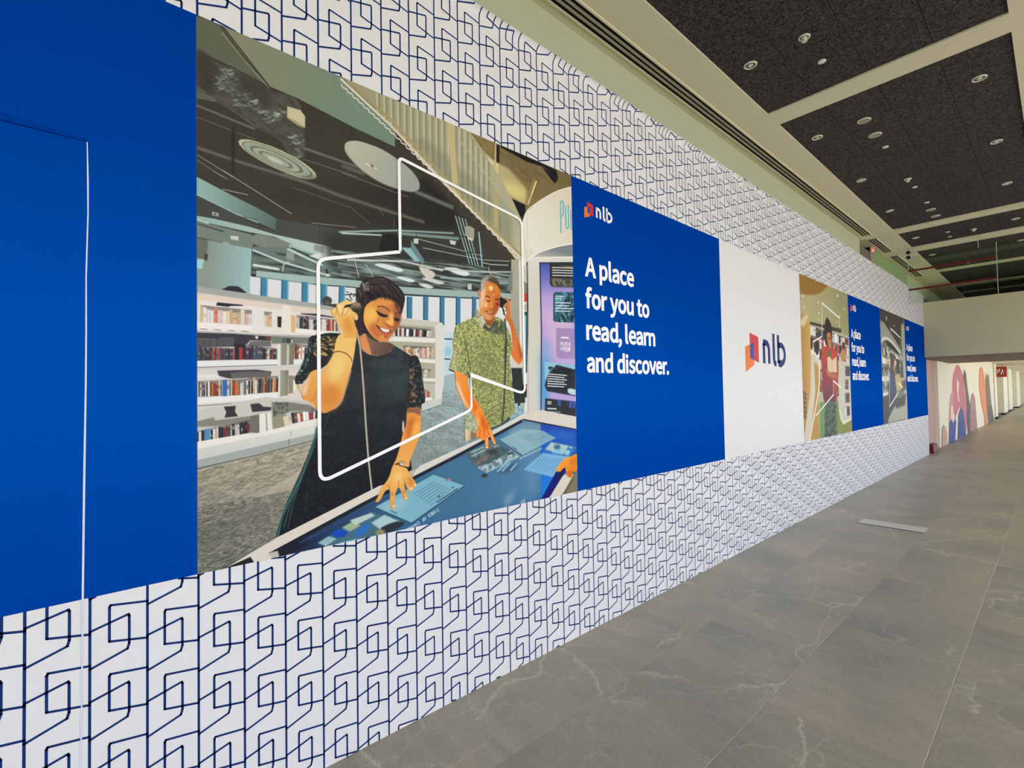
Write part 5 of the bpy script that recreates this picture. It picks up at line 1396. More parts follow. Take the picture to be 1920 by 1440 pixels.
('G',(50,58,60),(14,18,28),[718,790,636,294],0.7,0,[579,854,588,874,607,821,642,802,682,794,724,800,753,823,767,846,821,819,854,801,880,771,899,721,915,632,926,593,903,568,845,555,831,520,833,470,813,432,807,398,825,347,847,305,852,265,764,219,660,174,515,129,255,67,265,110,303,215,346,304,401,429,416,496,430,559,513,585,541,683,568,764]),
('N',(60,72,72),0.28,12.2,3.9,3,0.5,0,[579,854,588,874,607,821,642,802,682,794,724,800,753,823,767,846,821,819,854,801,880,771,899,721,915,632,926,593,903,568,845,555,831,520,833,470,813,432,807,398,825,347,847,305,852,265,764,219,660,174,515,129,255,67,265,110,303,215,346,304,401,429,416,496,430,559,513,585,541,683,568,764]),
('N',(12,16,24),0.35,73.1,39,3,0.5,0,[579,854,588,874,607,821,642,802,682,794,724,800,753,823,767,846,821,819,854,801,880,771,899,721,915,632,926,593,903,568,845,555,831,520,833,470,813,432,807,398,825,347,847,305,852,265,764,219,660,174,515,129,255,67,265,110,303,215,346,304,401,429,416,496,430,559,513,585,541,683,568,764]),
('P',(58,70,72),30.6,0,0.6,[666,741,825,745,846,620,665,610]),
('S',(62,116,110),7,1.7,1,1,[414,491,401,425,350,298,304,205,278,146,262,76]),
('S',(44,90,88),5,1.7,1,1,[411,455,380,371,345,274,311,199,283,106]),
('S',(70,104,104),2.9,1.7,1,1,[406,419,365,321,326,217,299,103]),
('S',(60,80,84),2.2,1.8,0,1,[463,546,436,453]),
('S',(56,72,76),2.5,1.7,0,1,[374,234,364,155]),
('P',(16,20,26),1.6,0,1,[851,545,807,423,812,348,852,265,824,263,787,311]),
('P',(214,212,196),1,1,1,[804,495,810,496,812,461,807,433,801,465]),
('P',(30,32,34),1.1,1,1,[842,787,883,804,908,750,917,676,927,591,902,574,833,557,831,637,843,724]),
('N',(140,104,84),0.9,10.7,13.3,-70,0.5,0,[844,739,870,739,873,582,839,583]),
('N',(150,160,158),0.5,8.1,8.1,0,0.66,1,[842,787,883,804,908,750,917,676,927,591,902,574,833,557,831,637,843,724]),
('G',(128,96,80),(96,72,62),[661,862,732,816],1,1,[600,881,623,896,643,874,682,860,732,860,769,843,750,822,717,801,681,796,653,801,612,822]),
('P',(226,146,90),2.4,1,1,[602,881,624,894,640,854,655,801,632,806,607,828]),
('S',(206,160,140),2.4,1.2,1,1,[607,826,632,806,656,799,688,796]),
('G',(242,172,84),(196,112,58),[634,992,794,994],0.8,1,[617,977,624,1004,648,1031,691,1055,735,1065,772,1054,794,1029,804,995,795,950,789,934,764,906,745,879,730,865,703,862,675,870,654,888,633,915,621,943]),
('P',(252,190,96),7.4,1,1,[631,992,669,1009,683,977,662,948,634,952]),
('P',(234,152,74),7.6,1,1,[684,1040,735,1057,764,1039,734,1026,691,1021]),
('P',(170,100,60),6.7,1,1,[766,1033,794,1027,804,992,794,946,764,906,743,881,755,916,765,951,767,992]),
('P',(204,112,62),7.5,1,1,[672,939,686,914,718,889,732,880,725,866,689,871,657,895,644,920]),
('P',(244,160,84),6,1,1,[703,888,725,885,729,870,707,867,689,874]),
('P',(150,84,50),5.2,1,1,[765,988,790,994,799,974,789,949,767,958]),
('P',(206,128,82),3,1,1,[691,1006,719,1012,743,998,734,983,705,987]),
('P',(196,120,76),3,1,1,[676,1000,698,1008,698,998,683,994]),
('P',(38,26,24),1.3,1,1,[682,997,701,989,723,984,736,982,732,975,715,972,697,976,685,987]),
('S',(80,46,30),4.5,1.3,1,1,[685,1015,709,1020,727,1015,745,1003]),
('P',(44,30,28),1.6,1,1,[763,975,782,973,794,970,789,960,772,960,762,967]),
('S',(90,52,34),4.2,1.3,1,1,[771,994,788,999,803,998]),
('P',(248,186,100),4.6,1,1,[745,990,762,991,765,951,755,936,733,944,722,955,741,962]),
('S',(150,80,46),3,1.3,1,1,[716,955,718,945,733,938,744,929,761,931]),
('P',(160,84,50),1.5,1,1,[722,943,740,937,751,928,733,932]),
('S',(176,90,54),3,2,1,1,[694,964,683,943,677,930]),
('P',(116,48,38),1,1,1,[676,935,697,926,718,919,749,916,746,904,722,901,702,907,686,919]),
('P',(246,238,232),0.8,1,1,[697,923,720,919,743,915,738,906,722,904,707,910]),
('P',(208,98,72),1.5,1,1,[693,910,707,904,725,900,744,902,734,890,714,891]),
('P',(150,86,60),3,1,1,[714,884,736,887,729,880,716,878]),
('P',(40,33,36),1,1,1,[604,1087,610,1107,625,1127,657,1145,692,1154,728,1154,765,1139,795,1119,819,1091,824,1064,814,1021,804,995,795,1027,779,1046,759,1054,735,1064,698,1061,663,1043,641,1027,627,1008,621,984,619,958,623,925,642,892,619,891,606,880,592,895,582,932,578,949,593,962,609,999,600,1028,597,1060]),
('S',(200,186,190),5.3,2.2,1,1,[617,1113,625,1099,632,1087]),
('S',(170,150,150),3.8,2.2,1,1,[601,1083,606,1064,609,1048]),
('S',(150,120,112),4.9,2.2,1,1,[648,1121,656,1104,667,1090]),
('S',(120,94,88),4,2.2,1,1,[676,1136,679,1117,690,1100]),
('S',(96,80,80),5.1,2.3,1,1,[693,1104,710,1114,732,1116,748,1106]),
('S',(84,70,72),4,2.3,1,1,[664,1138,692,1145,721,1140]),
('S',(80,66,66),3.8,2.3,1,1,[720,1092,746,1085,776,1075]),
('S',(70,58,60),3.9,2.2,1,1,[628,1070,635,1048,628,1024]),
('S',(90,74,74),3.6,2.3,1,1,[758,1128,787,1104,802,1078]),
('S',(74,62,64),3.4,2.2,1,1,[607,976,603,943,613,905]),
('N',(84,70,72),0.4,24.8,5,-34,0.55,1,[604,1087,610,1107,625,1127,657,1145,692,1154,728,1154,765,1139,795,1119,819,1091,824,1064,814,1021,804,995,795,1027,779,1046,759,1054,735,1064,698,1061,663,1043,641,1027,627,1008,621,984,619,958,623,925,642,892,619,891,606,880,592,895,582,932,578,949,593,962,609,999,600,1028,597,1060]),
('P',(26,22,26),7.6,1,1,[642,1085,699,1082,764,1074,794,1043,757,1059,698,1066,649,1046]),
('S',(70,56,56),2,1.6,1,0.8,[788,1021,785,1067,757,1109]),
('S',(92,74,70),2.8,1.5,1,0.8,[723,1048,708,1084,676,1109]),
('S',(92,74,70),3.7,1.5,1,0.8,[783,1070,753,1110,711,1126]),
('S',(92,74,70),2.1,1.5,1,0.8,[735,1106,692,1136,643,1129]),
('S',(70,56,56),3.5,1.5,1,0.8,[789,1065,760,1107,719,1125]),
('S',(22,18,22),2.3,1.5,1,0.8,[723,1054,708,1092,674,1117]),
('S',(70,56,56),3.6,1.5,1,0.8,[742,1098,700,1130,651,1125]),
('S',(92,74,70),2.5,1.5,1,0.8,[667,1098,634,1090,610,1056]),
('S',(58,48,50),3.4,1.5,1,0.8,[763,1088,728,1125,683,1132]),
('S',(18,15,18),2.8,1.5,1,0.8,[727,1100,685,1131,637,1124]),
('S',(70,56,56),2.7,1.5,1,0.8,[780,1026,770,1073,738,1112]),
('S',(22,18,22),3.2,1.5,1,0.8,[721,1098,683,1125,640,1118]),
('S',(30,24,28),1.9,1.6,1,0.8,[789,1020,783,1067,754,1108]),
('S',(70,56,56),2.4,1.5,1,0.8,[737,1052,720,1093,683,1121]),
('S',(70,56,56),3.6,1.5,1,0.8,[767,1111,727,1134,683,1140]),
('S',(58,48,50),2.3,1.5,1,0.8,[669,1040,665,1059,646,1074]),
('S',(112,92,88),3.3,1.5,1,0.8,[698,1135,649,1129,615,1091]),
('S',(58,48,50),2.5,1.5,1,0.8,[725,1052,709,1091,674,1118]),
('S',(22,18,22),2.1,1.5,1,0.8,[757,1058,736,1107,694,1138]),
('S',(22,18,22),3.7,1.5,1,0.8,[681,1047,674,1072,651,1090]),
('S',(112,92,88),2.2,1.5,1,0.8,[780,1033,773,1080,741,1119]),
('S',(18,15,18),2.2,1.5,1,0.8,[680,1078,655,1098,625,1090]),
('S',(112,92,88),3.7,1.5,1,0.8,[731,1103,688,1134,639,1127]),
('S',(92,74,70),2.6,1.5,1,0.8,[709,1050,696,1084,665,1107]),
('S',(92,74,70),1.9,1.5,1,0.8,[792,1064,764,1107,724,1127]),
('S',(22,18,22),3.5,1.5,1,0.8,[730,1055,713,1095,677,1122]),
('S',(70,56,56),3.8,1.5,1,0.8,[766,1101,727,1125,682,1133]),
('S',(112,92,88),1.8,1.5,1,0.8,[676,1110,638,1102,611,1066]),
('S',(92,74,70),2.4,1.5,1,0.8,[747,1110,705,1125,663,1119]),
('S',(18,15,18),2.1,1.5,1,0.8,[688,1075,662,1095,631,1086]),
('S',(22,18,22),1.9,1.5,1,0.8,[752,1096,713,1131,666,1130]),
('S',(22,18,22),3.5,1.5,1,0.8,[670,1042,666,1061,648,1076]),
('S',(30,24,28),2.2,1.6,1,0.8,[802,1014,802,1060,777,1104]),
('S',(92,74,70),3.3,1.5,1,0.8,[687,1074,661,1095,630,1086]),
('S',(70,56,56),2.6,1.5,1,0.8,[787,1064,760,1106,721,1128]),
('S',(92,74,70),2.1,1.5,1,0.8,[683,1048,675,1073,652,1091]),
('S',(18,15,18),2.7,1.5,1,0.8,[766,1085,731,1122,686,1129]),
('S',(30,24,28),2.2,1.5,1,0.8,[690,1134,643,1127,611,1087]),
('S',(70,56,56),2.3,1.5,1,0.8,[708,1131,661,1132,625,1104]),
('S',(22,18,22),2.1,1.5,1,0.8,[704,1084,670,1109,631,1102]),
('S',(70,56,56),1.9,1.5,1,0.8,[736,1100,693,1132,644,1126]),
('S',(22,18,22),3.4,1.5,1,0.8,[669,1066,649,1082,626,1073]),
('S',(112,92,88),2.4,1.5,1,0.8,[762,1041,746,1089,708,1123]),
('S',(58,48,50),3.5,1.5,1,0.8,[677,1042,671,1065,649,1082]),
('S',(58,48,50),2.9,1.5,1,0.8,[789,1063,763,1106,724,1129]),
('S',(70,56,56),2.8,1.5,1,0.8,[669,1070,649,1086,625,1077]),
('S',(18,15,18),2.3,1.5,1,0.8,[783,1032,773,1079,741,1118]),
('S',(70,56,56),3,1.5,1,0.8,[648,1082,623,1073,603,1043]),
('S',(30,24,28),3.6,1.5,1,0.8,[760,1081,725,1118,681,1125]),
('S',(18,15,18),2.6,1.5,1,0.8,[680,1115,640,1107,611,1070]),
('S',(58,48,50),2.1,1.5,1,0.8,[773,1107,734,1131,689,1140]),
('S',(58,48,50),3.6,1.5,1,0.8,[745,1051,725,1097,684,1127]),
('S',(70,56,56),1.9,1.5,1,0.8,[750,1115,708,1131,666,1126]),
('S',(58,48,50),2.1,1.5,1,0.8,[690,1078,664,1098,633,1090]),
('S',(30,24,28),2.5,1.5,1,0.8,[763,1050,744,1098,704,1131]),
('S',(112,92,88),2.8,1.5,1,0.8,[669,1071,647,1089,621,1080]),
('S',(92,74,70),3.1,1.5,1,0.8,[762,1049,742,1097,700,1129]),
('S',(58,48,50),3.4,1.5,1,0.8,[660,1094,630,1085,608,1053]),
('S',(112,92,88),2.2,1.5,1,0.8,[761,1092,724,1128,678,1132]),
('S',(22,18,22),3.5,1.5,1,0.8,[676,1113,637,1105,610,1069]),
('S',(22,18,22),2.6,1.5,1,0.8,[776,1071,745,1111,703,1126]),
('S',(18,15,18),2.9,1.5,1,0.8,[688,1134,639,1127,606,1086]),
('S',(18,15,18),2,1.6,1,0.8,[791,1026,785,1072,754,1113]),
('S',(30,24,28),2.3,1.5,1,0.8,[648,1074,626,1064,609,1036]),
('S',(18,15,18),3.4,1.6,1,0.8,[797,1062,773,1106,734,1132]),
('S',(92,74,70),2.6,1.5,1,0.8,[740,1055,721,1099,682,1128]),
('S',(58,48,50),1.8,1.5,1,0.8,[731,1119,686,1127,648,1110]),
('S',(70,56,56),2,1.5,1,0.8,[719,1096,682,1124,640,1116]),
('S',(112,92,88),2.1,1.5,1,0.8,[783,1105,745,1132,699,1146]),
('S',(112,92,88),1.9,1.5,1,0.8,[684,1130,639,1122,608,1083]),
('S',(50,36,32),2.3,1.5,1,0.7,[659,1046,653,1042,651,1041]),
('S',(50,36,32),2,1.5,1,0.7,[666,1050,662,1047,659,1046]),
('S',(50,36,32),3.1,1.5,1,0.7,[674,1053,670,1050,666,1048]),
('S',(50,36,32),2,1.5,1,0.7,[681,1057,676,1053,673,1050]),
('S',(50,36,32),2.2,1.5,1,0.7,[689,1060,686,1058,680,1053]),
('S',(50,36,32),1.8,1.5,1,0.7,[696,1062,691,1060,692,1057]),
('S',(50,36,32),3.1,1.5,1,0.7,[703,1064,700,1061,699,1058]),
('S',(50,36,32),2.8,1.5,1,0.7,[711,1066,707,1064,705,1061]),
('S',(50,36,32),2.5,1.5,1,0.7,[718,1067,717,1064,714,1060]),
('S',(50,36,32),2.4,1.5,1,0.7,[726,1067,723,1064,718,1061]),
('S',(50,36,32),3,1.5,1,0.7,[734,1067,730,1064,727,1060]),
('S',(50,36,32),3,1.5,1,0.7,[741,1066,736,1064,733,1062]),
('S',(50,36,32),3.3,1.5,1,0.7,[749,1065,743,1062,742,1058]),
('S',(50,36,32),3.2,1.5,1,0.7,[756,1064,751,1062,750,1057]),
('S',(50,36,32),2.9,1.5,1,0.7,[764,1062,758,1059,756,1056]),
('S',(50,36,32),2,1.6,1,0.7,[772,1060,767,1057,767,1053]),
('S',(44,34,34),2.8,1.6,1,0.7,[775,1051,772,1044,773,1034]),
('S',(44,34,34),2.9,1.6,1,0.7,[778,1047,774,1039,775,1029]),
('S',(44,34,34),2.9,1.6,1,0.7,[780,1042,776,1035,778,1025]),
('S',(44,34,34),2.9,1.6,1,0.7,[782,1038,779,1030,780,1021]),
('S',(44,34,34),2.9,1.6,1,0.7,[785,1033,781,1026,783,1017]),
('S',(44,34,34),2.9,1.6,1,0.7,[787,1029,784,1022,785,1013]),
('S',(44,34,34),2.9,1.6,1,0.7,[790,1024,786,1017,788,1009]),
('S',(44,34,34),2.9,1.6,1,0.7,[792,1020,788,1013,790,1005]),
('S',(44,34,34),2.9,1.6,1,0.7,[794,1016,791,1008,793,1001]),
('S',(44,34,34),2.9,1.6,1,0.7,[797,1011,793,1004,795,996]),
('S',(44,34,34),2.9,1.6,1,0.7,[799,1007,796,999,798,992]),
('S',(44,34,34),2.9,1.6,1,0.7,[801,1002,798,995,800,988]),
('S',(150,136,140),1.6,1.7,1,0.75,[610,1107,616,1098,620,1079]),
('S',(150,136,140),2.4,1.7,1,0.75,[613,1109,619,1099,622,1079]),
('S',(186,172,176),2.8,1.7,1,0.75,[616,1111,623,1099,625,1080]),
('S',(186,172,176),2.9,1.7,1,0.75,[619,1112,626,1099,628,1080]),
('S',(150,136,140),2.2,1.7,1,0.75,[622,1114,629,1100,631,1080]),
('S',(150,136,140),1.8,1.7,1,0.75,[625,1116,632,1100,633,1081]),
('S',(150,136,140),2.8,1.7,1,0.75,[628,1118,635,1101,636,1081]),
('S',(186,172,176),2,1.7,1,0.75,[631,1119,638,1101,639,1081]),
('S',(120,104,106),2.7,1.7,1,0.75,[635,1121,641,1102,642,1082]),
('S',(186,172,176),2.4,1.7,1,0.75,[638,1123,644,1102,644,1082]),
('S',(44,38,42),4.2,0.9,1,1,[541,1037,567,1027]),
('S',(44,38,42),4.2,0.9,1,1,[538,1052,570,1058,587,1061]),
('S',(44,38,42),4.2,0.9,1,1,[567,1064,560,1049,570,1034]),
('S',(44,38,42),4.2,0.9,1,1,[544,1066,554,1064]),
('S',(44,38,42),4.3,1,1,1,[574,1050,594,1059,601,1047]),
('P',(72,70,70),0.9,0,1,[482,1016,479,1008,472,1002,463,998,453,999,446,1003,441,1010,441,1019,444,1027,451,1033,460,1037,469,1036,477,1032,482,1025]),
('P',(110,104,100),3.1,0,1,[473,1010,471,1005,464,1002,458,1003,455,1008,458,1013,464,1016,471,1014]),
('G',(150,134,100),(26,24,26),[583,1013,586,984],0.9,1,[534,999,547,1009,570,1018,583,1026,604,1021,609,1002,603,989,583,982,567,993,550,996]),
('P',(34,30,32),1.4,1,1,[531,994,540,1009,570,1019,560,1004,540,990]),
('G',(246,200,118),(232,156,72),[542,808,439,579],0.7,1,[509,877,580,873,582,846,571,773,553,705,534,643,519,595,500,572,478,560,443,548,414,565,391,592,364,604,353,632,359,657,377,690,388,714,415,728,432,717,480,787]),
('P',(222,140,62),15.6,1,1,[427,644,479,665,514,630,500,586,469,570,426,588]),
('P',(246,210,130),13.6,1,1,[488,783,533,794,523,718,479,683,462,717]),
('P',(240,206,180),5.1,1,1,[355,632,361,661,381,695,392,707,381,669,369,623]),
('S',(214,160,120),6.9,3.2,1,1,[560,728,534,643,515,595,486,565]),
('S',(200,128,64),3,2.2,1,1,[387,594,399,606,412,631,427,652]),
('S',(244,214,190),4.3,2.6,1,1,[364,604,391,592,405,572]),
('S',(104,64,42),3.9,0.7,1,1,[476,791,491,804,515,806,542,797,560,779,566,766]),
('S',(214,186,160),2.3,0.9,1,1,[556,779,569,786,570,768]),
('G',(248,206,130),(236,176,88),[527,1013,559,888],0.7,1,[476,978,497,993,500,1003,515,1015,541,1028,567,1024,566,1015,540,1007,530,993,537,995,555,999,570,985,588,975,594,959,587,946,577,947,581,922,591,899,589,871,523,866,524,889,507,916,492,952,479,962]),
('P',(230,158,74),9.3,1,1,[527,949,560,955,576,921,569,889,536,893]),
('P',(255,222,160),4.6,1,1,[502,1000,524,1006,521,980,508,973]),
('P',(252,216,150),4.7,1,1,[537,992,560,994,553,971,533,962]),
('S',(196,124,60),2.7,1.1,1,1,[500,997,505,979,509,954]),
('S',(196,124,60),2.8,1.2,1,1,[527,994,527,975,520,952]),
('S',(196,124,60),2.8,1.2,1,1,[558,997,545,975,533,961]),
('S',(196,124,60),2.8,1.2,1,1,[588,973,574,960,575,946]),
('S',(196,124,60),2.7,1.1,1,1,[497,993,500,978,495,962]),
('P',(250,196,150),2.4,1,1,[576,963,591,971,593,955,586,946]),
('S',(244,226,212),3.7,2.1,1,1,[492,949,507,916,523,888,526,866]),
('S',(120,112,100),9.1,0.7,0,1,[590,892,602,839,609,761,618,643,626,492,636,342,651,199]),
('S',(206,198,184),5.7,0.7,0,1,[590,892,601,839,608,761,616,643,624,492,634,342,649,199]),
('G',(236,150,66),(244,174,88),[860,529,803,316],0.8,1,[829,552,860,558,899,553,902,498,894,429,873,382,841,317,829,282,755,290,771,333,790,388,802,435,821,482]),
('P',(206,104,40),10.6,1,1,[832,496,854,510,868,489,848,432,820,415]),
('P',(254,178,80),10.7,1,1,[859,480,894,488,889,429,858,402]),
('P',(150,98,76),2.1,0,1,[829,559,899,557,900,520,860,535,828,535]),
('P',(226,217,206),0,0,1,[40,-17,255,73,693,217,852,237,866,263,890,278,1258,383,1574,502,1711,519,2072,459,2070,381,1561,475,1121,323,610,156,228,22,258,-10,183,-14,40,-26]),
('P',(196,186,172),1.6,0,1,[830,262,864,273,855,237,824,243]),
('S',(250,246,238),2.9,1.1,0,1,[255,73,693,217]),
('S',(250,246,238),3.7,1.5,0,1,[890,278,1258,383,1574,502]),
('P',(196,190,182),1.6,0,1,[224,23,262,24,270,-6,256,-11]),
('P',(35,36,42),0,0,1,[61,-5,167,23,182,-5,92,-8]),
('S',(238,232,222),1.9,0.6,0,1,[171,20,185,-7]),
('P',(10,20,112),1.2,0,1,[1906,170,1834,156,1695,3,1762,-7,1885,112,1912,138]),
('P',(20,20,40),2.3,0,1,[1846,128,1876,142,1885,123,1852,102]),
('P',(226,216,204),1.2,0,1,[1983,111,1898,121,1878,110,1756,-6,1875,-1]),
('P',(132,124,96),1.6,0,1,[2022,130,1983,109,1871,-3,2018,1]),
('P',(100,94,74),4,0,1,[1972,90,1993,96,1908,3,1881,0]),
('G',(255,166,56),(240,132,22),[1888,217,1952,106],1.2,1,[1826,150,1837,171,1901,215,1955,224,2025,229,2022,134,1976,126,1969,101,1948,96,1918,112,1903,161,1859,142]),
('P',(216,110,20),5.6,1,1,[1919,132,1967,141,1965,104,1945,100]),
('P',(226,126,30),12.2,1,1,[1955,210,2017,213,2016,167,1954,174]),
('G',(255,146,50),(250,140,56),[1243,526,1289,348],1,1,[1254,557,1282,513,1304,469,1332,422,1358,362,1356,348,1341,355,1316,395,1311,386,1310,335,1295,330,1287,348,1282,384,1270,372,1250,388,1236,391,1231,411,1242,448,1224,498,1224,523]),
('P',(226,108,24),9.5,1,1,[1253,506,1292,485,1311,441,1291,426,1262,459]),
('P',(255,190,110),7.5,1,1,[1233,499,1252,483,1244,444,1236,414]),
('S',(196,84,20),3.4,1.6,1,1,[1242,448,1254,428,1250,390]),
('S',(196,84,20),3.5,1.6,1,1,[1272,482,1283,427,1282,384]),
('S',(196,84,20),3.5,1.6,1,1,[1296,457,1307,425,1315,395]),
('S',(255,196,120),6.4,2.2,0,1,[1297,387,1299,340]),
('S',(255,186,110),6.5,2.3,0,1,[1316,429,1345,363]),
('P',(255,224,190),1.6,0,1,[1305,334,1303,331,1299,330,1294,332,1292,335,1294,338,1299,339,1303,338]),
('P',(255,224,190),1.6,0,1,[1359,354,1357,351,1352,350,1348,351,1346,355,1348,358,1352,359,1357,357]),
('S',(36,24,20),7.7,1,0,1,[753,295,781,307]),
('S',(30,22,20),7.8,1,0,1,[781,296,808,285,825,282]),
('P',(84,54,30),0.8,0,1,[812,299,809,294,803,291,795,291,788,295,783,300,782,307,786,312,792,315,800,315,807,311,812,305]),
('P',(240,228,200),0.8,0,1,[809,300,807,296,802,293,795,294,790,297,786,301,786,306,788,310,793,312,799,312,805,309,809,305]),
('P',(150,120,80),1.3,0,1,[802,303,800,301,796,300,792,302,791,305,792,307,796,308,800,307]),
('P',(214,186,150),1.3,0,1,[821,290,818,288,812,289,807,293,806,297,810,299,816,298,821,295]),
('G',(246,184,98),(238,170,84),[768,292,766,133],0.8,1,[756,302,784,294,821,279,834,255,856,225,871,200,868,187,850,176,839,168,825,183,813,208,808,201,821,158,827,139,816,130,803,145,791,178,783,193,775,194,765,174,757,131,762,111,749,102,739,111,735,156,736,185,722,198,706,178,690,152,674,145,666,150,678,172,698,209,719,232,736,259,744,280]),
('P',(255,206,124),12.8,1,1,[759,264,796,263,800,221,759,219]),
('P',(224,148,66),7.9,1,1,[825,241,855,218,850,192,825,210]),
('S',(190,116,56),3.1,1.8,1,1,[813,208,808,224,804,236]),
('S',(190,116,56),3.1,1.8,1,1,[779,194,780,213,777,228]),
('S',(190,116,56),3,1.8,1,1,[736,185,732,204,726,216]),
('S',(190,116,56),3.2,1.8,1,1,[840,193,846,215,834,228]),
('P',(255,222,190),1.3,0,1,[760,114,758,111,754,110,749,112,748,116,750,119,754,120,759,117]),
('P',(255,222,190),1.3,0,1,[823,140,821,137,816,136,812,138,810,142,812,145,816,146,821,144]),
('P',(255,222,190),1.3,0,1,[853,180,851,177,846,176,841,178,839,182,841,185,846,186,851,184]),
('P',(255,222,190),1.3,0,1,[874,194,872,191,868,190,863,192,861,196,863,199,868,200,873,198]),
('P',(214,140,66),4,0,1,[750,179,754,173,754,166,748,160,742,160,737,165,738,173,743,179]),
('P',(214,140,66),4.1,0,1,[812,181,816,176,816,168,810,162,803,162,799,167,799,175,805,181])]
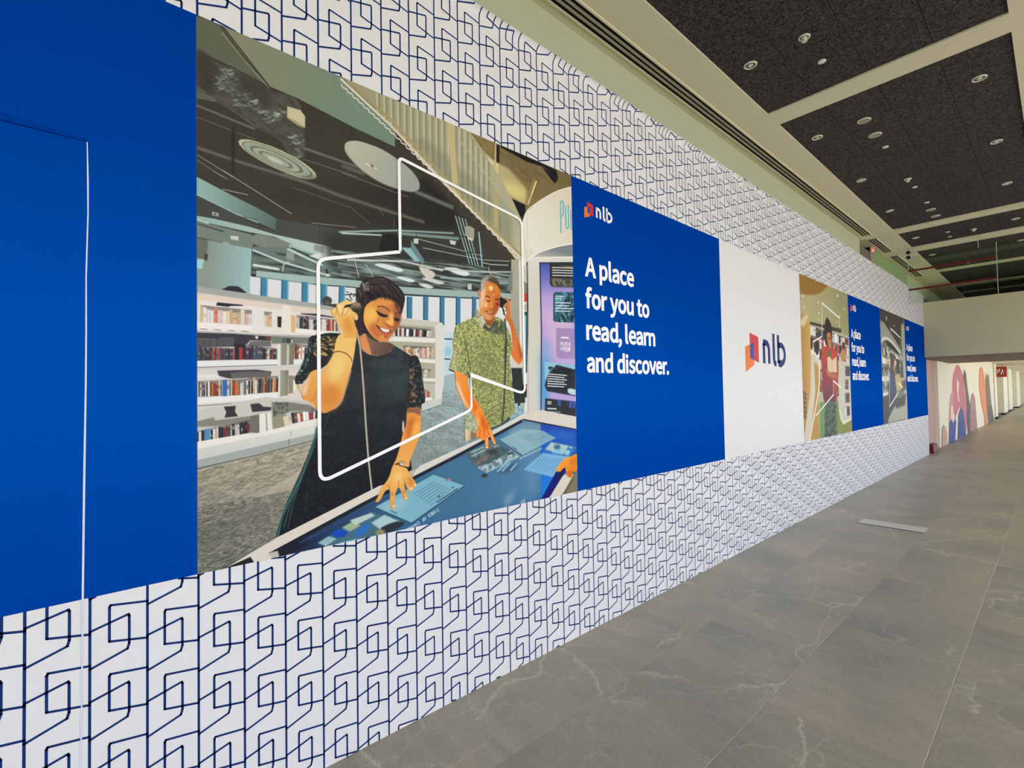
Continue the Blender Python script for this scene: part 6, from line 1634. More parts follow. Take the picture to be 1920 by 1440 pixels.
ARTB = [
('P',(172,164,122),0,0,1,[-202,2171,2983,2740,2578,-371,-396,-98]),
('G',(182,174,132),(158,154,112),[341,1775,1828,1788],0,0,[-44,2009,2092,2026,2012,1356,311,1449,-94,1442]),
('P',(156,116,58),4.6,1,1,[-3,2029,1105,2045,998,1966,797,1875,429,1793,92,1766,14,1777]),
('S',(128,92,44),10.9,4.4,0,1,[114,2005,101,1774]),
('S',(128,92,44),11.1,4.4,0,1,[212,2005,201,1795]),
('S',(128,92,44),11.3,4.5,0,1,[312,2006,303,1817]),
('S',(128,92,44),11.5,4.6,0,1,[414,2006,407,1839]),
('S',(128,92,44),11.7,4.7,0,1,[519,2007,514,1862]),
('S',(128,92,44),11.9,4.8,0,1,[626,2007,624,1886]),
('S',(128,92,44),12.1,4.8,0,1,[736,2008,736,1910]),
('S',(128,92,44),12.3,4.9,0,1,[849,2008,851,1934]),
('S',(128,92,44),12.5,5,0,1,[964,2009,968,1959]),
('P',(150,148,116),69.6,0,0.5,[1301,1975,2092,2026,2060,1760,1280,1777]),
('P',(232,230,206),4.4,0,1,[143,1743,132,1731,109,1724,86,1726,78,1735,88,1747,111,1754,134,1753]),
('P',(232,230,206),4.4,0,1,[188,1612,179,1601,158,1595,138,1597,130,1605,140,1616,160,1622,180,1620]),
('P',(232,230,206),4.8,0,1,[695,1727,686,1718,666,1712,646,1713,639,1721,648,1730,668,1736,687,1735]),
('P',(232,230,206),4.8,0,1,[695,1590,686,1580,666,1575,647,1577,639,1584,648,1594,668,1599,687,1597]),
('P',(232,230,206),5.4,0,1,[1546,1924,1530,1908,1494,1898,1460,1900,1447,1912,1463,1927,1499,1937,1533,1936]),
('P',(232,230,206),5.7,0,1,[1831,1767,1820,1757,1795,1750,1770,1752,1761,1760,1773,1771,1798,1777,1822,1776]),
('P',(232,230,206),5.5,0,1,[1591,1637,1580,1627,1556,1621,1533,1622,1524,1631,1535,1641,1559,1647,1582,1645]),
('P',(232,230,206),5.1,0,1,[1164,1652,1156,1644,1138,1639,1120,1641,1113,1647,1122,1655,1140,1660,1158,1659]),
('P',(232,230,206),5.4,0,1,[1440,1549,1431,1540,1411,1535,1393,1537,1386,1544,1394,1552,1414,1557,1433,1555]),
('P',(232,230,206),5,0,1,[975,1555,969,1548,955,1545,941,1546,936,1551,942,1558,956,1561,970,1560]),
('P',(232,230,206),4.6,0,1,[475,1367,468,1360,452,1356,437,1357,431,1364,438,1371,454,1375,470,1374]),
('P',(232,230,206),4.8,0,1,[691,1506,683,1498,667,1494,651,1495,645,1501,652,1509,669,1514,685,1512]),
('P',(190,184,166),0,0,1,[331,1437,2015,1382,1990,165,1310,132,232,606]),
('P',(60,54,48),5,0,1,[328,1451,1621,1461,1586,1403,325,1421]),
('B',16,1,60,[349,1409,1952,1352,1940,1248,337,1276]),
('B',16,2,61,[338,1291,1936,1213,1922,1092,324,1144]),
('B',16,1,62,[326,1159,1917,1058,1905,955,313,1027]),
('B',16,2,63,[315,1041,1901,920,1887,800,301,895]),
('B',16,1,64,[302,910,1883,766,1869,647,289,765]),
('B',16,2,65,[290,779,1865,613,1849,477,275,620]),
('P',(206,202,184),0,0,1,[1433,1007,1971,1008,1962,183,1579,118,1375,242]),
('B',5,3,70,[1731,950,1964,948,1958,801,1725,798]),
('B',5,3,71,[1709,756,1941,755,1936,612,1703,610]),
('B',5,3,72,[1687,563,1918,563,1913,424,1682,423]),
('B',5,3,73,[1665,372,1895,372,1891,238,1660,237]),
('S',(232,226,206),41.2,6.9,0,1,[1388,355,1555,144,1962,183]),
('G',(140,136,66),(112,150,92),[1823,257,640,303],0,0,[1347,469,1423,191,1579,118,1991,174,1955,-124,562,-21,609,454]),
('G',(176,132,66),(206,164,90),[-53,1026,315,1041],0,0,[-51,1488,152,1536,316,1508,323,1042,217,4,-105,15]),
('P',(222,206,170),10.9,1,1,[-18,1421,193,1526,265,1504,97,1374]),
('P',(216,206,184),5.7,0,1,[327,1078,491,1071,627,994,665,829,600,588,257,-13,-27,9,273,605]),
('P',(190,146,76),11.5,0,1,[436,958,599,903,582,633,505,308,560,-36,215,-10,445,604]),
('S',(240,232,214),34.4,6.9,1,1,[326,1071,490,1064,614,964,621,753,500,486,174,-7]),
('S',(90,74,60),32.2,8.6,0,1,[6,593,123,550]),
('S',(90,74,60),32.2,8.6,0,1,[1,537,118,496]),
('S',(90,74,60),32.1,8.6,0,1,[-4,481,113,442]),
('S',(90,74,60),32.1,8.6,0,1,[-9,426,108,388]),
('S',(90,74,60),32.1,8.5,0,1,[-14,370,103,335]),
('S',(90,74,60),32,8.5,0,1,[-19,314,98,281]),
('P',(50,36,32),5.7,1,1,[334,1247,400,1263,424,1193,401,1133,330,1115]),
('P',(40,30,28),5.9,1,1,[503,1198,587,1241,646,1191,617,1084,533,1051,487,1123]),
('P',(44,34,30),7,1,1,[1643,1265,1723,1278,1760,1204,1670,1157]),
('P',(190,140,90),8.3,1,1,[1557,1144,1756,1170,1769,1027,1559,1014]),
('P',(170,72,54),6.3,1,1,[747,1136,1024,1172,1367,1127,1413,827,1265,439,785,450,716,830]),
('G',(196,62,50),(104,38,66),[1003,1071,941,477],5,1,[750,1129,964,1163,1137,1156,1355,1118,1356,793,1167,727,1240,448,785,453,720,830]),
('P',(80,110,70),7.6,0,1,[959,1115,1134,1132,1100,1043,976,1046]),
('P',(190,120,72),6.3,1,1,[966,1374,1177,1389,1174,1269,1033,1166,933,1239]),
('P',(36,28,30),6.3,1,1,[976,1561,1063,1547,1166,1477,1192,1334,1151,1236,1134,1362,984,1360,957,1287,997,1196,901,1206,867,1343,887,1453]),
('S',(60,30,24),12.7,5.1,0,1,[1002,1290,1126,1295]),
('P',(226,206,170),6.4,0,1,[951,1034,1051,1054,1146,1005,1359,1061,1346,842,1139,844,957,816]),
('S',(170,140,100),12.8,5.1,0,1,[1146,1005,1139,844]),
('P',(178,110,68),10.2,1,1,[886,880,1078,837,1281,824,1379,761,1171,759,927,803]),
('P',(52,74,66),5,0,1,[795,453,1282,451,1260,-41,737,-19]),
('N',(120,140,120),0.7,37.5,37.5,-12,0.55,0,[795,453,1282,451,1260,-41,737,-19])]
ARTC = [
('P',(66,64,58),0,0,1,[-489,2103,3120,2534,2550,-507,-811,-247]),
('P',(112,118,108),0,0,1,[-10,1476,1672,1293,2117,745,2058,412,-44,448]),
('B',14,3,80,[57,1337,1664,1244,2029,1143,68,1208]),
('B',14,6,81,[33,1170,1640,1106,2007,1018,45,1052]),
('B',14,3,82,[9,1005,1617,968,1985,893,22,896]),
('B',14,6,83,[-15,840,1593,831,1963,769,-1,741]),
('B',14,3,84,[-39,676,1570,694,1942,645,-23,587]),
('N',(214,222,214),0.8,96.4,96.4,1,0.6,0,[39,1408,767,1314,524,587,23,504]),
('P',(152,156,146),10,0,1,[-51,1788,271,1773,812,1606,1608,1355,1556,1264,1046,1390,472,1478,39,1408,-105,1413]),
('P',(40,38,36),10.2,1,1,[376,1457,657,1444,1345,1303,1267,1256,519,1376]),
('S',(220,224,214),51.4,9.9,1,1,[36,1393,105,1462,352,1500,791,1467,1523,1287]),
('S',(190,196,186),41.2,12.4,1,1,[427,1179,762,1283,1575,1160]),
('P',(168,172,160),11.4,1,1,[1653,1796,1843,1852,1982,1858,2024,0,1769,11,1681,904]),
('P',(170,174,158),10.5,0,1,[309,5,387,103,940,309,1919,513,2067,14]),
('P',(58,62,60),17.3,0,1,[954,401,1855,506,1741,288,929,242]),
('P',(70,72,68),22.4,0,1,[1578,742,1968,794,1933,596,1330,567]),
('P',(48,58,60),15.1,0,1,[19,476,416,499,387,103,128,14,52,304]),
('P',(228,230,222),11.4,0,1,[27,533,394,558,419,514,49,478]),
('P',(84,58,44),10.2,1,1,[693,1174,816,1210,951,1138,989,954,954,815,725,843,636,977]),
('P',(196,150,110),12.4,1,1,[894,1075,993,1062,976,954,892,937]),
('G',(44,74,112),(34,50,78),[635,887,747,359],10.1,1,[588,916,860,860,985,800,1069,600,747,359,479,291,449,588]),
('P',(40,34,30),10.7,1,1,[1155,1130,1356,1152,1412,1059,1281,913,1122,926]),
('P',(192,172,120),10.7,1,1,[999,847,1240,881,1411,836,1562,645,1330,567,1066,584]),
('S',(236,206,140),43.4,8.7,0,1,[1213,716,1596,629]),
('P',(60,60,56),17.8,0,1,[1496,1125,1676,1099,1704,824,1515,806]),
('P',(214,214,202),9.8,0,1,[441,1892,511,1902,513,1832,450,1826]),
('P',(206,206,196),8.4,0,1,[1112,1784,1097,1771,1065,1764,1034,1766,1023,1776,1038,1789,1070,1796,1101,1794])]
PARTS_A = [
('printed_diffuser',None,0,None,[423,1528,410,1517,383,1510,346,1508,302,1511,256,1519,213,1530,177,1543,151,1557,136,1571,133,1584,144,1594,167,1601,200,1603,241,1602,286,1596,331,1586,371,1572,402,1557,420,1542]),
('printed_lamp_disc',None,1,None,[543,1700,556,1723,600,1742,663,1746,728,1741,806,1718,867,1691,903,1659,913,1634,908,1609,876,1589,825,1582,746,1583,680,1595,616,1620,568,1653,547,1676]),
('printed_staircase',None,0,None,[533,1997,681,1996,930,2008,1172,2010,1289,1930,1417,1817,1521,1700,1592,1557,1583,1364,1538,1368,1391,1490,1212,1580,1017,1693,840,1809,680,1927]),
('printed_bookshelf',None,0,'long white bookshelf printed behind the woman',[3,1018,152,1010,419,1000,493,994,519,976,515,556,415,501,415,442,1,367]),
('printed_bookshelf',None,0,'small rounded bookshelf printed right of the woman',[720,978,801,979,1005,978,1032,972,1043,949,1037,670,1027,644,1020,572,904,538,906,657,881,670,680,873]),
('printed_kiosk',None,0,None,[1585,1585,1598,1633,1622,1672,1701,1740,1784,1799,1870,1854,1958,1899,2009,1924,2020,1077,2012,405,1711,519,1607,501,1620,1351]),
('printed_screen','printed_kiosk',0,None,[1719,1390,2016,1442,1998,474,1708,517]),
('printed_touch_table',None,0,None,[3,-7,40,-5,255,73,693,217,890,278,1258,383,1574,502,1711,519,2011,462,2004,13,1250,3,514,-5]),
('printed_man',None,0,None,[1277,1216,1299,1241,1336,1259,1373,1253,1402,1228,1414,1195,1439,1148,1465,1147,1484,1132,1486,1089,1490,1033,1506,1004,1526,946,1546,900,1558,853,1568,839,1565,809,1551,788,1506,760,1489,620,1500,517,1463,473,1372,437,1332,422,1358,362,1341,355,1311,386,1310,335,1295,330,1270,372,1236,391,1193,383,1159,374,1157,442,1158,533,1140,594,1109,647,1103,731,1069,744,1090,811,1097,856,1091,874,1097,904,1116,966,1140,981,1228,1022,1248,1064,1264,1088,1258,1141,1258,1166,1276,1162]),
('shirt','printed_man',0,None,[1248,1064,1228,1022,1140,981,1116,966,1097,904,1091,874,1097,856,1090,811,1069,744,1102,731,1178,709,1192,704,1198,654,1235,588,1321,435,1409,455,1500,517,1489,620,1476,765,1468,810,1489,860,1490,910,1485,896,1478,946,1440,1009,1369,1035,1330,977,1303,1003]),
('face','printed_man',1,None,[1274,1155,1280,1194,1311,1219,1364,1220,1402,1204,1409,1169,1405,1120,1397,1086,1375,1052,1354,1024,1329,1014,1295,1023,1271,1046,1264,1088]),
('hair','printed_man',1,None,[1277,1162,1277,1213,1299,1241,1336,1259,1373,1253,1402,1228,1415,1196,1406,1192,1381,1214,1340,1222,1315,1221,1303,1204,1290,1170]),
('arm','printed_man',0,None,[1103,734,1178,707,1180,669,1197,623,1254,557,1282,513,1332,422,1358,362,1341,355,1311,386,1310,335,1295,330,1270,372,1231,411,1242,448,1224,498,1168,550,1140,594,1109,647,1105,691]),
('arm','printed_man',0,None,[1462,1029,1490,1033,1506,1004,1546,900,1558,853,1568,839,1565,809,1551,788,1532,784,1507,802,1483,831,1489,873,1495,851,1481,976]),
('printed_woman',None,0,None,[604,1087,625,1127,657,1145,692,1154,728,1154,765,1139,795,1119,819,1091,824,1064,814,1021,804,995,795,950,764,906,745,879,769,843,821,819,854,801,880,771,899,721,915,632,926,593,902,555,902,498,894,429,873,382,829,282,834,255,871,200,850,176,839,168,827,139,816,130,791,178,765,174,762,111,749,102,739,111,735,156,722,198,674,145,666,150,698,209,516,160,255,73,303,215,346,304,401,429,416,515,391,592,364,604,353,632,336,677,357,744,378,804,394,862,477,883,523,885,492,952,476,978,500,1003,541,1028,583,1026,597,1060]),
('dress','printed_woman',0,None,[579,854,607,821,642,802,682,794,724,800,767,846,821,819,880,771,915,632,926,593,845,555,833,470,807,398,852,265,764,239,660,205,255,73,303,215,346,304,401,429,416,496,513,585,541,683,568,764]),
('face','printed_woman',1,None,[617,977,624,1004,648,1031,691,1055,735,1065,772,1054,794,1029,804,995,795,950,764,906,745,879,730,865,703,862,675,870,654,888,633,915,621,943]),
('hair','printed_woman',1,None,[604,1087,610,1107,625,1127,657,1145,692,1154,728,1154,765,1139,795,1119,819,1091,824,1064,814,1021,804,995,795,1027,759,1054,735,1064,698,1061,663,1043,627,1008,621,984,619,958,642,892,606,880,582,932,578,949,593,962,609,999,597,1060]),
('arm','printed_woman',0,None,[571,773,534,643,500,572,443,548,391,592,353,632,377,690,415,728,432,717,480,787,523,873,492,952,476,978,500,1003,541,1028,566,1015,530,993,555,999,588,975,594,959,577,947,591,899,589,874]),
('arm','printed_woman',0,None,[829,552,899,553,902,498,894,429,873,382,829,282,834,255,871,200,850,176,839,168,808,201,827,139,816,130,791,178,765,174,762,111,749,102,735,156,722,198,674,145,666,150,698,209,736,259,755,290,790,388])]
OUT_A = [802, 1285, 801, 1703, 802, 1709, 803, 1714, 805, 1719, 808, 1722, 812, 1725, 816, 1726, 822, 1727, 828, 1726, 1527, 1620, 1539, 1618, 1550, 1614, 1558, 1610, 1566, 1604, 1571, 1597, 1575, 1589, 1578, 1580, 1578, 1569, 1579, 656, 1578, 647, 1575, 639, 1571, 633, 1565, 628, 1558, 626, 1548, 625, 1537, 626, 1525, 629, 1199, 718, 1200, 566, 1200, 559, 1199, 553, 1196, 547, 1193, 542, 1189, 538, 1183, 534, 1177, 530, 1170, 527, 472, 281, 460, 278, 451, 277, 443, 278, 436, 281, 431, 287, 427, 294, 425, 304, 424, 316, 424, 1146, 425, 1155, 426, 1164, 429, 1171, 433, 1177, 438, 1183, 445, 1187, 452, 1191, 461, 1194]
OUT_B = [[399, 1118, 408, 1207, 763, 1298, 807, 1737, 1538, 1610, 1540, 1474], [1501, 639, 1168, 730, 1163, 544, 414, 285]]
OUT_C = [[753, 1648, 763, 1706, 1573, 1583, 1560, 1417], [573, 900, 466, 292, 1198, 536], [1227, 716, 1596, 629]]

def picture(i, ops, ppm, name, label):
    w, h = EDGE[i + 1] - EDGE[i], ZH
    sh = Sheet(w * 1000, h * 1000, ppm); sh.run(ops); im = sh.image(name + '_print'); mt = print_mat(name + '_print', im)
    root = boxes(name, [(WX + .0010, WX + PT, EDGE[i], EDGE[i + 1] - .0006, ZB, ZB + h)], M_white)
    tag(root, label, 'photo mural')
    sheet_part('picture_sheet', [(0, 0), (w - .0006, 0), (w - .0006, h), (0, h)], WX + PT + .0003, EDGE[i], ZB, w, h, mt, root)
    return root, mt, w, h
def pl(f): return [(f[k] / 1000, f[k + 1] / 1000) for k in range(0, len(f), 2)]
rootA, mtA, wA, hA = picture(1, ARTA, .72, 'photo_mural', 'large photo mural of a woman with a phone handset at a touch table')
made = {}
lev = .0006
for nm, par, sm, lab, f in PARTS_A:
    p = pl(f)
    if sm: p = [tuple(v) for v in Sheet.smooth(np.array(p), 3)]
    p = clip_rect(p, wA - .0006, hA)
    lev += .00025
    o = sheet_part(nm, p, WX + PT + lev, EDGE[1], ZB, wA, hA, mtA, made.get(par, rootA))
    if lab: o['label'] = lab
    made.setdefault(nm, o) if par else made.__setitem__(nm, o)
o = flat_polys('outline_frame', [(stroke_poly(pl(OUT_A) + pl(OUT_A)[:1], .0145), [])], WX + PT + lev + .0006, M_ink, rootA, lambda p: (EDGE[1] + p[0], ZB + p[1])); o['label'] = 'thin white open-book outline printed over the scene'
rootB, mtB, wB, hB = picture(4, ARTB, .36, 'photo_mural', 'photo mural of a woman in a red jacket reading a book in a library')
for f in OUT_B: flat_polys('outline_frame', [(stroke_poly(pl(f), .016), [])], WX + PT + .0012, M_ink, rootB, lambda p: (EDGE[4] + p[0], ZB + p[1]))
rootC, mtC, wC, hC = picture(6, ARTC, .3, 'photo_mural', 'photo mural of two people below a dark curving library stair')
for f in OUT_C: flat_polys('outline_frame', [(stroke_poly(pl(f), .018), [])], WX + PT + .0012, M_ink, rootC, lambda p: (EDGE[6] + p[0], ZB + p[1]))

for i, lab in ((2, 'blue slogan panel nearest the camera, right of the woman with the handset'), (5, 'blue slogan panel between the two distant photo murals'), (7, 'farthest blue slogan panel, at the end of the hoarding')):
    p = panel('slogan_panel', i, M_blue, lab, 'sign', 'blue slogan panels on the hoarding'); y = EDGE[i] + .115; k = (EDGE[i + 1] - EDGE[i]) / 2.02
    for s, w_, z in (('A place', .549, 2.272), ('for you to', .738, 2.065), ('read, learn', .808, 1.857), ('and discover.', .993, 1.647)):
        text_line(s, y, y + w_ * k, z, .124, WX + PT + .0006, M_ink, p, 12.5)
    book_logo(y + .006, 2.651, .285, WX + PT + .0006, M_ink, p)
p = panel('logo_panel', 3, M_white, 'plain white panel with a large centred book logo', 'sign')
book_logo(4.820, 1.689, 1.0, WX + PT + .0006, M_navy, p)

# ------------------------------------------------------------------ ceiling
CZ = 3.865
XR = -.150; XL = -1.595
bays = [(-3.2, 4.39), (4.63, 9.05), (9.33, 10.43), (10.79, 12.85), (13.1, 15.1), (15.4, 18.0)]
bl = [(-2.6, XL, -6, 18.3, CZ, CZ + .06), (XR, 4.6, -6, 18.3, CZ, CZ + .06)]
ys = [-6] + [v for b in bays for v in b] + [18.3]
for k in range(0, len(ys), 2): bl.append((XL, XR, ys[k], ys[k + 1], CZ, CZ + .06))
ceil = struct(boxes('ceiling', bl, M_beige))
struct(boxes('ceiling', [(-3.2, 4.8, -6.2, 18.4, CZ + .07, CZ + .25)], M_beige))
lanes = [XL, -1.243, -.880, -.515, XR]
for a, b in bays:
    n = max(1, round((b - a) / 1.5))
    for q in range(n):
        for x0, x1 in zip(lanes, lanes[1:]):
            g = .0015
            boxes('ceiling_panel', [(x0 + g, x1 - g, a + (b - a) * q / n + g, a + (b - a) * (q + 1) / n - g, CZ + .012, CZ + .04)], M_wool, ceil, .0015)
struct(boxes('trim_1', [(-2.03, 4.6, 9.12, 9.19, CZ - .022, CZ)], M_beige))
struct(boxes('trim_2', [(-2.03, 4.6, 10.55, 10.60, CZ - .018, CZ)], M_beige))
# wall above the hoarding
struct(boxes('wall_left', [(-2.9, -2.13, -6, 9.14, 0, ZT - .02), (-2.9, WX - .006, -6, 9.14, 3.60, CZ)], M_fascia))
struct(boxes('wall_left', [(-2.9, -2.33, 9.98, 18.3, 0, 3.4), (-2.9, WX - .02, 10.05, 18.3, 3.60, CZ)], M_fascia))
struct(boxes('wall_light_block', [(-3.3, -2.95, -6.2, 62.2, 0, 4.3)], M_beige))  # added unseen wall, blocks sky light leaking in behind the hoarding

# linear air diffusers in the ceiling border
def diffuser(y0, y1, lab):
    t = empty('air_diffuser', (-1.905, (y0 + y1) / 2, CZ), lab, 'air vent', 'slot diffusers in the ceiling border'); h = (y1 - y0) / 2
    boxes('slot_backing', [(-.052, .052, -h, h, -.003, .001)], M_black, t)
    for x in (-.058, .058): boxes('frame', [(x - .007, x + .007, -h - .006, h + .006, -.010, .001)], M_beige, t)
    for x in (-.017, .018): boxes('blade', [(x - .008, x + .008, -h, h, -.009, -.002)], M_blade, t)
diffuser(-3, 9.0, 'long black slot air diffuser above the near half of the hoarding')
diffuser(9.32, 10.42, 'short slot air diffuser between the two ceiling trims')
diffuser(10.82, 13.2, 'slot air diffuser farthest along the ceiling, behind the hanging glass')

# downlights and small ceiling discs
def fitting(kind, x, y, lab):
    zc = CZ + .012
    cfg = {'ring': (.045, .036), 'speaker': (.051, .044), 'small': (.026, .0), 'gimbal': (.036, .027)}[kind]
    nm = {'ring': 'downlight', 'speaker': 'ceiling_speaker', 'small': 'sprinkler_cover', 'gimbal': 'spotlight'}[kind]
    cat = {'ring': 'ceiling light', 'speaker': 'ceiling speaker', 'small': 'sprinkler', 'gimbal': 'ceiling light'}[kind]
    grp = {'ring': 'round downlights in the dark ceiling', 'speaker': 'round speaker grilles in the dark ceiling', 'small': 'small round covers in the dark ceiling', 'gimbal': 'tilting spotlights in the dark ceiling'}[kind]
    t = empty(nm, (x, y, zc), lab, cat, grp); R0, R1 = cfg
    if kind == 'small':
        bm = bmesh.new(); rg = lathe(bm, [(R0, 0), (R0, -.004), (R0 - .004, -.007), (.012, -.008)], 24); bm.faces.new(rg[-1][::-1]); bmesh.ops.recalc_face_normals(bm, faces=bm.faces); bmobj('cover', bm, M_ring, t, True); return t
    bm = bmesh.new(); lathe(bm, [(R0, 0), (R0, -.004), (R0 - .003, -.007), (R1 + .002, -.008), (R1, -.006), (R1 - .002, -.001)], 32); bmesh.ops.recalc_face_normals(bm, faces=bm.faces); bmobj('trim_ring', bm, M_ring, t, True)
    if kind == 'speaker':
        bm = bmesh.new(); rg = lathe(bm, [(R1 + .001, -.006), (R1 * .5, -.0065), (.004, -.007)], 28); bm.faces.new(rg[-1]); bmesh.ops.recalc_face_normals(bm, faces=bm.faces); bmobj('grille', bm, M_speaker, t, True)
    else:
        bm = bmesh.new(); rg = lathe(bm, [(R1, -.003), (R1 * .75, -.002), (R1 * .55, -.0015)], 28); bm.faces.new(rg[-1]); bmesh.ops.recalc_face_normals(bm, faces=bm.faces); bmobj('reflector', bm, M_cup, t, True)
        bm = bmesh.new(); dz = -.03 if kind == 'gimbal' else -.006; r = R1 * (.62 if kind == 'gimbal' else .45)
        rg = lathe(bm, [(r, -.0015), (r, dz), (r * .8, dz - .003), (r * .3, dz - .002)], 20); bm.faces.new(rg[-1]); bmesh.ops.recalc_face_normals(bm, faces=bm.faces); bmobj('lens', bm, M_lens, t, True)
    return t
M_speaker = speckle(mat('speaker_grille', (150, 140, 124), .6, .3), 300, .25)
FIT = [('gimbal', -1.075, 3.63, 'spotlight in the nearest dark bay, beside a downlight of the wall row'), ('small', -1.075, 3.996, 'small round cover nearest the camera, in the nearest dark bay'), ('ring', -1.429, 3.636, 'downlight nearest the camera, in the nearest dark bay'),
 ('ring', -.346, 5.158, 'nearest downlight of the open-side row in the second bay'), ('speaker', -1.084, 5.167, 'nearest grey speaker disc in the second ceiling bay'), ('speaker', -1.08, 5.54, 'second grey speaker disc, just beyond the nearest one'), ('small', -1.072, 5.896, 'small cover just beyond the two nearest speaker discs'),
 ('ring', -1.449, 5.165, 'downlight of the wall row beside the nearest speaker disc'), ('ring', -.345, 6.622, 'middle downlight of the open-side row in the second bay'), ('ring', -1.433, 6.619, 'middle downlight of the wall row in the second bay'), ('gimbal', -1.082, 7.006, 'bright tilted spotlight in the middle of the second bay'), ('small', -1.074, 7.347, 'small cover just beyond the bright tilted spotlight'),
 ('ring', -.348, 8.08, 'farthest downlight of the open-side row in the second bay'), ('small', -1.066, 8.079, 'small cover before the far pair of speaker discs in the second bay'), ('speaker', -1.08, 8.455, 'nearer speaker disc of the far pair in the second bay'), ('speaker', -1.079, 8.82, 'speaker disc at the far end of the second bay'), ('ring', -1.446, 8.06, 'farthest downlight of the wall row in the second bay'),
 ('ring', -1.448, 9.835, 'downlight by the wall in the bay between the trims'), ('small', -1.074, 9.87, 'first small cover in the bay between the trims'), ('small', -1.089, 10.2, 'second small cover in the bay between the trims'), ('ring', -.357, 9.882, 'downlight on the open side of the bay between the trims'),
 ('gimbal', -.80, 10.02, 'dark hanging spotlight in the bay between the trims'), ('ring', -1.449, 11.323, 'downlight by the wall just beyond the hanging glass'), ('ring', -.36, 11.4, 'downlight on the open side just beyond the hanging glass'), ('gimbal', -1.089, 12.5, 'bright spotlight seen through the hanging glass')]
for f in FIT: fitting(*f)

# ------------------------------------------------------------------ shutter guide box and alarm light at the end of the upper wall
t = empty('shutter_box', (-2.03, 9.56, 3.55), 'grey metal roller shutter box on top of the hoarding below the ceiling', 'shutter box')
boxes('casing', [(-.10, .004, -.40, .18, .045, .225)], M_metal, t, .006)
boxes('side_rail', [(-.10, .012, .205, .47, .045, .31)], M_rail, t, .006)
boxes('dark_gap', [(-.08, .0, .181, .204, .045, .30)], M_black, t)
bm = bmesh.new(); lathe(bm, [(.022, 0), (.02, .012), (.001, .02)], 16); bmesh.ops.rotate(bm, verts=bm.verts, cent=(0, 0, 0), matrix=Matrix.Rotation(math.radians(90), 3, 'Y')); bmesh.ops.translate(bm, verts=bm.verts, vec=(.013, .33, .27)); bmobj('alarm_light', bm, M_led, t, True)['label'] = 'small glowing red alarm light'

# ------------------------------------------------------------------ hanging glass baffle
GY = 10.46
kx = GY / 10.0
t = empty('glass_baffle', (-1.0, GY, 3.2), 'pale green frameless glass baffle hanging below the ceiling beyond the trims', 'glass screen')
zt, zb = 1.5 + (3.62 - 1.5) * kx, 1.5 + (2.86 - 1.5) * kx
def pane(x0, x1, mt): 
    return boxes('glass_pane', [(x0 + 1.0, x1 + 1.0, -.005, .005, zb - 3.2, zt - 3.2)], mt, t)
xs = [WX + .01, -1.580 * kx, -.565 * kx, .55 * kx]
pane(xs[1], xs[2] - .004, M_glass); pane(xs[2], xs[3], M_glass)
M_joint = mat('glass_edge', (170, 190, 170), .3, .5)
for x in xs[1:3]: boxes('joint', [(x + 1.0 - .006, x + 1.0 + .002, -.008, .008, zb - 3.2, zt - 3.2)], M_joint, t)
for z in (3.395, 3.09):
    zz = 1.5 + (z - 1.5) * kx - 3.2
    boxes('red_rail', [(xs[1] + 1.0, xs[2] + 1.0 - .01, -.03, -.006, zz - .014, zz + .014)], M_red, t)
for x, z in ((-1.575, 3.70), (-1.575, 3.62)):
    bm = bmesh.new(); rg = lathe(bm, [(.03, -.014), (.03, .014)], 16); bm.faces.new(rg[0][::-1]); bm.faces.new(rg[1])
    bmesh.ops.rotate(bm, verts=bm.verts, cent=(0, 0, 0), matrix=Matrix.Rotation(math.radians(90), 3, 'X')); bmesh.ops.translate(bm, verts=bm.verts, vec=(x * kx + 1.0, 0, 1.5 + (z - 1.5) * kx - 3.2)); bmobj('clamp', bm, M_dark, t)
for x in (xs[1] + .06, xs[2] - .2, xs[2] + .4): boxes('hanger', [(x + 1.0 - .004, x + 1.0 + .004, -.004, .004, zt - 3.2 - .05, CZ - 3.2)], M_joint, t)
tag(boxes('clerestory_glass', [(WX - .014, WX - .004, 10.05, 12.75, 3.597, CZ - .004)], M_glass2), 'green tinted glass strip above the far half of the hoarding', 'glass screen')

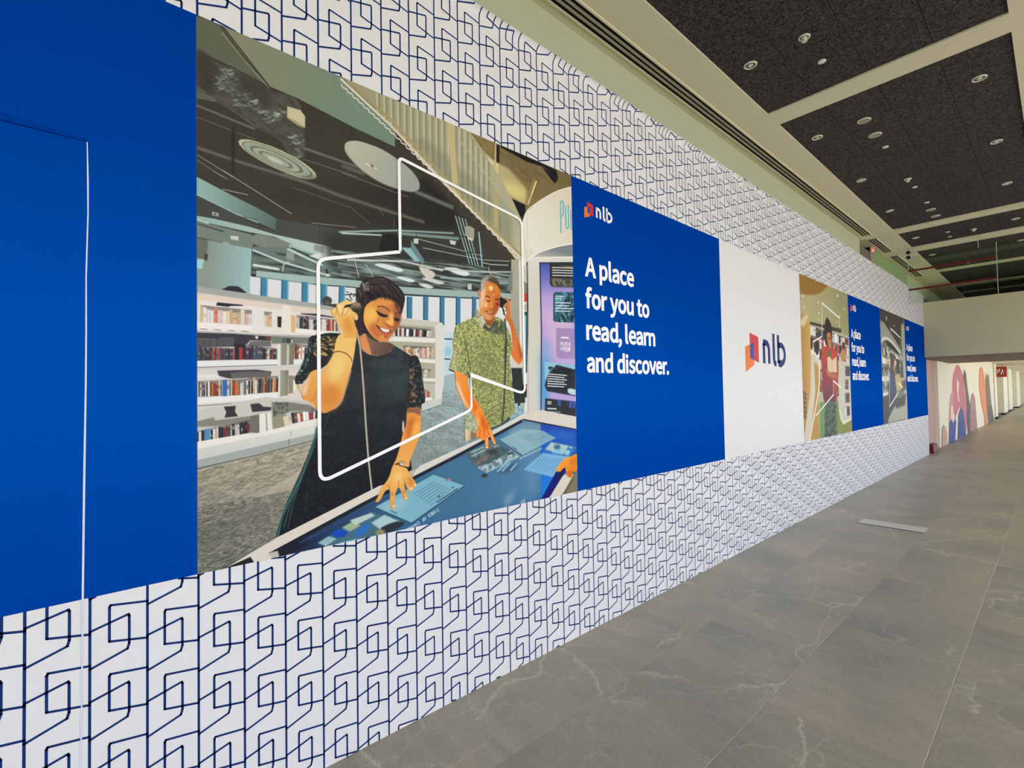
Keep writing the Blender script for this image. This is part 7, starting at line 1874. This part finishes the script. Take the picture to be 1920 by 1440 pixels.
# ------------------------------------------------------------------ header beam and the low passage beyond
struct(boxes('wall_header', [(-2.06, 4.6, 14.28, 18.3, 2.20, 3.012), (-2.06, 4.6, 14.284, 18.3, 3.012, 3.022), (-2.06, 4.6, 14.28, 18.3, 3.022, 3.44)], M_header))
struct(boxes('shade_plate', [(-2.05, 4.5, 14.30, 18.28, 2.185, 2.199)], M_soffit_shade))  # added thin plate, coloured dark to paint shade under the header
struct(boxes('wall_back', [(-2.9, 4.6, 18.3, 18.5, 2.6, CZ + .1)], M_beige))
struct(boxes('ceiling', [(-6, 4.6, 18.3, 62, 2.62, 2.72)], M_cream))
struct(boxes('wall_passage', [(-2.30, -2.14, 14.43, 16.2, 0, 2.2)], M_passage))
mw = struct(boxes('wall_passage', [(-2.30, -2.06, 16.2, 31.4, 0, 2.61)], M_cream))
PASS = [
((196,110,128),[18.55,1.2,18.58,1.62,18.89,1.9,19.45,2.15,19.9,2.21,20.33,2.15,21,1.88,21.29,1.52,21.53,0.99,21.54,0.35,21.22,0,21.02,-0.01,20.62,0.58,19.98,0.93,19.22,0.71,18.94,0.58,18.61,0.83]),
((206,150,140),[17.71,0.59,17.91,1.07,18.28,1.34,18.75,1.38,18.61,0.83,18.38,0.56]),
((240,228,214),[19.6,1.74,20.01,1.65,19.74,1.33,19.99,1.07,19.68,1.11,19.49,1.42]),
((240,220,206),[18.18,0.98,18.59,1.01,18.58,0.73,18.46,0.51,18.1,0.66]),
((48,72,150),[17.56,0,17.75,0.57,18.24,0.61,18.51,0.48,18.88,0.65,19.08,0.48,18.73,-0.02]),
((46,70,140),[19.23,0,19.56,0.69,20.16,0.92,20.67,0.75,20.94,0.38,21.02,-0.02]),
((84,80,62),[21,1.86,21.36,2.09,21.73,1.97,21.94,1.52,22.37,0.97,22.6,-0.03,21.53,-0,21.6,0.88,21.46,1.41]),
((66,80,92),[21.53,-0,21.56,0.75,22.35,0.91,22.68,-0.01]),
((168,126,128),[22.18,0.03,22.46,0.91,22.91,1.24,23.4,1.32,23.93,1.11,24.29,-0.05]),
((232,140,92),[25.38,1.51,25.76,2.17,26.23,2.31,26.95,2.23,27.56,1.81,27.82,1.24,27.95,-0.09,26.83,-0.06,26.71,0.41,25.85,0.89]),
((122,104,82),[27.84,1.71,28.1,2.12,28.44,1.95,29.25,2.07,29.6,1.36,29.91,0.79,30.93,0.03,30.48,-0.08,28.3,-0.04,27.93,0.7]),
((92,92,82),[28.3,-0.04,28.33,0.69,29.69,0.72,31.01,0.02,30.48,-0.09]),
((206,164,146),[16.41,0.01,16.51,0.44,16.8,0.54,17.11,0.45,17.3,0.26,17.32,-0.01])]
for k, (c, f) in enumerate(PASS):
    p_ = clip_rect([(f[i] - 16.22, f[i + 1]) for i in range(0, len(f), 2)], 15.1, 2.6)
    if len(p_) < 3: continue
    p_ = [(a + 16.22, b) for a, b in p_]
    flat_polys('wall_graphic', [(p_, [])], -2.058 + k * .0008, speckle(mat('wall_graphic', c, .6, .3), 6, .05), mw)
t = empty('floor_box', (-2.06, 14.9, 0), 'small dark red box standing on the floor past the hoarding end', 'box')
bm = bmesh.new(); add_box(bm, -.06, .09, -.32, .42, 0, .19)
for v in bm.verts:
    if v.co.z > .1: v.co.y = v.co.y * .8; v.co.x = v.co.x * .75
bmesh.ops.bevel(bm, geom=bm.edges[:], offset=.012, segments=2, affect='EDGES'); bmobj('body', bm, M_red, t); boxes('handle', [(-.01, .01, -.10, .12, .188, .205)], M_red, t, .004)

# row of pale shopfront piers beyond the murals
def pier(x0, x1, y0, y1, mt, lab):
    t = empty('shopfront_pier', ((x0 + x1) / 2, (y0 + y1) / 2, 0), lab, 'pier', 'pale piers at the far end of the passage'); a, b = (x1 - x0) / 2, (y1 - y0) / 2
    boxes('shaft', [(-a, a, -b, b, .09, 2.61)], mt, t); boxes('plinth', [(-a - .02, a + .06, -b - .04, b, 0, .09)], M_dark, t)
M_far = speckle(mat('pale_panel', (236, 234, 216), .5, .4), 2, .05)
pier(-2.58, -2.06, 32.0, 33.2, M_far, 'pale pier just past the end of the graphic wall')
pier(-2.58, -2.20, 33.6, 36.0, M_gold, 'golden brown pier below the red sign')
pier(-2.58, -2.06, 37.2, 40.0, M_far, 'pale pier just beyond the golden brown pier')
pier(-2.58, -2.1, 42, 45, M_far, 'pale pier second from the far end of the passage')
pier(-2.58, -2.06, 49, 53, M_far, 'farthest pale pier of the passage')
t = empty('hanging_sign', (-1.98, 33.40, 2.2), 'small red sign hanging high on the far piers', 'sign')
boxes('board', [(-.03, .03, -.02, .0, -.22, .28), (-.30, .26, -.03, .0, -.22, .28)], mat('sign_red', (176, 62, 46), .5, .3), t)
bm = bmesh.new()
for x0, x1, z0, z1 in ((-.2, -.15, -.02, .2), (-.13, -.09, -.05, .12), (-.06, -.02, -.04, .16), (.0, .04, .02, .18), (.06, .16, -.1, .0), (.1, .14, -.1, .14)): add_box(bm, x0, x1, -.036, -.03, z0, z1)
bmobj('lettering', bm, M_ink, t); [boxes('hanger', [(q, q + .01, -.018, -.010, .28, .42)], M_dark, t) for q in (-.16, .12)]
struct(boxes('wall_passage', [(-3.2, -2.62, 31.4, 62, 0, 2.62)], M_cream))
struct(boxes('wall_end', [(-6, 4.6, 61.8, 62.2, 0, 2.7)], M_cream))

# ------------------------------------------------------------------ open side: posts and sill beams of the glazed front, behind the camera
po = []
for k in range(-2, 26): po.append((4.5, 4.62, k * 2.4 - .06, k * 2.4 + .06, 0, CZ))
struct(boxes('window_1', po + [(4.5, 4.62, -6, 62, 0, .12), (4.5, 4.62, -6, 62, 3.66, CZ)], M_metal))
struct(boxes('wall_front', [(-3.2, 4.62, -6.2, -6.0, 0, CZ + .1)], M_beige))
